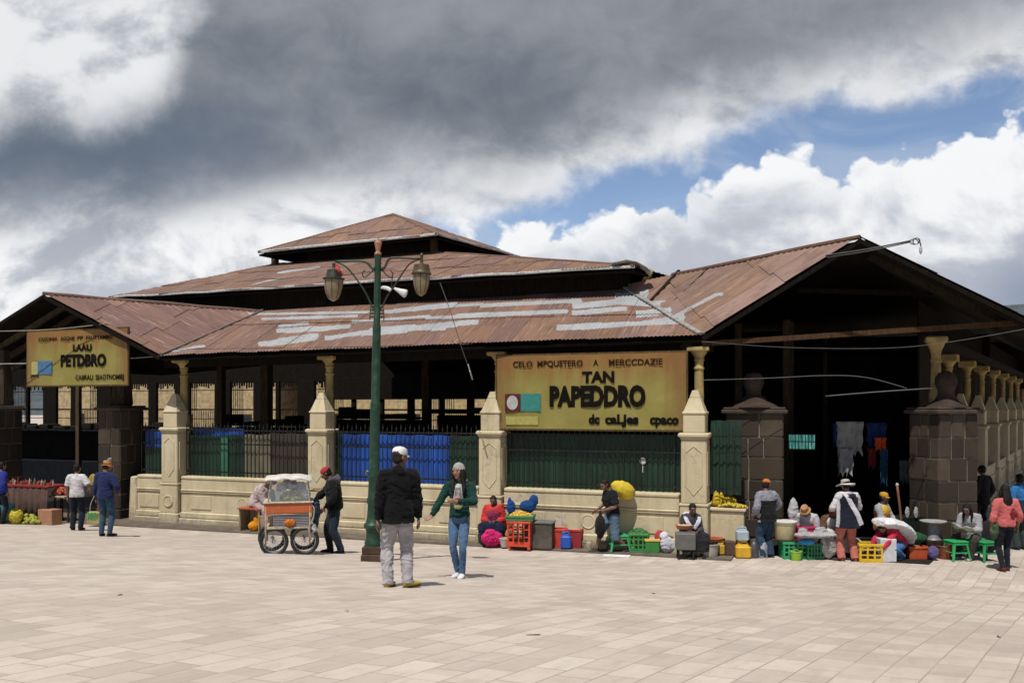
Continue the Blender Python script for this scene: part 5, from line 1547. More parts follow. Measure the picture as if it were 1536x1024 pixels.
# ---- 14 vendor in yellow and orange
p = atz(1322, 19.0)
r14, J14 = seated('vendor in mustard cap and yellow and orange waistcoat seated in the doorway', p, 38, 1.62, dict(skin=(.09, .042, .03), top=dict(col=(0.36, 0.36, 0.38), infl=.03, name='shirt'), vest=dict(col=(0.55, 0.36, 0.05), col2=(0.55, 0.16, 0.02), infl=.05, split=lambda J, q: q.z < J['chest'].z - .05, name='waistcoat'), bottom=dict(skirt=True, col=(0.012, 0.03, 0.02)), shoes=(.02, .02, .02), hair='short', hat=dict(col=(0.50, 0.28, 0.03), brim=.045)), dict(lean=6, headyaw=12, pelvis=(0, 0, .62), footL=(.14, -.34, .075), footR=(-.14, -.34, .075), handL=(.16, -.34, .72), handR=(-.14, -.34, .70)))
# ---- 15 crouching figure under the white cloth
p = atz(1340, 18.2)
r15, J15 = person('crouching person in blue trousers and pink sleeves covered by a white cloth', p, -62, 1.62, dict(pelvis=(0, .18, .36), lean=62, headpitch=64, neckpitch=10, handL=(.14, -.52, .30), handR=(-.14, -.56, .30), footL=(.13, .12, .075), footR=(-.13, .16, .075), kneeL=(.3, -1, .4), kneeR=(-.3, -1, .4)),
    dict(top=dict(col=(0.50, 0.03, 0.07), infl=.03, name='jumper'), bottom=dict(col=(0.06, 0.17, 0.40), thigh=.105, knee=.085, hem=.075), shoes=(.3, .28, .26), hair='tail'))
R = J15['Rc']; c = J15['chest']
cloth_piece('white_cloth', r15, [([c + R @ V((0, .02, .46)), c + R @ V((0, .10, .30)), c + R @ V((0, .16, .05)), c + R @ V((0, .16, -.20)), c + R @ V((0, .11, -.42)), c + R @ V((0, .0, -.56))], [.20, .33, .38, .37, .33, .20], [.07, .11, .13, .13, .11, .07], R @ V((1, 0, 0)))], (0.66, 0.66, 0.67), .013, .016, 8)
# ---- 16 reading woman on the green stool
p = atz(1458, 18.4)
r16, J16 = seated('woman with long dark hair sitting on a green stool reading papers', p, -50, 1.62, dict(skin=(.17, .085, .06), top=dict(col=(0.36, 0.35, 0.37), infl=.03, name='cardigan'), bottom=dict(col=(0.05, 0.044, 0.035), thigh=.105, knee=.085, hem=.075), shoes=(.4, .39, .38), hair='long'), dict(lean=24, headpitch=34, pelvis=(0, 0, .50), handL=(.10, -.40, .66), handR=(-.10, -.42, .66), footL=(.13, -.42, .075), footR=(-.13, -.36, .075)))
# ---- 17 figure in pale pink bent over the box behind the cart
p = ong(383, 797) + NN * .02
r17, J17 = seated('hunched person in a pale pink shawl sitting on the box behind the cart', p, 80, 1.60, dict(skin=(.16, .08, .06), top=dict(col=(0.46, 0.37, 0.37), infl=.06, hem=-.1, girth=1.12, flare=.03, name='shawl', fold=.016), bottom=dict(skirt=True, col=(0.36, 0.29, 0.27), len=.5), shoes=(.1, .08, .07), hair='short', haircol=(.12, .075, .06)), dict(lean=40, headpitch=55, pelvis=(0, .0, .80), handL=(.14, -.40, .66), handR=(-.14, -.40, .66), footL=(.13, -.38, .20), footR=(-.13, -.38, .20)))
# ---- 18 people by the right edge and the left edge
p = atz(1531, 19.4)
r19, J19 = person('person in bright blue jacket walking away at the right edge', p, 190, 1.70, dict(lean=4, headyaw=-10, handL=(.24, -.1, .9)), dict(top=dict(col=(0.03, 0.16, 0.40), infl=.04, hem=-.1, hood=True, name='jacket', col2=(0.02, 0.03, 0.05), split=lambda J, q: q.z < 1.14), bottom=dict(col=(0.03, 0.05, 0.045)), shoes=(.02, .02, .02), hair='short'))
p = atz(1474, 22.0)
r20, J20 = person('dark-haired person in black coat farther along the side colonnade', p, 200, 1.72, dict(lean=2), dict(top=dict(col=(0.016, 0.015, 0.016), infl=.03, hem=-.2, name='coat'), bottom=dict(col=(0.02, 0.02, 0.022)), shoes=(.02, .02, .02), hair='short'))
p = atz(1, 23.2)
r21, J21 = person('person in bright blue jacket at the left end of the stall', p, 150, 1.66, dict(lean=4), dict(top=dict(col=(0.02, 0.03, 0.22), infl=.035, hem=-.1, name='jacket'), bottom=dict(col=(0.012, 0.014, 0.02)), shoes=(.02, .02, .02), hair='short'))
# ================================================================== STREET LAMP
def base(x, y):
    p = ong(x, y); l = loc(p)
    if -1.12 < l.y < .4 and -14 < l.x < 15.1: p.z = .036
    return p
G_LAMP = MAT('metal', (0.012, 0.052, 0.028), metallic=0.2); G_OLD = MAT('metal', (0.035, 0.030, 0.020), metallic=0.2)
def street_lamp():
    p = ong(559, 841)
    root = empty('street_lamp', p, 0, 'tall green street lamp with two lanterns standing on the plaza', 'street lamp')
    root.rotation_euler = (0, rad(1.0), 0)
    k = p.y / F
    z = lambda y: (845 - y) * k
    mb = MB(); mb.box((-.185, -.185, -.05), (.185, .185, z(833)), bev=.02); mb.box((-.17, -.17, z(833)), (.17, .17, z(822)), bev=.015)
    mb.build('plinth', MAT('stone', (0.085, 0.055, 0.040)), root)
    mb = MB()
    mb.lathe([(.150, z(822)), (.150, z(816)), (.125, z(812)), (.120, z(801)), (.135, z(797)), (.168, z(794)), (.168, z(790)), (.13, z(786)), (.112, z(778)), (.104, z(760)), (.120, z(756)), (.120, z(752)), (.102, z(748)), (.096, z(725)), (.108, z(722)), (.108, z(718)), (.094, z(714)), (.086, z(640)), (.090, z(612)), (.090, z(608)), (.078, z(606)), (.073, z(500)), (.073, z(494)), (.060, z(491)), (.057, z(395)), (.062, z(393)), (.057, z(388)), (.045, z(387))], 24)
    mb.build('pole', G_LAMP, root, smooth='auto')
    mb = MB()
    mb.lathe([(.030, z(388)), (.062, z(386)), (.062, z(384)), (.036, z(381)), (.060, z(371)), (.066, z(370)), (.066, z(368)), (.030, z(363)), (.008, z(361)), (.004, z(358))], 8)
    mb.build('finial', MAT('metal', (0.40, 0.19, 0.12), metallic=.2), root)
    mb = MB(); mb.tube([(-.10, -.02, z(712)), (-.13, -.03, z(710)), (-.14, -.03, z(716))], .016, 6, 2); mb.build('bracket', MAT('metal', (.25, .2, .08)), root)
    for s, dxl, ya, yk, yc0, yc1, yb, rc, rb, g0, ye, rag in ((-1, .78, 397, 400, 410, 423, 424, .135, .195, .165, 457, True), (1, .775, 391, 384, 400, 413, 414, .155, .180, .145, 447, False)):
        mb = MB(); x = s * dxl
        mb.tube([(s * .05, 0, z(409)), (s * .12, 0, z(405)), (s * .20, 0, z(ya + 1)), (s * .34, 0, z(ya - 1)), (x * .96, 0, z(ya))], .020, 8, 5)
        mb.tube([(x * .97, 0, z(ya)), (s * .55, 0, z(ya + 9)), (s * .33, 0, z(428)), (s * .19, 0, z(446)), (s * .10, 0, z(462)), (s * .06, 0, z(468))], .014, 8, 5)
        mb.tube([(s * .06, 0, z(407)), (s * .16, 0, z(416)), (s * .24, 0, z(420)), (s * .27, 0, z(414)), (s * .22, 0, z(409))], .011, 6, 5)
        mb.ball((s * .075, 0, z(407)), (.035, .035, .04), 10, 8)
        for q in range(4): mb.ball((s * .085, 0, z(464 + q * 5)), (.026, .024, .018), 8, 6)
        mb.tube([(s * .115, 0, z(460)), (s * .125, 0, z(484))], .010, 6)
        mb.build('arm', G_OLD if s > 0 else G_LAMP, root, smooth=True)
        mb = MB()
        mb.lathe([(rb * .75, z(yb + 2)), (rb, z(yb)), (rb, z(yb - 1.5)), (rc * 1.05, z(yc1 - 2)), (rc, z(yc1 - 5)), (rc * .86, z(yc0)), (rc * .35, z(yc0 - 1)), (.03, z(yc0 - 3)), (.025, z(yk + 4)), (.035, z(yk + 2)), (.03, z(yk)), (.005, z(yk - 2))], 20, TR(x, 0, 0))
        l = mb.build('lantern', MAT('metal', (0.075, 0.060, 0.028) if s > 0 else (0.030, 0.032, 0.024), metallic=.2), root, smooth='auto')
        mb = MB(); pr = []
        for i in range(9):
            t = i / 8; pr.append((max(.01, (g0 * (1 - t ** 2.4 * .62)) if t < .97 else .02), z(yb + 1 + (ye - yb - 1) * t)))
        mb.lathe(pr[::-1], 20, TR(x, 0, 0)); gl = mb.build('lantern_glass', MAT('glass', (0.30, 0.225, 0.13), tr=.25), l, smooth='auto')
        mb = MB()
        for q in range(8):
            a = 2 * PI * q / 8
            mb.tube([(x + math.cos(a) * r * 1.01, math.sin(a) * r * 1.01, zz) for r, zz in pr[:-1]], .006, 5)
        mb.build('lantern_ribs', MAT('metal', (.06, .05, .035)), l)
        if rag:
            mb = MB(); r_ = random.Random(2)
            for q in range(5): mb.ball((x + .03 + q * .022, r_.uniform(-.05, .03), z(404 + q * 3)), (.05, .05, .045), 8, 6)
            me = remesh(mb, .014, 2, .012, 25); me.materials.append(MAT('cloth', (0.45, 0.07, 0.05))); link('red_rag', me, l, True)
    # two pale floodlights bolted to the pole
    for pts in (([(.06, .0, z(437)), (.10, -.01, z(435)), (.20, -.03, z(437)), (.24, -.04, z(440))], [.012, .03, .035, .03]), ([(.30, -.02, z(436)), (.40, -.03, z(440)), (.50, -.04, z(444)), (.53, -.04, z(445))], [.02, .045, .075, .04])):
        mb = MB(); loft(mb, [V(q) for q in pts[0]], pts[1], 12, 3, [r * .6 for r in pts[1]], V((0, 0, 1)))
        mb.build('floodlight', MAT('plastic', (0.62, 0.62, 0.62)), root, smooth=True)
    mb = MB(); mb.tube([(.05, 0, z(437)), (.32, -.02, z(437))], .010, 6); mb.tube([(.24, 0, z(440)), (.27, -.01, z(415))], .010, 6); mb.build('floodlight_bracket', G_OLD, root)
street_lamp()
# ================================================================== FOOD CART
def food_cart():
    p = ong(434, 829)
    root = empty('food_cart', p, rad(13), 'orange food cart on bicycle wheels with glass case and white awning', 'food cart')
    RUB = MAT('plastic', (0.012, 0.012, 0.012)); FR = MAT('metal', (0.42, 0.36, 0.27), metallic=.2); OR = MAT('plastic', (0.50, 0.115, 0.035))
    def wheel(x, y, r):
        mb = MB(); n = 36
        mb.tube([(x + math.cos(2 * PI * i / n) * r, y, r + .035 + math.sin(2 * PI * i / n) * r) for i in range(n + 1)], .033, 10, caps=False)
        w_ = mb.build('wheel', RUB, root, smooth=True)
        mb = MB(); rr = r - .035
        mb.tube([(x + math.cos(2 * PI * i / n) * rr, y, r + .035 + math.sin(2 * PI * i / n) * rr) for i in range(n + 1)], .012, 6, caps=False)
        mb.tube([(x, y - .05, r + .035), (x, y + .05, r + .035)], .022, 10)
        for i in range(18):
            a = 2 * PI * i / 18; s_ = .03 if i % 2 else -.03
            mb.tube([(x, y + s_, r + .035), (x + math.cos(a + .2) * rr, y, r + .035 + math.sin(a + .2) * rr)], .0035, 4)
        mb.build('spokes', MAT('metal', (.35, .35, .35), metallic=.6), w_)
    for x, y in ((-.27, -.30), (.29, -.30), (-.33, .30), (.27, .30)): wheel(x, y, .235)
    mb = MB()
    for x in (-.30, .28): mb.tube([(x, -.30, .27), (x, .30, .27)], .014, 8)
    mb.build('axles', MAT('metal', (.1, .1, .1)), root)
    mb = MB(); mb.box((-.42, -.34, .50), (.40, .34, .545), bev=.012); mb.build('platform', MAT('wood', (0.40, 0.34, 0.25)), root)
    mb = MB()
    for x in (-.42, .38):
        for y in (-.33, .33): mb.tube([(x, y, .20), (x, y, .50), (x, y, 1.02)], .016, 8)
    mb.tube([(.38, -.33, .98), (.46, -.33, .88), (.44, -.33, .68), (.36, -.33, .52), (.40, -.33, .30)], .017, 8, 4)
    mb.tube([(.38, .33, .98), (.46, .33, .88), (.44, .33, .68), (.36, .33, .52)], .017, 8, 4)
    for y in (-.33, .33): mb.tube([(-.42, y, .78), (.38, y, .78)], .012, 8)
    for x, z_ in ((-.42, .96), (.38, .96), (-.42, .52), (.38, .78)): mb.tube([(x, -.33, z_), (x, .33, z_)], .012, 8)
    mb.build('frame', FR, root, smooth=True)
    mb = MB(); mb.box((-.44, -.345, .80), (.42, -.32, .985), bev=.008); mb.box((-.44, .32, .80), (.42, .345, .985), bev=.008); mb.box((-.445, -.319, .80), (-.42, .319, .985), bev=.008); mb.box((.40, -.319, .80), (.425, .319, .985), bev=.008)
    mb.build('side_panel', OR, root)
    mb = MB(); mb.box((-.47, -.37, .988), (.45, .37, 1.012), bev=.008); mb.build('counter', MAT('wood', (.50, .43, .32)), root)
    # lower shelf: woven crate and goods
    mb = MB(); mb.box((-.28, -.30, .55), (.37, .25, .78), bev=.01)
    mb.build('lower_box', MAT('plastic', (0.20, 0.05, 0.03)), root)
    mb = MB()
    for i in range(7): mb.box((-.29, -.325, .555 + i * .032), (.36, -.312, .570 + i * .032))
    for i in range(22): mb.box((-.285 + i * .030, -.312, .552), (-.275 + i * .030, -.304, .775))
    mb.build('basket_weave', MAT('plastic', (0.30, 0.29, 0.31)), root)
    # glass case
    for x0, x1, y in ((-.38, .38, -.30), (-.38, .38, .30)):
        mb = MB(); mb.faces([V((x0, y, 1.015)), V((x1, y, 1.015)), V((x1 - .04, y, 1.44)), V((x0 + .06, y, 1.44))], [(0, 1, 2, 3)])
        o = mb.build('glass_pane', MAT('pane', (.8, .82, .84)), root); o.modifiers.new('t', 'SOLIDIFY').thickness = .006
    mb = MB()
    for x0, x1 in ((-.38, -.32), (.38, .34)):
        for y in (-.30, .30): mb.tube([(x0, y, 1.01), (x1, y, 1.46)], .014, 8)
    mb.build('case_posts', MAT('metal', (.45, .44, .42), metallic=.3), root)
    mb = MB(); nx, ny = 14, 10; pts = []; q = []
    for j in range(ny + 1):
        for i in range(nx + 1):
            u, v = i / nx * 2 - 1, j / ny * 2 - 1
            zz = 1.50 - .03 * (u * u) - .025 * v * v + .012 * math.sin(i * 1.3 + j) - .02 * (u > .6) * (u - .6)
            if abs(v) > .85: zz -= .03
            pts.append(V((u * .43, v * .38, zz)))
    for j in range(ny):
        for i in range(nx): q.append((j * (nx + 1) + i, j * (nx + 1) + i + 1, (j + 1) * (nx + 1) + i + 1, (j + 1) * (nx + 1) + i))
    mb.faces(pts, q); o = mb.build('awning', MAT('cloth', (0.60, 0.57, 0.52)), root, smooth=True); o.modifiers.new('t', 'SOLIDIFY').thickness = .018
    mb = MB(); mb.tube([(.38, -.30, 1.22), (.52, -.25, 1.23), (.62, -.2, 1.23)], .014, 8, 2); mb.build('push_handle', MAT('wood', (.35, .25, .12)), root)
    r_ = random.Random(4)
    def heap(name, cx, cy, cz, sx, sy, sz, n, r, cols, par=root):
        for ci, c in enumerate(cols):
            mb = MB()
            for i in range(n // len(cols)):
                a = r_.uniform(0, 2 * PI); d = math.sqrt(r_.random())
                x, y = math.cos(a) * d, math.sin(a) * d
                mb.ball((cx + x * sx, cy + y * sy, cz + (1 - d * d) * sz + r_.uniform(0, r)), r * r_.uniform(.8, 1.15), 8, 6)
            yield mb, c
    for mb, c in heap('f', .06, -.10, 1.03, .27, .15, .14, 130, .030, ((0.16, 0.19, 0.03), (0.30, 0.30, 0.06), (0.10, 0.15, 0.03))): 
        o = mb.build('fruit', MAT('produce', c), root, smooth=True)
    for (x, y, z_, c, s_) in ((-.30, -.16, 1.12, (0.02, 0.10, 0.09), (.06, .06, .11)), (-.21, -.17, 1.13, (.52, .54, .60), (.055, .07, .12)), (-.14, -.12, 1.26, (.56, .57, .62), (.10, .07, .08)), (.02, -.05, 1.30, (.55, .55, .60), (.10, .06, .09)), (.20, -.06, 1.27, (.44, .44, .54), (.12, .07, .10)), (.30, -.18, 1.14, (.40, .37, .40), (.09, .07, .09)), (-.05, -.14, 1.38, (.06, .055, .05), (.09, .05, .035)), (.08, -.12, 1.36, (.02, .02, .02), (.06, .05, .04)), (-.27, -.12, 1.36, (.05, .045, .04), (.05, .05, .04))):
        mb = MB(); mb.ball((x, y, z_), s_, 12, 9); me = remesh(mb, .016, 2, .022, 16, x * 9); me.materials.append(MAT('cloth', c)); link('wrapped_goods', me, root, True)
    mb = MB(); mb.ball((.02, -.335, .62), (.10, .03, .07), 12, 8); me = remesh(mb, .012, 1, .02, 22); me.materials.append(MAT('cloth', (0.60, 0.17, 0.02))); link('wrapped_goods', me, root, True)
    mb = MB(); mb.ball((.50, -.12, .78), (.07, .16, .30), 14, 10); me = remesh(mb, .016, 2, .025, 10); me.materials.append(MAT('cloth', (0.035, 0.05, 0.085))); link('hanging_bag', me, root, True)
    mb = MB(); mb.ball((.46, -.28, .48), (.05, .05, .12), 10, 8); me = remesh(mb, .014, 2, .02, 14); me.materials.append(MAT('cloth', (0.5, 0.5, 0.5))); link('hanging_bag', me, root, True)
food_cart()
# ================================================================== WARES
def crate(name, label, cat, p, yaw, w_, d, h, col, group=None, solid=False, rim=None, slots=4, legs=0.0):
    root = empty(name, p, rad(yaw), label, cat, group); m = MAT('plastic', col); z0 = legs
    mb = MB(); t = .018
    mb.box((-w_ / 2, -d / 2, z0), (w_ / 2, d / 2, z0 + .025), bev=.006)
    if legs:
        for x in (-1, 1):
            for y in (-1, 1): mb.box((x * (w_ / 2 - .03) - .03, y * (d / 2 - .03) - .03, 0), (x * (w_ / 2 - .03) + .03, y * (d / 2 - .03) + .03, z0 - .002))
    for (ax, L, off) in ((0, w_, d / 2), (1, d, w_ / 2)):
        for s in (-1, 1):
            M = TR(0, 0, 0, 0 if ax == 0 else PI / 2)
            y0, y1 = sorted((s * (off - t), s * off))
            if solid: mb.box((-L / 2 + .021, y0, z0 + .027), (L / 2 - .021, y1, z0 + h - .052), M)
            else:
                n = slots if ax == 0 else max(2, int(slots * d / w_))
                for i in range(n + 1):
                    x = -L / 2 + .02 + (L - .04) * i / n
                    mb.box((x - .016, y0, z0 + .027), (x + .016, y1, z0 + h - .052), M)
                for zz in (.36, .66): mb.box((-L / 2 + .022, y0 + .003, z0 + h * zz), (L / 2 - .022, y1 - .003, z0 + h * zz + .028), M)
                mb.box((-L / 2 + .021, y0 + .002, z0 + .027), (L / 2 - .021, y1 - .002, z0 + h * .20), M)
    for x in (-1, 1):
        for y in (-1, 1): mb.box((x * (w_ / 2 - .012) - .014, y * (d / 2 - .012) - .014, z0 + .026), (x * (w_ / 2 - .012) + .014, y * (d / 2 - .012) + .014, z0 + h - .051), bev=.004)
    mb.build('body', m, root)
    mb = MB(); r = .022
    for (ax, L, off) in ((0, w_ + .03, d / 2), (1, d - .02, w_ / 2)):
        for s in (-1, 1):
            M = TR(0, 0, 0, 0 if ax == 0 else PI / 2)
            y0, y1 = sorted((s * (off - r), s * (off + .014)))
            mb.box((-L / 2, y0, z0 + h - .05), (L / 2, y1, z0 + h), M, bev=.006)
    mb.build('rim', MAT('plastic', rim) if rim else m, root)
    return root
def stool(label, p, yaw, w_, h, col, group=None):
    root = empty('plastic_stool', p, rad(yaw), label, 'stool', group); m = MAT('plastic', col)
    mb = MB(); mb.box((-w_ / 2, -w_ / 2, h - .035), (w_ / 2, w_ / 2, h), bev=.014); mb.box((-w_ / 2 + .01, -w_ / 2 + .01, h - .085), (w_ / 2 - .01, w_ / 2 - .01, h - .037), bev=.008); mb.build('seat', m, root)
    for x in (-1, 1):
        for y in (-1, 1):
            mb = MB(); a = V((x * (w_ / 2 - .035), y * (w_ / 2 - .035), h - .08)); b = V((x * (w_ / 2 + .015), y * (w_ / 2 + .015), 0))
            loft(mb, [a, b], [.034, .024], 8, 0, [.024, .018], V((x, -y, 0))); mb.build('leg', m, root)
    mb = MB(); q = w_ / 2 - .012
    for zz in (h * .42,):
        for a, b in (((-q, -q), (q, -q)), ((q, -q), (q, q)), ((q, q), (-q, q)), ((-q, q), (-q, -q))): mb.tube([(a[0], a[1], zz), (b[0], b[1], zz)], .015, 6)
    mb.build('stretcher', m, root); return root
def bucket(name, label, cat, p, r0, r1, h, col, rim=None, lid=None, handle=True, fill=None):
    root = empty(name, p, random.uniform(0, 3), label, cat); m = MAT('plastic', col)
    mb = MB(); mb.lathe([(r0 * .96, 0), (r0, .01), (r1 * .96, h * .9), (r1, h * .9), (r1 * 1.03, h * .97), (r1, h), (r1 * .93, h), (r0 * .92, .03), (.0001, .03)], 24); mb.build('body', m, root, smooth='auto')
    if lid: mb = MB(); mb.lathe([(r1 * 1.06, h + .003), (r1 * 1.08, h + .03), (r1 * .9, h + .042), (.0001, h + .045)], 24); mb.build('lid', MAT('plastic', lid), root, smooth='auto')
    if fill: mb = MB(); mb.ball((0, 0, h * .86), (r1 * .92, r1 * .92, h * .22), 16, 8); me = remesh(mb, .018, 1, .02, 20); me.materials.append(MAT('cloth', fill)); link('contents', me, root, True)
    if handle: mb = MB(); mb.tube([(r1 * 1.03 * math.cos(PI * i / 10), -.25 * h * math.sin(PI * i / 10) * .5 - .01, h * .93 - .35 * h * math.sin(PI * i / 10)) for i in range(11)], .006, 6); mb.build('handle', MAT('metal', (.3, .3, .3)), root)
    return root
def blob(name, label, cat, p, r, col, yaw=0, fold=.014, fs=6, vox=.02, extra=(), kind='cloth', group=None, smooth=3):
    """soft bundle, sack or bag"""
    mb = MB(); mb.ball((0, 0, r[2]), r, 16, 12)
    for c, rr in extra: mb.ball(c, rr, 12, 9)
    me = remesh(mb, vox, smooth, fold, fs, r[0] * 50 + r[1] * 31)
    for v in me.vertices:
        if v.co.z < 0.0: v.co.z = 0.0
    me.materials.append(MAT(kind, col)); o = link(name, me, None, True); o.location = p; o.rotation_euler = (0, 0, rad(yaw)); tag(o, label, cat, group); return o
def jug(label, p, yaw, w_, d, h, col, name='jerry_can', cat='jerry can', cap_col=(.4, .05, .04)):
    root = empty(name, p, rad(yaw), label, cat); m = MAT('plastic', col)
    mb = MB(); mb.box((-w_ / 2, -d / 2, 0), (w_ / 2, d / 2, h * .78), bev=.035); mb.box((-w_ / 2 + .03, -d / 2 + .02, h * .775), (w_ / 2 - .03, d / 2 - .02, h * .86), taper=.75, bev=.02)
    mb.lathe([(.035, h * .84), (.035, h * .93), (.03, h * .95)], 14, TR(-w_ * .22, 0, 0))
    mb.build('body', m, root)
    mb = MB(); mb.tube([(-w_ * .05, 0, h * .84), (-w_ * .02, 0, h * .97), (w_ * .25, 0, h * .97), (w_ * .34, 0, h * .82)], .018, 8, 3); mb.build('handle', m, root, smooth=True)
    mb = MB(); mb.lathe([(.04, h * .93), (.04, h * .99), (.03, h)], 14, TR(-w_ * .22, 0, 0)); mb.build('cap', MAT('plastic', cap_col), root)
    return root
def box(name, label, cat, p, yaw, w_, d, h, col, lid=None, kind='plastic', legs=None):
    root = empty(name, p, rad(yaw), label, cat)
    z0 = 0
    if legs:
        z0 = legs
        for x in (-1, 1):
            for y in (-1, 1): mb = MB(); mb.box((x * (w_ / 2 - .05) - .02, y * (d / 2 - .05) - .02, 0), (x * (w_ / 2 - .05) + .02, y * (d / 2 - .05) + .02, z0 - .001)); mb.build('leg', MAT('wood', (.03, .025, .02)), root)
    mb = MB(); mb.box((-w_ / 2, -d / 2, z0), (w_ / 2, d / 2, z0 + h), bev=.012); mb.build('body', MAT(kind, col), root)
    if lid: mb = MB(); mb.box((-w_ / 2 - .02, -d / 2 - .02, z0 + h + .001), (w_ / 2 + .02, d / 2 + .02, z0 + h + .035), bev=.01); mb.build('lid', MAT(kind, lid), root)
    return root
def produce(label, name, cat, p, sx, sy, sz, n, r, col, yaw=0, seed=1):
    r_ = random.Random(seed); mb = MB()
    for i in range(n):
        a = r_.uniform(0, 2 * PI); d = math.sqrt(r_.random())
        mb.ball((math.cos(a) * d * sx, math.sin(a) * d * sy, r * .8 + (1 - d * d) * sz), (r * r_.uniform(.8, 1.3), r, r * r_.uniform(.8, 1.1)), 8, 6, Rz(r_.uniform(0, 3)))
    o = mb.build(name, MAT('produce', col), None, smooth=True); o.location = p; o.rotation_euler = (0, 0, rad(yaw)); o['kind'] = 'thing'; tag(o, label, cat); return o
def up(p, z): return V((p.x, p.y, p.z + z))
# -- around the red poncho vendor
blob('plastic_bag', 'white plastic bag hanging behind the woman in the green jacket', 'bag', up(base(709, 808), .30), (.17, .11, .34), (0.62, 0.63, 0.68), fold=.03, vox=.018, extra=[((0, 0, .66), (.05, .04, .12))], fs=7)
bucket('bucket', 'dark green bucket beside the pink bag, topped with a white bundle', 'bucket', base(727, 816), .15, .17, .20, (0.02, 0.07, 0.035), handle=False)
blob('cloth_bundle', 'white cloth bundle resting on the dark green bucket', 'bundle', up(base(727, 816), .20), (.16, .13, .09), (0.60, 0.58, 0.53), extra=[((.12, .0, .17), (.08, .07, .15))], vox=.016)
blob('tote_bag', 'bright pink patterned bag on the ground before the poncho vendor', 'bag', base(738, 821), (.25, .16, .17), (0.55, 0.02, 0.14), fold=.03, fs=12, vox=.016, extra=[((-.03, -.02, .32), (.12, .10, .07))])
bucket('wicker_basket', 'small white wicker basket between pink bag and red crate', 'basket', base(757, 822), .085, .13, .20, (0.52, 0.48, 0.46), handle=False, fill=(.35, .25, .15))
c = base(781, 824)
crate('plastic_crate', 'upturned bright red slotted crate used as a table beside the poncho vendor', 'crate', c, -14, .52, .42, .56, (0.62, 0.055, 0.018), slots=4, legs=.06)
mb = MB()
for k in range(2):
    for j in range(9): mb.box((-.10 + k * .14, -.232, .17 + j * .035), (-.02 + k * .14 + .012 * (j % 3), -.228, .19 + j * .035))
o = mb.build('printed_marks', MAT('paper', (0.06, 0.015, 0.012)), bpy.data.objects['plastic_crate'])
box('wooden_box', 'grey brown box table with a grey board on top next to the red crate', 'box', base(810, 823), -12, .62, .45, .56, (0.11, 0.095, 0.08), lid=(.17, .17, .175), kind='stone')
t = up(c, .63)
crate('produce_tray', 'green tray heaped with yellow fruit on the red crate', 'tray', t, -10, .60, .42, .12, (0.06, 0.20, 0.07), solid=True)
produce('heap of yellow fruit in the green tray on the red crate', 'yellow_fruit', 'fruit', up(t, .04), .26, .17, .09, 60, .045, (0.62, 0.36, 0.03), -10)
blob('rolled_tarp', 'rolled blue tarpaulin lying on the fruit tray', 'tarpaulin', up(t + V((.16, .20, 0)), .13), (.19, .13, .15), (0.012, 0.06, 0.20), extra=[((.14, 0, .28), (.11, .09, .14))], vox=.018)
blob('folded_cloth', 'smaller folded blue cloth left of the rolled tarpaulin', 'cloth', up(t + V((-.22, .20, 0)), .11), (.10, .08, .16), (0.015, 0.06, 0.24), extra=[((-.03, 0, .28), (.04, .04, .1))], vox=.016)
# -- red crates with the blue bottle
crate('plastic_crate', 'red open crate left of the blue canister by the wall', 'crate', base(838, 822), -8, .34, .36, .42, (0.50, 0.04, 0.02), solid=True)
crate('plastic_crate', 'dark red crate right of the blue canister by the wall', 'crate', base(860, 822), -16, .42, .38, .42, (0.27, 0.018, 0.02), solid=True, rim=(.48, .03, .02))
jug('blue canister standing between two red crates', base(849, 825), -6, .24, .16, .38, (0.012, 0.085, 0.42), 'canister', 'canister', (.03, .2, .6))
r_ = random.Random(3)
for k, (x, y, w_) in enumerate(((880, 822, .40), (899, 826, .30), (897, 818, .34), (872, 818, .3))):
    mb = MB(); mb.box((-w_ / 2, -.16, 0), (w_ / 2, .16, .20), bev=.03, taper=.9); me = remesh(mb, .03, 2, .03, 7, k); me.materials.append(MAT('stone', (0.30, 0.255, 0.18)))
    o = link('stone_block', me, None, True); o.location = base(x, y); o.rotation_euler = (0, 0, k * .5); tag(o, ('large pale stone block right of the dark red crate', 'small pale stone block in front of the others by the wall', 'pale stone block nearest the striding man', 'low pale stone block half behind the dark red crate')[k], 'stone')
    if k == 2: o.location.z += .16
# -- around the striding man
pR, JR = r6, J6
hd = world(r6, J6['neck'])
blob('yellow_sack', 'big bulging yellow sack carried on the shoulder of the striding man', 'sack', V((hd.x + .22, hd.y + .02, hd.z - .17)), (.30, .21, .19), (0.60, 0.44, 0.04), yaw=14, fold=.016, fs=4.5, vox=.018).rotation_euler = (0, rad(28), rad(8))
blob('dark_bag', 'dark bag hanging from the hands of the striding man', 'bag', V((world(r6, J6['wrL']).x - .10, world(r6, J6['wrL']).y, world(r6, J6['wrL']).z - .62)), (.12, .10, .26), (0.016, 0.015, 0.015), vox=.018, extra=[((0, 0, .52), (.035, .03, .12))])
stool('small green stool behind the legs of the striding man', base(928, 828), 6, .40, .36, (0.03, 0.30, 0.12))
o = box('white_board', 'flat white board lying on the paving under the striding man', 'board', ong(925, 834), -12, .58, .24, .025, (0.66, 0.66, 0.64), kind='paper')
crate('plastic_crate', 'bright green crate with leafy tops behind the red cloth', 'crate', base(958, 828), -10, .42, .40, .40, (0.03, 0.24, 0.04))
produce('dark green leafy bunch heaped in the bright green crate', 'leafy_greens', 'greens', up(base(958, 828), .34), .2, .17, .1, 90, .04, (0.03, 0.14, 0.03), seed=5)
crate('plastic_crate', 'small green crate with a yellow rim and a bottle print', 'crate', base(978, 830), -6, .30, .26, .30, (0.04, 0.22, 0.04), rim=(.75, .50, .10), solid=True)
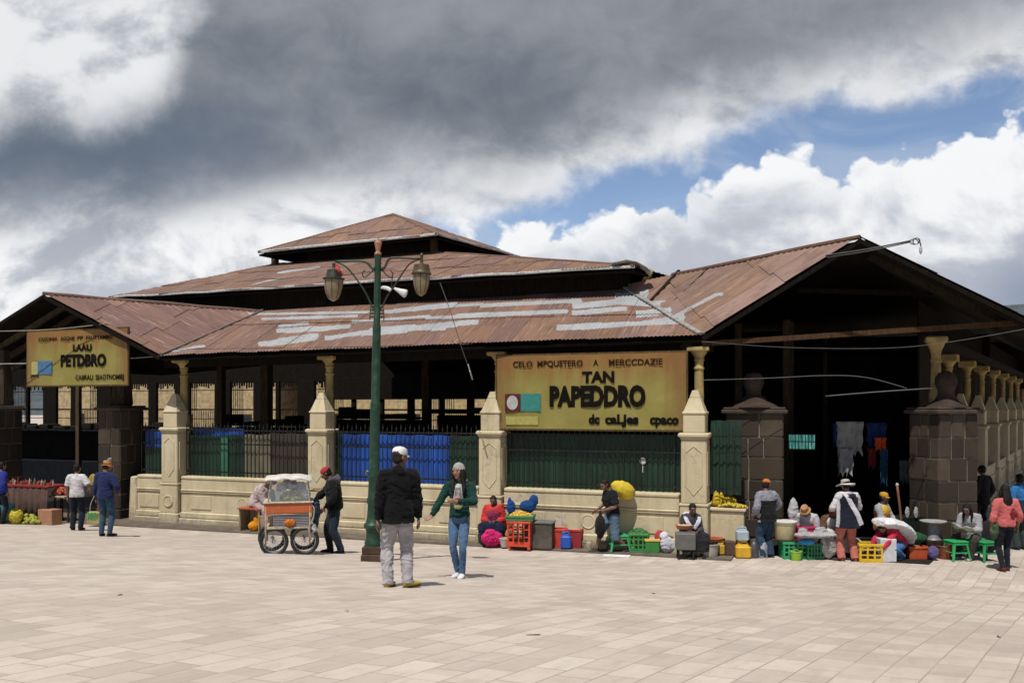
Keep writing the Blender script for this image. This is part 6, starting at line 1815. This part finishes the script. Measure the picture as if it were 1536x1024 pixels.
blob('red_bundle', 'red cloth bundle beside the yellow-rimmed crate', 'bundle', base(990, 829), (.13, .14, .24), (0.36, 0.05, 0.05), vox=.018)
blob('white_bundle', 'white crumpled bundle right of the red cloth', 'bundle', base(1000, 831), (.15, .12, .18), (0.60, 0.60, 0.66), vox=.018, extra=[((-.05, 0, .36), (.10, .08, .10)), ((.1, 0, .15), (.09, .09, .12))])
blob('dark_bundle', 'black bundle lying against the wall left of the grey box', 'bundle', base(1006, 829), (.30, .14, .2), (0.022, 0.02, 0.02), vox=.025)
# -- the seated woman's pitch
g = base(1028, 838)
box('grey_box', 'grey box on dark legs standing in front of the white-shawled woman', 'box', g, -6, .40, .34, .34, (0.12, 0.12, 0.11), legs=.18)
bucket('basket', 'shallow orange basket held on the lap of the white-shawled woman', 'basket', up(g + V((.04, .30, 0)), .56), .16, .20, .09, (0.50, 0.17, 0.07), handle=False, fill=(.55, .42, .32))
bucket('tub', 'pale cream tub with a thick rim beside the yellow can', 'tub', base(1061, 835), .22, .25, .26, (0.42, 0.39, 0.33), handle=False)
bucket('basin', 'orange basin filled with goods standing on the cream tub', 'basin', up(base(1068, 832), .27), .20, .27, .08, (0.50, 0.15, 0.05), handle=False, fill=(.30, .07, .03))
blob('lilac_ball', 'round lilac ball on the orange basin', 'ball', up(base(1072, 830), .34), (.14, .14, .15), (0.40, 0.40, 0.60), fold=.003, vox=.018, kind='plastic')
mb = MB(); mb.lathe([(.24, 0), (.18, .25), (.10, .55), (.03, .80), (.01, .88)], 14); me = remesh(mb, .02, 1, .03, 8); me.materials.append(MAT('cloth', (.014, .014, .03))); o = link('closed_umbrella', me, None, True); o.location = base(1068, 824); tag(o, 'closed dark navy umbrella leaning behind the lilac ball', 'umbrella')
jug('narrow mustard can wedged beside the cream tub', base(1081, 834), 4, .16, .2, .30, (0.50, 0.32, 0.03))
box('cardboard_box', 'low brown box before the counter, left of the yellow jerry can', 'box', base(1094, 834), 3, .22, .26, .30, (0.10, 0.065, 0.055), kind='paper')
yj = base(1114, 836)
jug('square yellow jerry can under a pale blue water bottle', yj, -4, .32, .28, .34, (0.62, 0.36, 0.02), cap_col=(.6, .35, .03))
jug('pale blue water bottle standing on the yellow jerry can', up(yj + V((0, .04, 0)), .35), 5, .25, .22, .30, (0.36, 0.45, 0.50), 'water_bottle', 'bottle', (.3, .4, .5))
# low counter with the yellow cloth
ct = V((5.05 - 0.55, 18.95, 0)); ct = atz(1092, 18.85)
root = empty('masonry_counter', ct, YAW, 'low cream counter between the last pier and the stone pillar', 'counter')
mb = MB(); mb.box((-.36, -.2, 0), (.36, .3, .95), bev=.02); mb.build('body', M_CREAM, root)
mb = MB(); mb.box((-.40, -.24, .952), (.40, .34, 1.02), bev=.02); mb.build('top', M_CREAM, root)
cl = empty('yellow_banner', up(ct + V((-.06, .02, 0)), 1.02), rad(-12), 'yellow printed cloth draped over goods on the cream counter', 'cloth')
mb = MB(); mb.box((-.30, -.06, 0), (.26, .16, .24), TR(0, 0, 0, 0, 0, .10), taper=.92, bev=.05); mb.box((-.30, -.04, .1), (-.02, .14, .36), TR(0, 0, 0, 0, 0, .16), taper=.8, bev=.06); me = remesh(mb, .018, 4, .022, 7); me.materials.append(MAT('cloth', (0.58, 0.42, 0.03))); link('cloth', me, cl, True)
mb = MB()
for k in range(14): mb.ball((r_.uniform(-.12, .18), -.075 - .01 * (k % 2), r_.uniform(.06, .28)), (r_.uniform(.012, .04), .02, r_.uniform(.01, .025)), 8, 6)
mb.build('printed_marks', MAT('cloth', (0.06, 0.035, 0.02)), cl, smooth=True)
produce('row of small yellow fruit along the front of the cream counter', 'yellow_fruit', 'fruit', up(ct + V((.06, -.14, 0)), 1.02), .30, .06, .05, 46, .035, (0.52, 0.38, 0.04), -20, 7)
for x, c_, l_ in ((1131, (.10, .10, .10), 'dark steel flask by the feet of the man in the pullover'), (1144, (.42, .44, .48), 'pale steel flask by the feet of the man in the pullover')):
    root = empty('steel_flask', base(x, 836), 0, l_, 'flask'); mb = MB(); mb.lathe([(.085, 0), (.10, .02), (.10, .26), (.06, .33), (.05, .34)], 16); mb.build('body', MAT('metal', c_, metallic=.5), root, smooth='auto'); mb = MB(); mb.lathe([(.05, .342), (.05, .385), (.03, .39)], 14); mb.build('lid', MAT('plastic', (.1, .1, .1)), root)
# -- pillar pitch: tubs, green crates
gc = base(1193, 836)
crate('plastic_crate', 'bright green slotted crate carrying the cream tub and blue bag', 'crate', gc, -3, .60, .42, .36, (0.02, 0.32, 0.13), slots=6)
box('board', 'thin dark board laid across the bright green crate', 'board', up(gc + V((.05, .05, 0)), .362), 0, .85, .45, .02, (.05, .04, .03), kind='wood')
bucket('tub', 'tall cream tub with a white lid on the green crate', 'tub', up(gc + V((-.20, .06, 0)), .384), .20, .24, .36, (0.52, 0.45, 0.26), lid=(.66, .64, .60), handle=False)
crate('plastic_crate', 'small crimson crate beside the tall cream tub', 'crate', up(gc + V((.22, .12, 0)), .384), 5, .40, .32, .28, (0.50, 0.03, 0.11), solid=True)
blob('blue_bag', 'flat sky blue bag hanging over the edge of the green crate', 'bag', up(gc + V((.16, -.20, 0)), .30), (.19, .12, .07), (0.05, 0.30, 0.62), vox=.016)
bucket('bucket', 'small lime green bucket before the bright green crate', 'bucket', base(1194, 840), .095, .125, .20, (0.30, 0.55, 0.04))
crate('plastic_crate', 'darker green crate between lime bucket and black tub', 'crate', base(1218, 837), 8, .38, .36, .34, (0.015, 0.17, 0.06), slots=5)
blob('black_sack', 'black sack bulging behind the darker green crate', 'sack', base(1224, 831), (.30, .22, .28), (0.012, 0.014, 0.014), vox=.024)
blob('grey_sheet', 'pale grey sheet of wares spread before the two hatted vendors', 'cloth', up(atz(1224, 18.1), .48), (.46, .20, .05), (0.36, 0.35, 0.36), vox=.02, extra=[((-.25, .05, .10), (.10, .08, .10)), ((.12, .05, .12), (.14, .10, .10))], fold=.025)
blob('standing_sheet', 'upright white folded cloth leaning at the foot of the stone pillar', 'cloth', up(atz(1190, 18.9), .55), (.12, .09, .34), (0.46, 0.45, 0.47), vox=.018, yaw=12)
blob('white_sack', 'tall white woven sack behind the legs of the woman in the sun hat', 'sack', base(1243, 838), (.19, .17, .28), (0.52, 0.49, 0.46), vox=.02, extra=[((.02, 0, .55), (.13, .11, .10))])
blob('white_sack', 'white sack right of the coral trouser legs', 'sack', base(1283, 834), (.16, .14, .20), (0.55, 0.53, 0.52), vox=.02)
crate('plastic_crate', 'bright yellow bottle crate in front of the crouching person', 'crate', base(1303, 841), -6, .46, .36, .38, (0.68, 0.44, 0.01), slots=3)
box('white_box', 'plain white carton next to the bright yellow bottle crate', 'box', base(1329, 841), -4, .33, .30, .48, (0.56, 0.57, 0.60), kind='paper')
# -- doorway: broom pole, sandals, dark tables
root = empty('wooden_pole', atz(1350, 18.6), 0, 'upright wooden pole with a pale knob behind the crouching person', 'pole')
mb = MB(); mb.tube([(.04, 0, 0), (.02, 0, .8), (-.06, 0, 1.50)], .026, 8, 3); mb.build('shaft', MAT('wood', (0.20, 0.095, 0.055)), root, smooth=True)
mb = MB(); mb.ball((-.062, 0, 1.53), (.034, .034, .04), 10, 8); mb.build('knob', MAT('plastic', (.45, .42, .38)), root, smooth=True)
st = atz(1395, 18.9)
box('trestle_table', 'dark cloth-covered table in the doorway under the white sandals', 'table', atz(1378, 19.6), 6, 1.3, .5, .74, (0.012, 0.018, 0.014), kind='stone')
for k, x in enumerate((1361, 1374)):
    o = blob('sandal', ('left' if k == 0 else 'right') + ' of two white sandals propped on the dark doorway table', 'sandal', up(atz(x, 19.3), .72), (.055, .022, .13), (0.38, 0.38, 0.37), vox=.011, fold=.012, kind='plastic', group='white sandals on the table')
root = empty('scale_stand', atz(1400, 18.5), 0, 'grey pedestal with a flat white pan between doorway table and green stools', 'scale')
mb = MB(); mb.lathe([(.17, .38), (.14, .42), (.13, .66), (.10, .72), (.0001, .72)], 16); mb.build('body', MAT('metal', (.22, .22, .23)), root, smooth='auto'); mb = MB(); mb.lathe([(.16, .722), (.27, .76), (.27, .775), (.0001, .765)], 20); mb.build('pan', MAT('metal', (.5, .5, .5)), root, smooth='auto')
mb = MB(); mb.box((-.2, -.17, 0), (.2, .17, .379), bev=.02); mb.build('base', MAT('wood', (.03, .022, .018)), root)
crate('plastic_crate', 'orange crate on the ground below the dark doorway table', 'crate', atz(1372, 18.35), 4, .40, .34, .27, (0.46, 0.075, 0.02), solid=True)
blob('green_sack', 'dark green sack lying over the orange crate', 'sack', up(atz(1366, 18.5), .28), (.36, .2, .13), (0.014, 0.075, 0.03), vox=.024)
blob('purple_bundle', 'small purple bundle between orange crate and brown bucket', 'bundle', atz(1400, 18.1), (.11, .10, .15), (0.12, 0.10, 0.24), vox=.018)
bucket('bucket', 'rusty brown bucket beside the green stools', 'bucket', atz(1416, 18.3), .13, .16, .28, (0.23, 0.055, 0.02))
stool('bright green stool right of the rusty bucket', atz(1434, 18.1), 8, .36, .42, (0.02, 0.34, 0.10))
stool('dark green stool under the reading woman', atz(1460, 18.35), -6, .36, .44, (0.015, 0.20, 0.07))
stool('green stool nearest the woman in the coral jumper', atz(1478, 18.0), 12, .34, .42, (0.02, 0.26, 0.08))
hp = world(r16, (J16['wrL'] + J16['wrR']) / 2)
mb = MB(); nx = 8; pts = []; q = []
for j in range(5):
    for i in range(nx + 1): pts.append(V(((i / nx - .5) * .40, (j / 4 - .5) * .26, .02 * math.sin(i * 1.4 + j) + .05 * abs(i / nx - .5) * 2)))
for j in range(4):
    for i in range(nx): q.append((j * 9 + i, j * 9 + i + 1, (j + 1) * 9 + i + 1, (j + 1) * 9 + i))
mb.faces(pts, q); o = mb.build('newspaper', MAT('paper', (0.50, 0.47, 0.42)), None, smooth=True); o.modifiers.new('t', 'SOLIDIFY').thickness = .008
o.location = hp + V((-.08, -.08, .03)); o.rotation_euler = (rad(-30), rad(8), rad(-40)); tag(o, 'crumpled newspaper held by the woman on the green stool', 'newspaper')
blob('shoulder_bag', 'black bag behind the back of the reading woman', 'bag', atz(1480, 18.9), (.24, .2, .36), (0.016, 0.015, 0.016), vox=.024)
blob('red_shoulder_bag', 'dark red bag on the shoulder of the woman in the coral jumper', 'bag', world(r9, J9['shR']) + V((-.10, -.03, -.42)), (.085, .09, .20), (0.26, 0.02, 0.03), vox=.016)
blob('green_bag', 'green and tan bag hanging at the right side of the woman in the coral jumper', 'bag', world(r9, J9['wrL']) + V((.05, .0, -.24)), (.07, .10, .20), (0.06, 0.11, 0.05), vox=.016)
# -- behind the cart
root = empty('wooden_bench', base(381, 797), YAW, 'open-fronted wooden box bench with a red edge behind the food cart', 'bench')
mb = MB()
for lo, hi in (((-.32, -.2, 0), (-.27, .22, .55)), ((.27, -.2, 0), (.32, .22, .55)), ((-.27, .18, 0), (.27, .22, .55))): mb.box(lo, hi, bev=.006)
mb.build('side_panel', MAT('wood', (0.30, 0.25, 0.15)), root)
mb = MB(); mb.box((-.35, -.23, .551), (.38, .25, .59), bev=.008); mb.build('top', MAT('wood', (0.42, 0.10, 0.06)), root)
blob('orange_sack', 'bright orange pear-shaped sack standing in the wooden bench', 'sack', base(381, 798), (.15, .11, .13), (0.68, 0.25, 0.01), fold=.012, vox=.016, extra=[((.07, 0, .26), (.085, .08, .13)), ((.11, 0, .38), (.04, .04, .07))], smooth=6)
bucket('wicker_basket', 'tall woven basket between the wooden bench and the cart', 'basket', base(399, 799), .13, .16, .42, (0.36, 0.24, 0.17), handle=False)
# -- left stall
LS = YAW
sp = atz(52, 24.2)
root = empty('market_stall', sp, LS, 'stall table with a red top and brown cloth skirt by the left pillar', 'stall')
mb = MB(); mb.box((-1.15, -.3, .98), (.85, .35, 1.04), bev=.012); mb.build('top', MAT('wood', (0.22, 0.035, 0.03)), root)
mb = MB(); n = 60; pts = []; q = []
for i in range(n + 1):
    x = -1.12 + 1.94 * i / n; y = -.27 + .03 * math.sin(i * .9) + .02 * math.sin(i * 2.1)
    pts += [V((x, y - .03, .03)), V((x, -.27 + .3 * (y + .27), .978))]
for i in range(n): q.append((2 * i, 2 * i + 2, 2 * i + 3, 2 * i + 1))
mb.faces(pts, q); o = mb.build('cloth_skirt', MAT('cloth', (0.075, 0.045, 0.035)), root, smooth=True); o.modifiers.new('t', 'SOLIDIFY').thickness = .01
for x in (-1.05, .75):
    mb = MB(); mb.box((x - .03, .2, .0), (x + .03, .26, .979)); mb.build('leg', MAT('wood', (.05, .035, .025)), root)
r_ = random.Random(12)
cols = [(.30, .03, .02), (.35, .30, .25), (.06, .04, .03), (.40, .12, .03), (.12, .10, .08), (.20, .02, .02)]
for i in range(26):
    mb = MB(); h = r_.uniform(.09, .20); r = r_.uniform(.022, .035); mb.lathe([(r, 0), (r, h * .62), (r * .45, h * .75), (r * .4, h), (.0001, h)], 10)
    o = mb.build('sauce_bottle', MAT('plastic', cols[i % 6]), None, smooth='auto')
    o.location = BM @ (loc(sp) + V((-1.05 + i * .072, r_.uniform(-.18, .1), 1.04))); tag(o, 'small bottle in the row along the red-topped stall table', 'bottle', 'bottles on the red-topped stall')
tb = atz(92, 24.0)
root = empty('display_shelf', tb, LS, 'small pale shelf of red peppers right of the red-topped stall', 'shelf')
mb = MB(); mb.box((-.28, -.18, .70), (.30, .2, .755), bev=.01); mb.build('top', MAT('wood', (.42, .34, .24)), root)
for x in (-.24, .26): mb = MB(); mb.box((x - .02, -.02, 0), (x + .02, .02, .699)); mb.build('leg', MAT('wood', (.06, .045, .035)), root)
produce('heap of red peppers on the small pale shelf', 'red_peppers', 'peppers', BM @ (loc(tb) + V((0, 0, .755))), .24, .14, .16, 70, .045, (0.36, 0.055, 0.02), 0, 9)
produce('yellow and green gourds in a net left of the cardboard box', 'gourds', 'gourds', atz(42, 23.6), .42, .18, .20, 80, .055, (0.30, 0.30, 0.03), -20, 10)
blob('yellow_net', 'bright yellow net sack of fruit at the foot of the left stall', 'sack', atz(22, 23.4), (.22, .17, .22), (0.50, 0.42, 0.02), vox=.022, kind='produce')
bucket('barrel', 'teal barrel with a blue lid at the left end of the stall', 'barrel', atz(11, 23.4), .16, .17, .50, (0.02, 0.16, 0.16), lid=(.03, .20, .40), handle=False)
box('cardboard_box', 'open brown cardboard box on the ground before the left stall', 'box', atz(75, 23.6), -22, .52, .34, .42, (0.36, 0.19, 0.12), kind='paper')
sb = base(142, 789)
root = empty('shopping_bag', sb, rad(-8), 'green and straw checked shopping bag carried by the woman in navy', 'bag')
mb = MB(); mb.box((-.19, -.10, .06), (.19, .10, .40), taper=.86, bev=.03); mb.build('body', MAT('cloth', (0.36, 0.32, 0.14)), root)
mb = MB()
for i in range(6):
    for j in range(5):
        if (i + j) % 2 == 0: mb.box((-.15 + i * .05, -.107, .19 + j * .04), (-.105 + i * .05, -.085, .225 + j * .04))
mb.build('checks', MAT('cloth', (0.04, 0.36, 0.13)), root)
for s in (-1, 1):
    mb = MB(); mb.tube([(s * .12, -.02, .39), (s * .10, -.02, .60), (s * .06 + .08, 0, .86)], .010, 6, 3); mb.build('handle', MAT('cloth', (.45, .40, .36) if s < 0 else (.4, .06, .05)), root)
root = empty('hand_fan', atz(138, 23.6, 1.02), 0, 'oval straw fan on display between the two shoppers', 'fan')
mb = MB(); mb.ball((0.0, 0, .20), (.10, .015, .17), 16, 10, Ry(.35)); mb.build('blade', MAT('wood', (0.42, 0.30, 0.08)), root, smooth=True)
mb = MB(); mb.tube([(-.05, 0, .06), (-.12, 0, -.12)], .014, 8); mb.build('handle', MAT('wood', (.25, .15, .06)), root)
# -- inside the hall: stalls, some added to darken the view, and hanging clothes
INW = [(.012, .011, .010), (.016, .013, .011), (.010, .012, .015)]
def inner_stall(a0, a1, b, h, k, label):
    root = empty('inner_stall', BM @ V(((a0 + a1) / 2, b, 0)), YAW, label, 'stall'); r_ = random.Random(k * 7 + 1); L = a1 - a0
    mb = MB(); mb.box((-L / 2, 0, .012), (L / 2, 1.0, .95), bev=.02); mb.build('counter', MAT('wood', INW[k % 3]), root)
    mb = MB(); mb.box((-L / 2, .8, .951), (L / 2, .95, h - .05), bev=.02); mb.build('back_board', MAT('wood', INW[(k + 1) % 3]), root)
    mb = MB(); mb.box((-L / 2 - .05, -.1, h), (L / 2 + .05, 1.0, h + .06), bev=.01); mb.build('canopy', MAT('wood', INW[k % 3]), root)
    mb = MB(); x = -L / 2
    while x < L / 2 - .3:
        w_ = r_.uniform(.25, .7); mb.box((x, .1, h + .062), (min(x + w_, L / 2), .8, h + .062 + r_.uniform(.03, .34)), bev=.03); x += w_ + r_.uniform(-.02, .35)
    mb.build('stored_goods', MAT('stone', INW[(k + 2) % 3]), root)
    for s in (-1, 1): mb = MB(); mb.box((s * L / 2 - .04, .02, .951), (s * L / 2 + .04, .09, h - .002)); mb.build('post', MAT('wood', (.03, .022, .016)), root)
for k, (a0, a1, b, h, l) in enumerate(((-6.5, -3.4, 3.5, 2.15, 'dark stall inside the left gable entrance behind the shoppers'), (-3.0, .1, 5.5, 2.55, 'dark stall inside the hall behind the leftmost narrow bay'), (.4, 4.2, 6.0, 2.80, 'dark stall behind the green and khaki sheets'), (4.5, 8.4, 6.4, 2.98, 'dark stall behind the bright blue sheet'), (8.8, 13.6, 6.2, 4.6, 'tall dark stall behind the wide yellow sign'), (-17.5, -7.2, 8.0, 2.2, 'long dark stall added to darken the depth of the left entrance'), (14.2, 20.2, 9.5, 4.9, 'tall dark partition added to darken the back of the right entrance'))): inner_stall(a0, a1, b, h, k, l)  # long left and tall right-entrance stalls are added to darken the hall
def hang(label, name, cat, x, y, Z, w_, h, col, seed, kind='cloth'):
    p = ray(x, y, Z); mb = MB(); r_ = random.Random(seed); nx, ny = 10, 12; pts = []; q = []
    for j in range(ny + 1):
        for i in range(nx + 1):
            u = i / nx - .5; v = j / ny
            pts.append(V((u * w_ * (1 - .25 * v * r_.random()), .05 * math.sin(i * 1.5 + seed) + .03 * math.sin(j * 1.1 + i), -h * v * (1 + .12 * math.sin(i * 1.9 + seed)))))
    for j in range(ny):
        for i in range(nx): q.append((j * (nx + 1) + i, j * (nx + 1) + i + 1, (j + 1) * (nx + 1) + i + 1, (j + 1) * (nx + 1) + i))
    mb.faces(pts, q); o = mb.build(name, MAT(kind, col), None, smooth=True); o.modifiers.new('t', 'SOLIDIFY').thickness = .012; o.location = p; tag(o, label, cat); return o
hang('pale grey shirt hanging in the dark right entrance', 'hanging_shirt', 'shirt', 1275, 632, 20.6, .62, .75, (0.30, 0.30, 0.28), 1)
hang('long pale trousers hanging below the grey shirt', 'hanging_trousers', 'trousers', 1268, 672, 20.5, .34, .62, (0.30, 0.30, 0.30), 2)
hang('blue cloth hanging right of the grey shirt', 'hanging_cloth', 'cloth', 1314, 634, 20.6, .45, .60, (0.012, 0.03, 0.11), 3)
hang('orange red pennant hanging under the blue cloth', 'hanging_pennant', 'pennant', 1320, 656, 20.4, .28, .30, (0.48, 0.07, 0.02), 4)
hang('narrow teal strip of cloth hanging beside the red one', 'hanging_strip', 'cloth', 1326, 672, 20.4, .20, .85, (0.015, 0.06, 0.11), 5)
hang('dark red cloth hanging left of the teal strip', 'hanging_cloth', 'cloth', 1308, 672, 20.5, .20, .45, (0.16, 0.015, 0.015), 6)
hang('blue edge of a garment hanging left of the grey shirt', 'hanging_cloth', 'cloth', 1256, 634, 20.7, .16, .55, (0.012, 0.03, 0.14), 7)
hang('pair of pale trousers hanging on the right inside the entrance', 'hanging_trousers', 'trousers', 1357, 690, 20.8, .22, .55, (0.16, 0.16, 0.15), 8)
# small far window with teal shutters
wp = ray(1203, 662, 22.5); root = empty('teal_window', wp, YAW, 'small bright teal window glowing inside the hall beside the left stone pillar', 'window')
mb = MB(); mb.box((-.33, 0, -.19), (.33, .06, .19)); m_, b_ = newmat('lit_teal_glass'); n_ = nz(vscale(objco(), 14, 1, 1.5), 2, 4, .6); cc = mixc(sstep(n_, .35, .7), (.02, .16, .13), (.20, .55, .48)); lk(cc, b_.inputs['Base Color']); lk(cc, b_.inputs['Emission Color']); b_.inputs['Emission Strength'].default_value = .55
mb.build('pane', m_, root)
mb = MB()
for i in range(9): x = -.33 + i * .082; mb.box((x - .009, -.02, -.19), (x + .009, -.003, .19))
for z_ in (-.2, 0, .19): mb.box((-.35, -.03, z_ - .012), (.35, -.021, z_ + .012))
mb.build('bars', M_IRON, root)
# ================================================================== WIRES AND MAST
def wire(label, pts, r, col=(.02, .02, .02), sag=0.0, name='cable', cat='cable'):
    mb = MB(); ps = [ray(*q) for q in pts]
    if len(ps) == 2:
        ps = [ps[0].lerp(ps[1], i / 12) - V((0, 0, sag * 4 * (i / 12) * (1 - i / 12))) for i in range(13)]
    mb.tube(ps, r, 6, 4 if len(pts) > 2 else 0); o = mb.build(name, MAT('plastic', col), None, smooth=True); tag(o, label, cat); return o
wire('thin pale cable hanging from the eave between lamp and wide sign', [(660, 424, 20.2), (676, 468, 19.9), (692, 520, 19.7), (702, 548, 19.6)], .008, (.05, .05, .05))
wire('thicker rope end dangling from the thin cable left of the wide sign', [(702, 546, 19.6), (706, 560, 19.55), (709, 570, 19.55)], .018, (.20, .19, .17), name='rope_end', cat='rope')
wire('sagging pale wire across the right entrance above the stone pillars', [(1052, 570, 18.5), (1150, 567, 18.6), (1240, 563, 18.6), (1300, 566, 18.5), (1360, 582, 18.4)], .007, (.13, .13, .13))
wire('lower pale wire ending at the right stone pillar', [(1238, 594, 18.7), (1310, 588, 18.5), (1398, 582, 18.3)], .012, (.10, .10, .10))
wire('long wire under the right gable running to the frame edge', [(1052, 512, 18.4), (1180, 521, 18.6), (1330, 522, 18.4), (1430, 512, 18.2), (1545, 492, 17.6)], .006, (.10, .10, .10))
wire('pale wire crossing above the left sign', [(-20, 497, 24.4), (60, 495, 24.2), (120, 490, 24.0), (168, 484, 23.8)], .011, (.30, .28, .22))
wire('second pale wire left of the left sign', [(-20, 546, 24.6), (40, 545, 24.6)], .012, (.4, .4, .4))
wire('wire running from the left sign to the valley of the roof', [(165, 539, 24.0), (200, 537, 23.7), (238, 534, 23.2)], .012, (.25, .23, .2))
root = empty('mast_arm', ray(1290, 372, 18.0), 0, 'slanting twin rod mast with a coiled wire lamp at the right gable peak', 'mast')
inv = root.location
mb = MB(); mb.tube([ray(1238, 383, 18.1) - inv, ray(1300, 374, 17.9) - inv, ray(1366, 361, 17.6) - inv], .016, 6, 3); mb.tube([ray(1240, 386, 18.1) - inv, ray(1300, 377, 17.9) - inv, ray(1366, 363, 17.6) - inv], .012, 6, 3)
mb.build('rods', MAT('metal', (.07, .07, .07)), root)
mb = MB(); c = ray(1373, 362, 17.55) - inv
mb.tube([c + V((math.cos(t * .9) * .10 * (1 - t * .02), math.sin(t * .5) * .06, math.sin(t * .9) * .06)) for t in range(26)], .008, 5, 2)
mb.tube([c + V((.06, 0, 0)), c + V((.10, 0, -.03)), c + V((.11, 0, -.10))], .014, 6, 2); mb.build('coil', MAT('metal', (.14, .14, .14)), root)
mb = MB(); mb.lathe([(.012, -.26), (.035, -.20), (.03, -.13), (.01, -.10)], 12, Matrix.Translation(c + V((.11, 0, 0)))); mb.build('bulb', MAT('glass', (.6, .6, .6), tr=.3), root)

def fill(label, name, cat, p, sx, sy, n, r, c, seed): return produce(label, name, cat, p, sx, sy, .05, n, r, c, -8, seed)
fill('dark tomatoes heaped in the red open crate by the wall', 'tomatoes', 'tomatoes', up(base(838, 822), .30), .13, .14, 40, .034, (0.30, 0.04, 0.02), 21)
fill('white eggs and bags heaped in the dark red crate', 'eggs', 'eggs', up(base(860, 822), .30), .16, .14, 40, .032, (0.50, 0.45, 0.38), 22)
fill('pale onions heaped in the green crate with the yellow rim', 'onions', 'onions', up(base(978, 830), .21), .11, .09, 30, .030, (0.48, 0.38, 0.20), 23)
fill('dark bottles packed in the bright yellow bottle crate', 'packed_bottles', 'bottles', up(base(1303, 841), .12), .18, .13, 40, .05, (0.05, 0.03, 0.015), 24)
fill('green limes heaped in the small lime green bucket', 'limes', 'limes', up(base(1194, 840), .15), .08, .08, 22, .026, (0.10, 0.22, 0.03), 25)
fill('brown potatoes heaped in the orange crate below the doorway table', 'potatoes', 'potatoes', up(atz(1372, 18.35), .18), .15, .12, 36, .034, (0.22, 0.13, 0.06), 26)
# scraps on the paving
for k, (x, y, c, l) in enumerate(((980, 890, (.05, .045, .04), 'small dark scrap on the paving in the middle right of the plaza'), (1498, 955, (.10, .09, .08), 'crumpled dark leaf on the paving near the right front'), (1083, 958, (.42, .40, .37), 'pale paper scrap between slabs in front of the vendors'), (180, 892, (.12, .09, .06), 'brown scrap on the left front paving'), (520, 916, (.36, .33, .28), 'pale wrapper on the paving left of the old man'), (800, 952, (.16, .14, .12), 'grey-brown scrap on the paving in the lower centre'))):
    mb = MB(); r_ = random.Random(k); mb.ball((0, 0, .004), (.030 + .02 * (k % 3), .016, .006), 8, 6); me = remesh(mb, .005, 0, .006, 40, k)
    me.materials.append(MAT('paper', c)); o = link('scrap', me, None, True); o.location = ong(x, y); o.rotation_euler = (0, 0, k * 1.3); tag(o, l, 'litter')
bpy.data.scenes.remove(TMP)
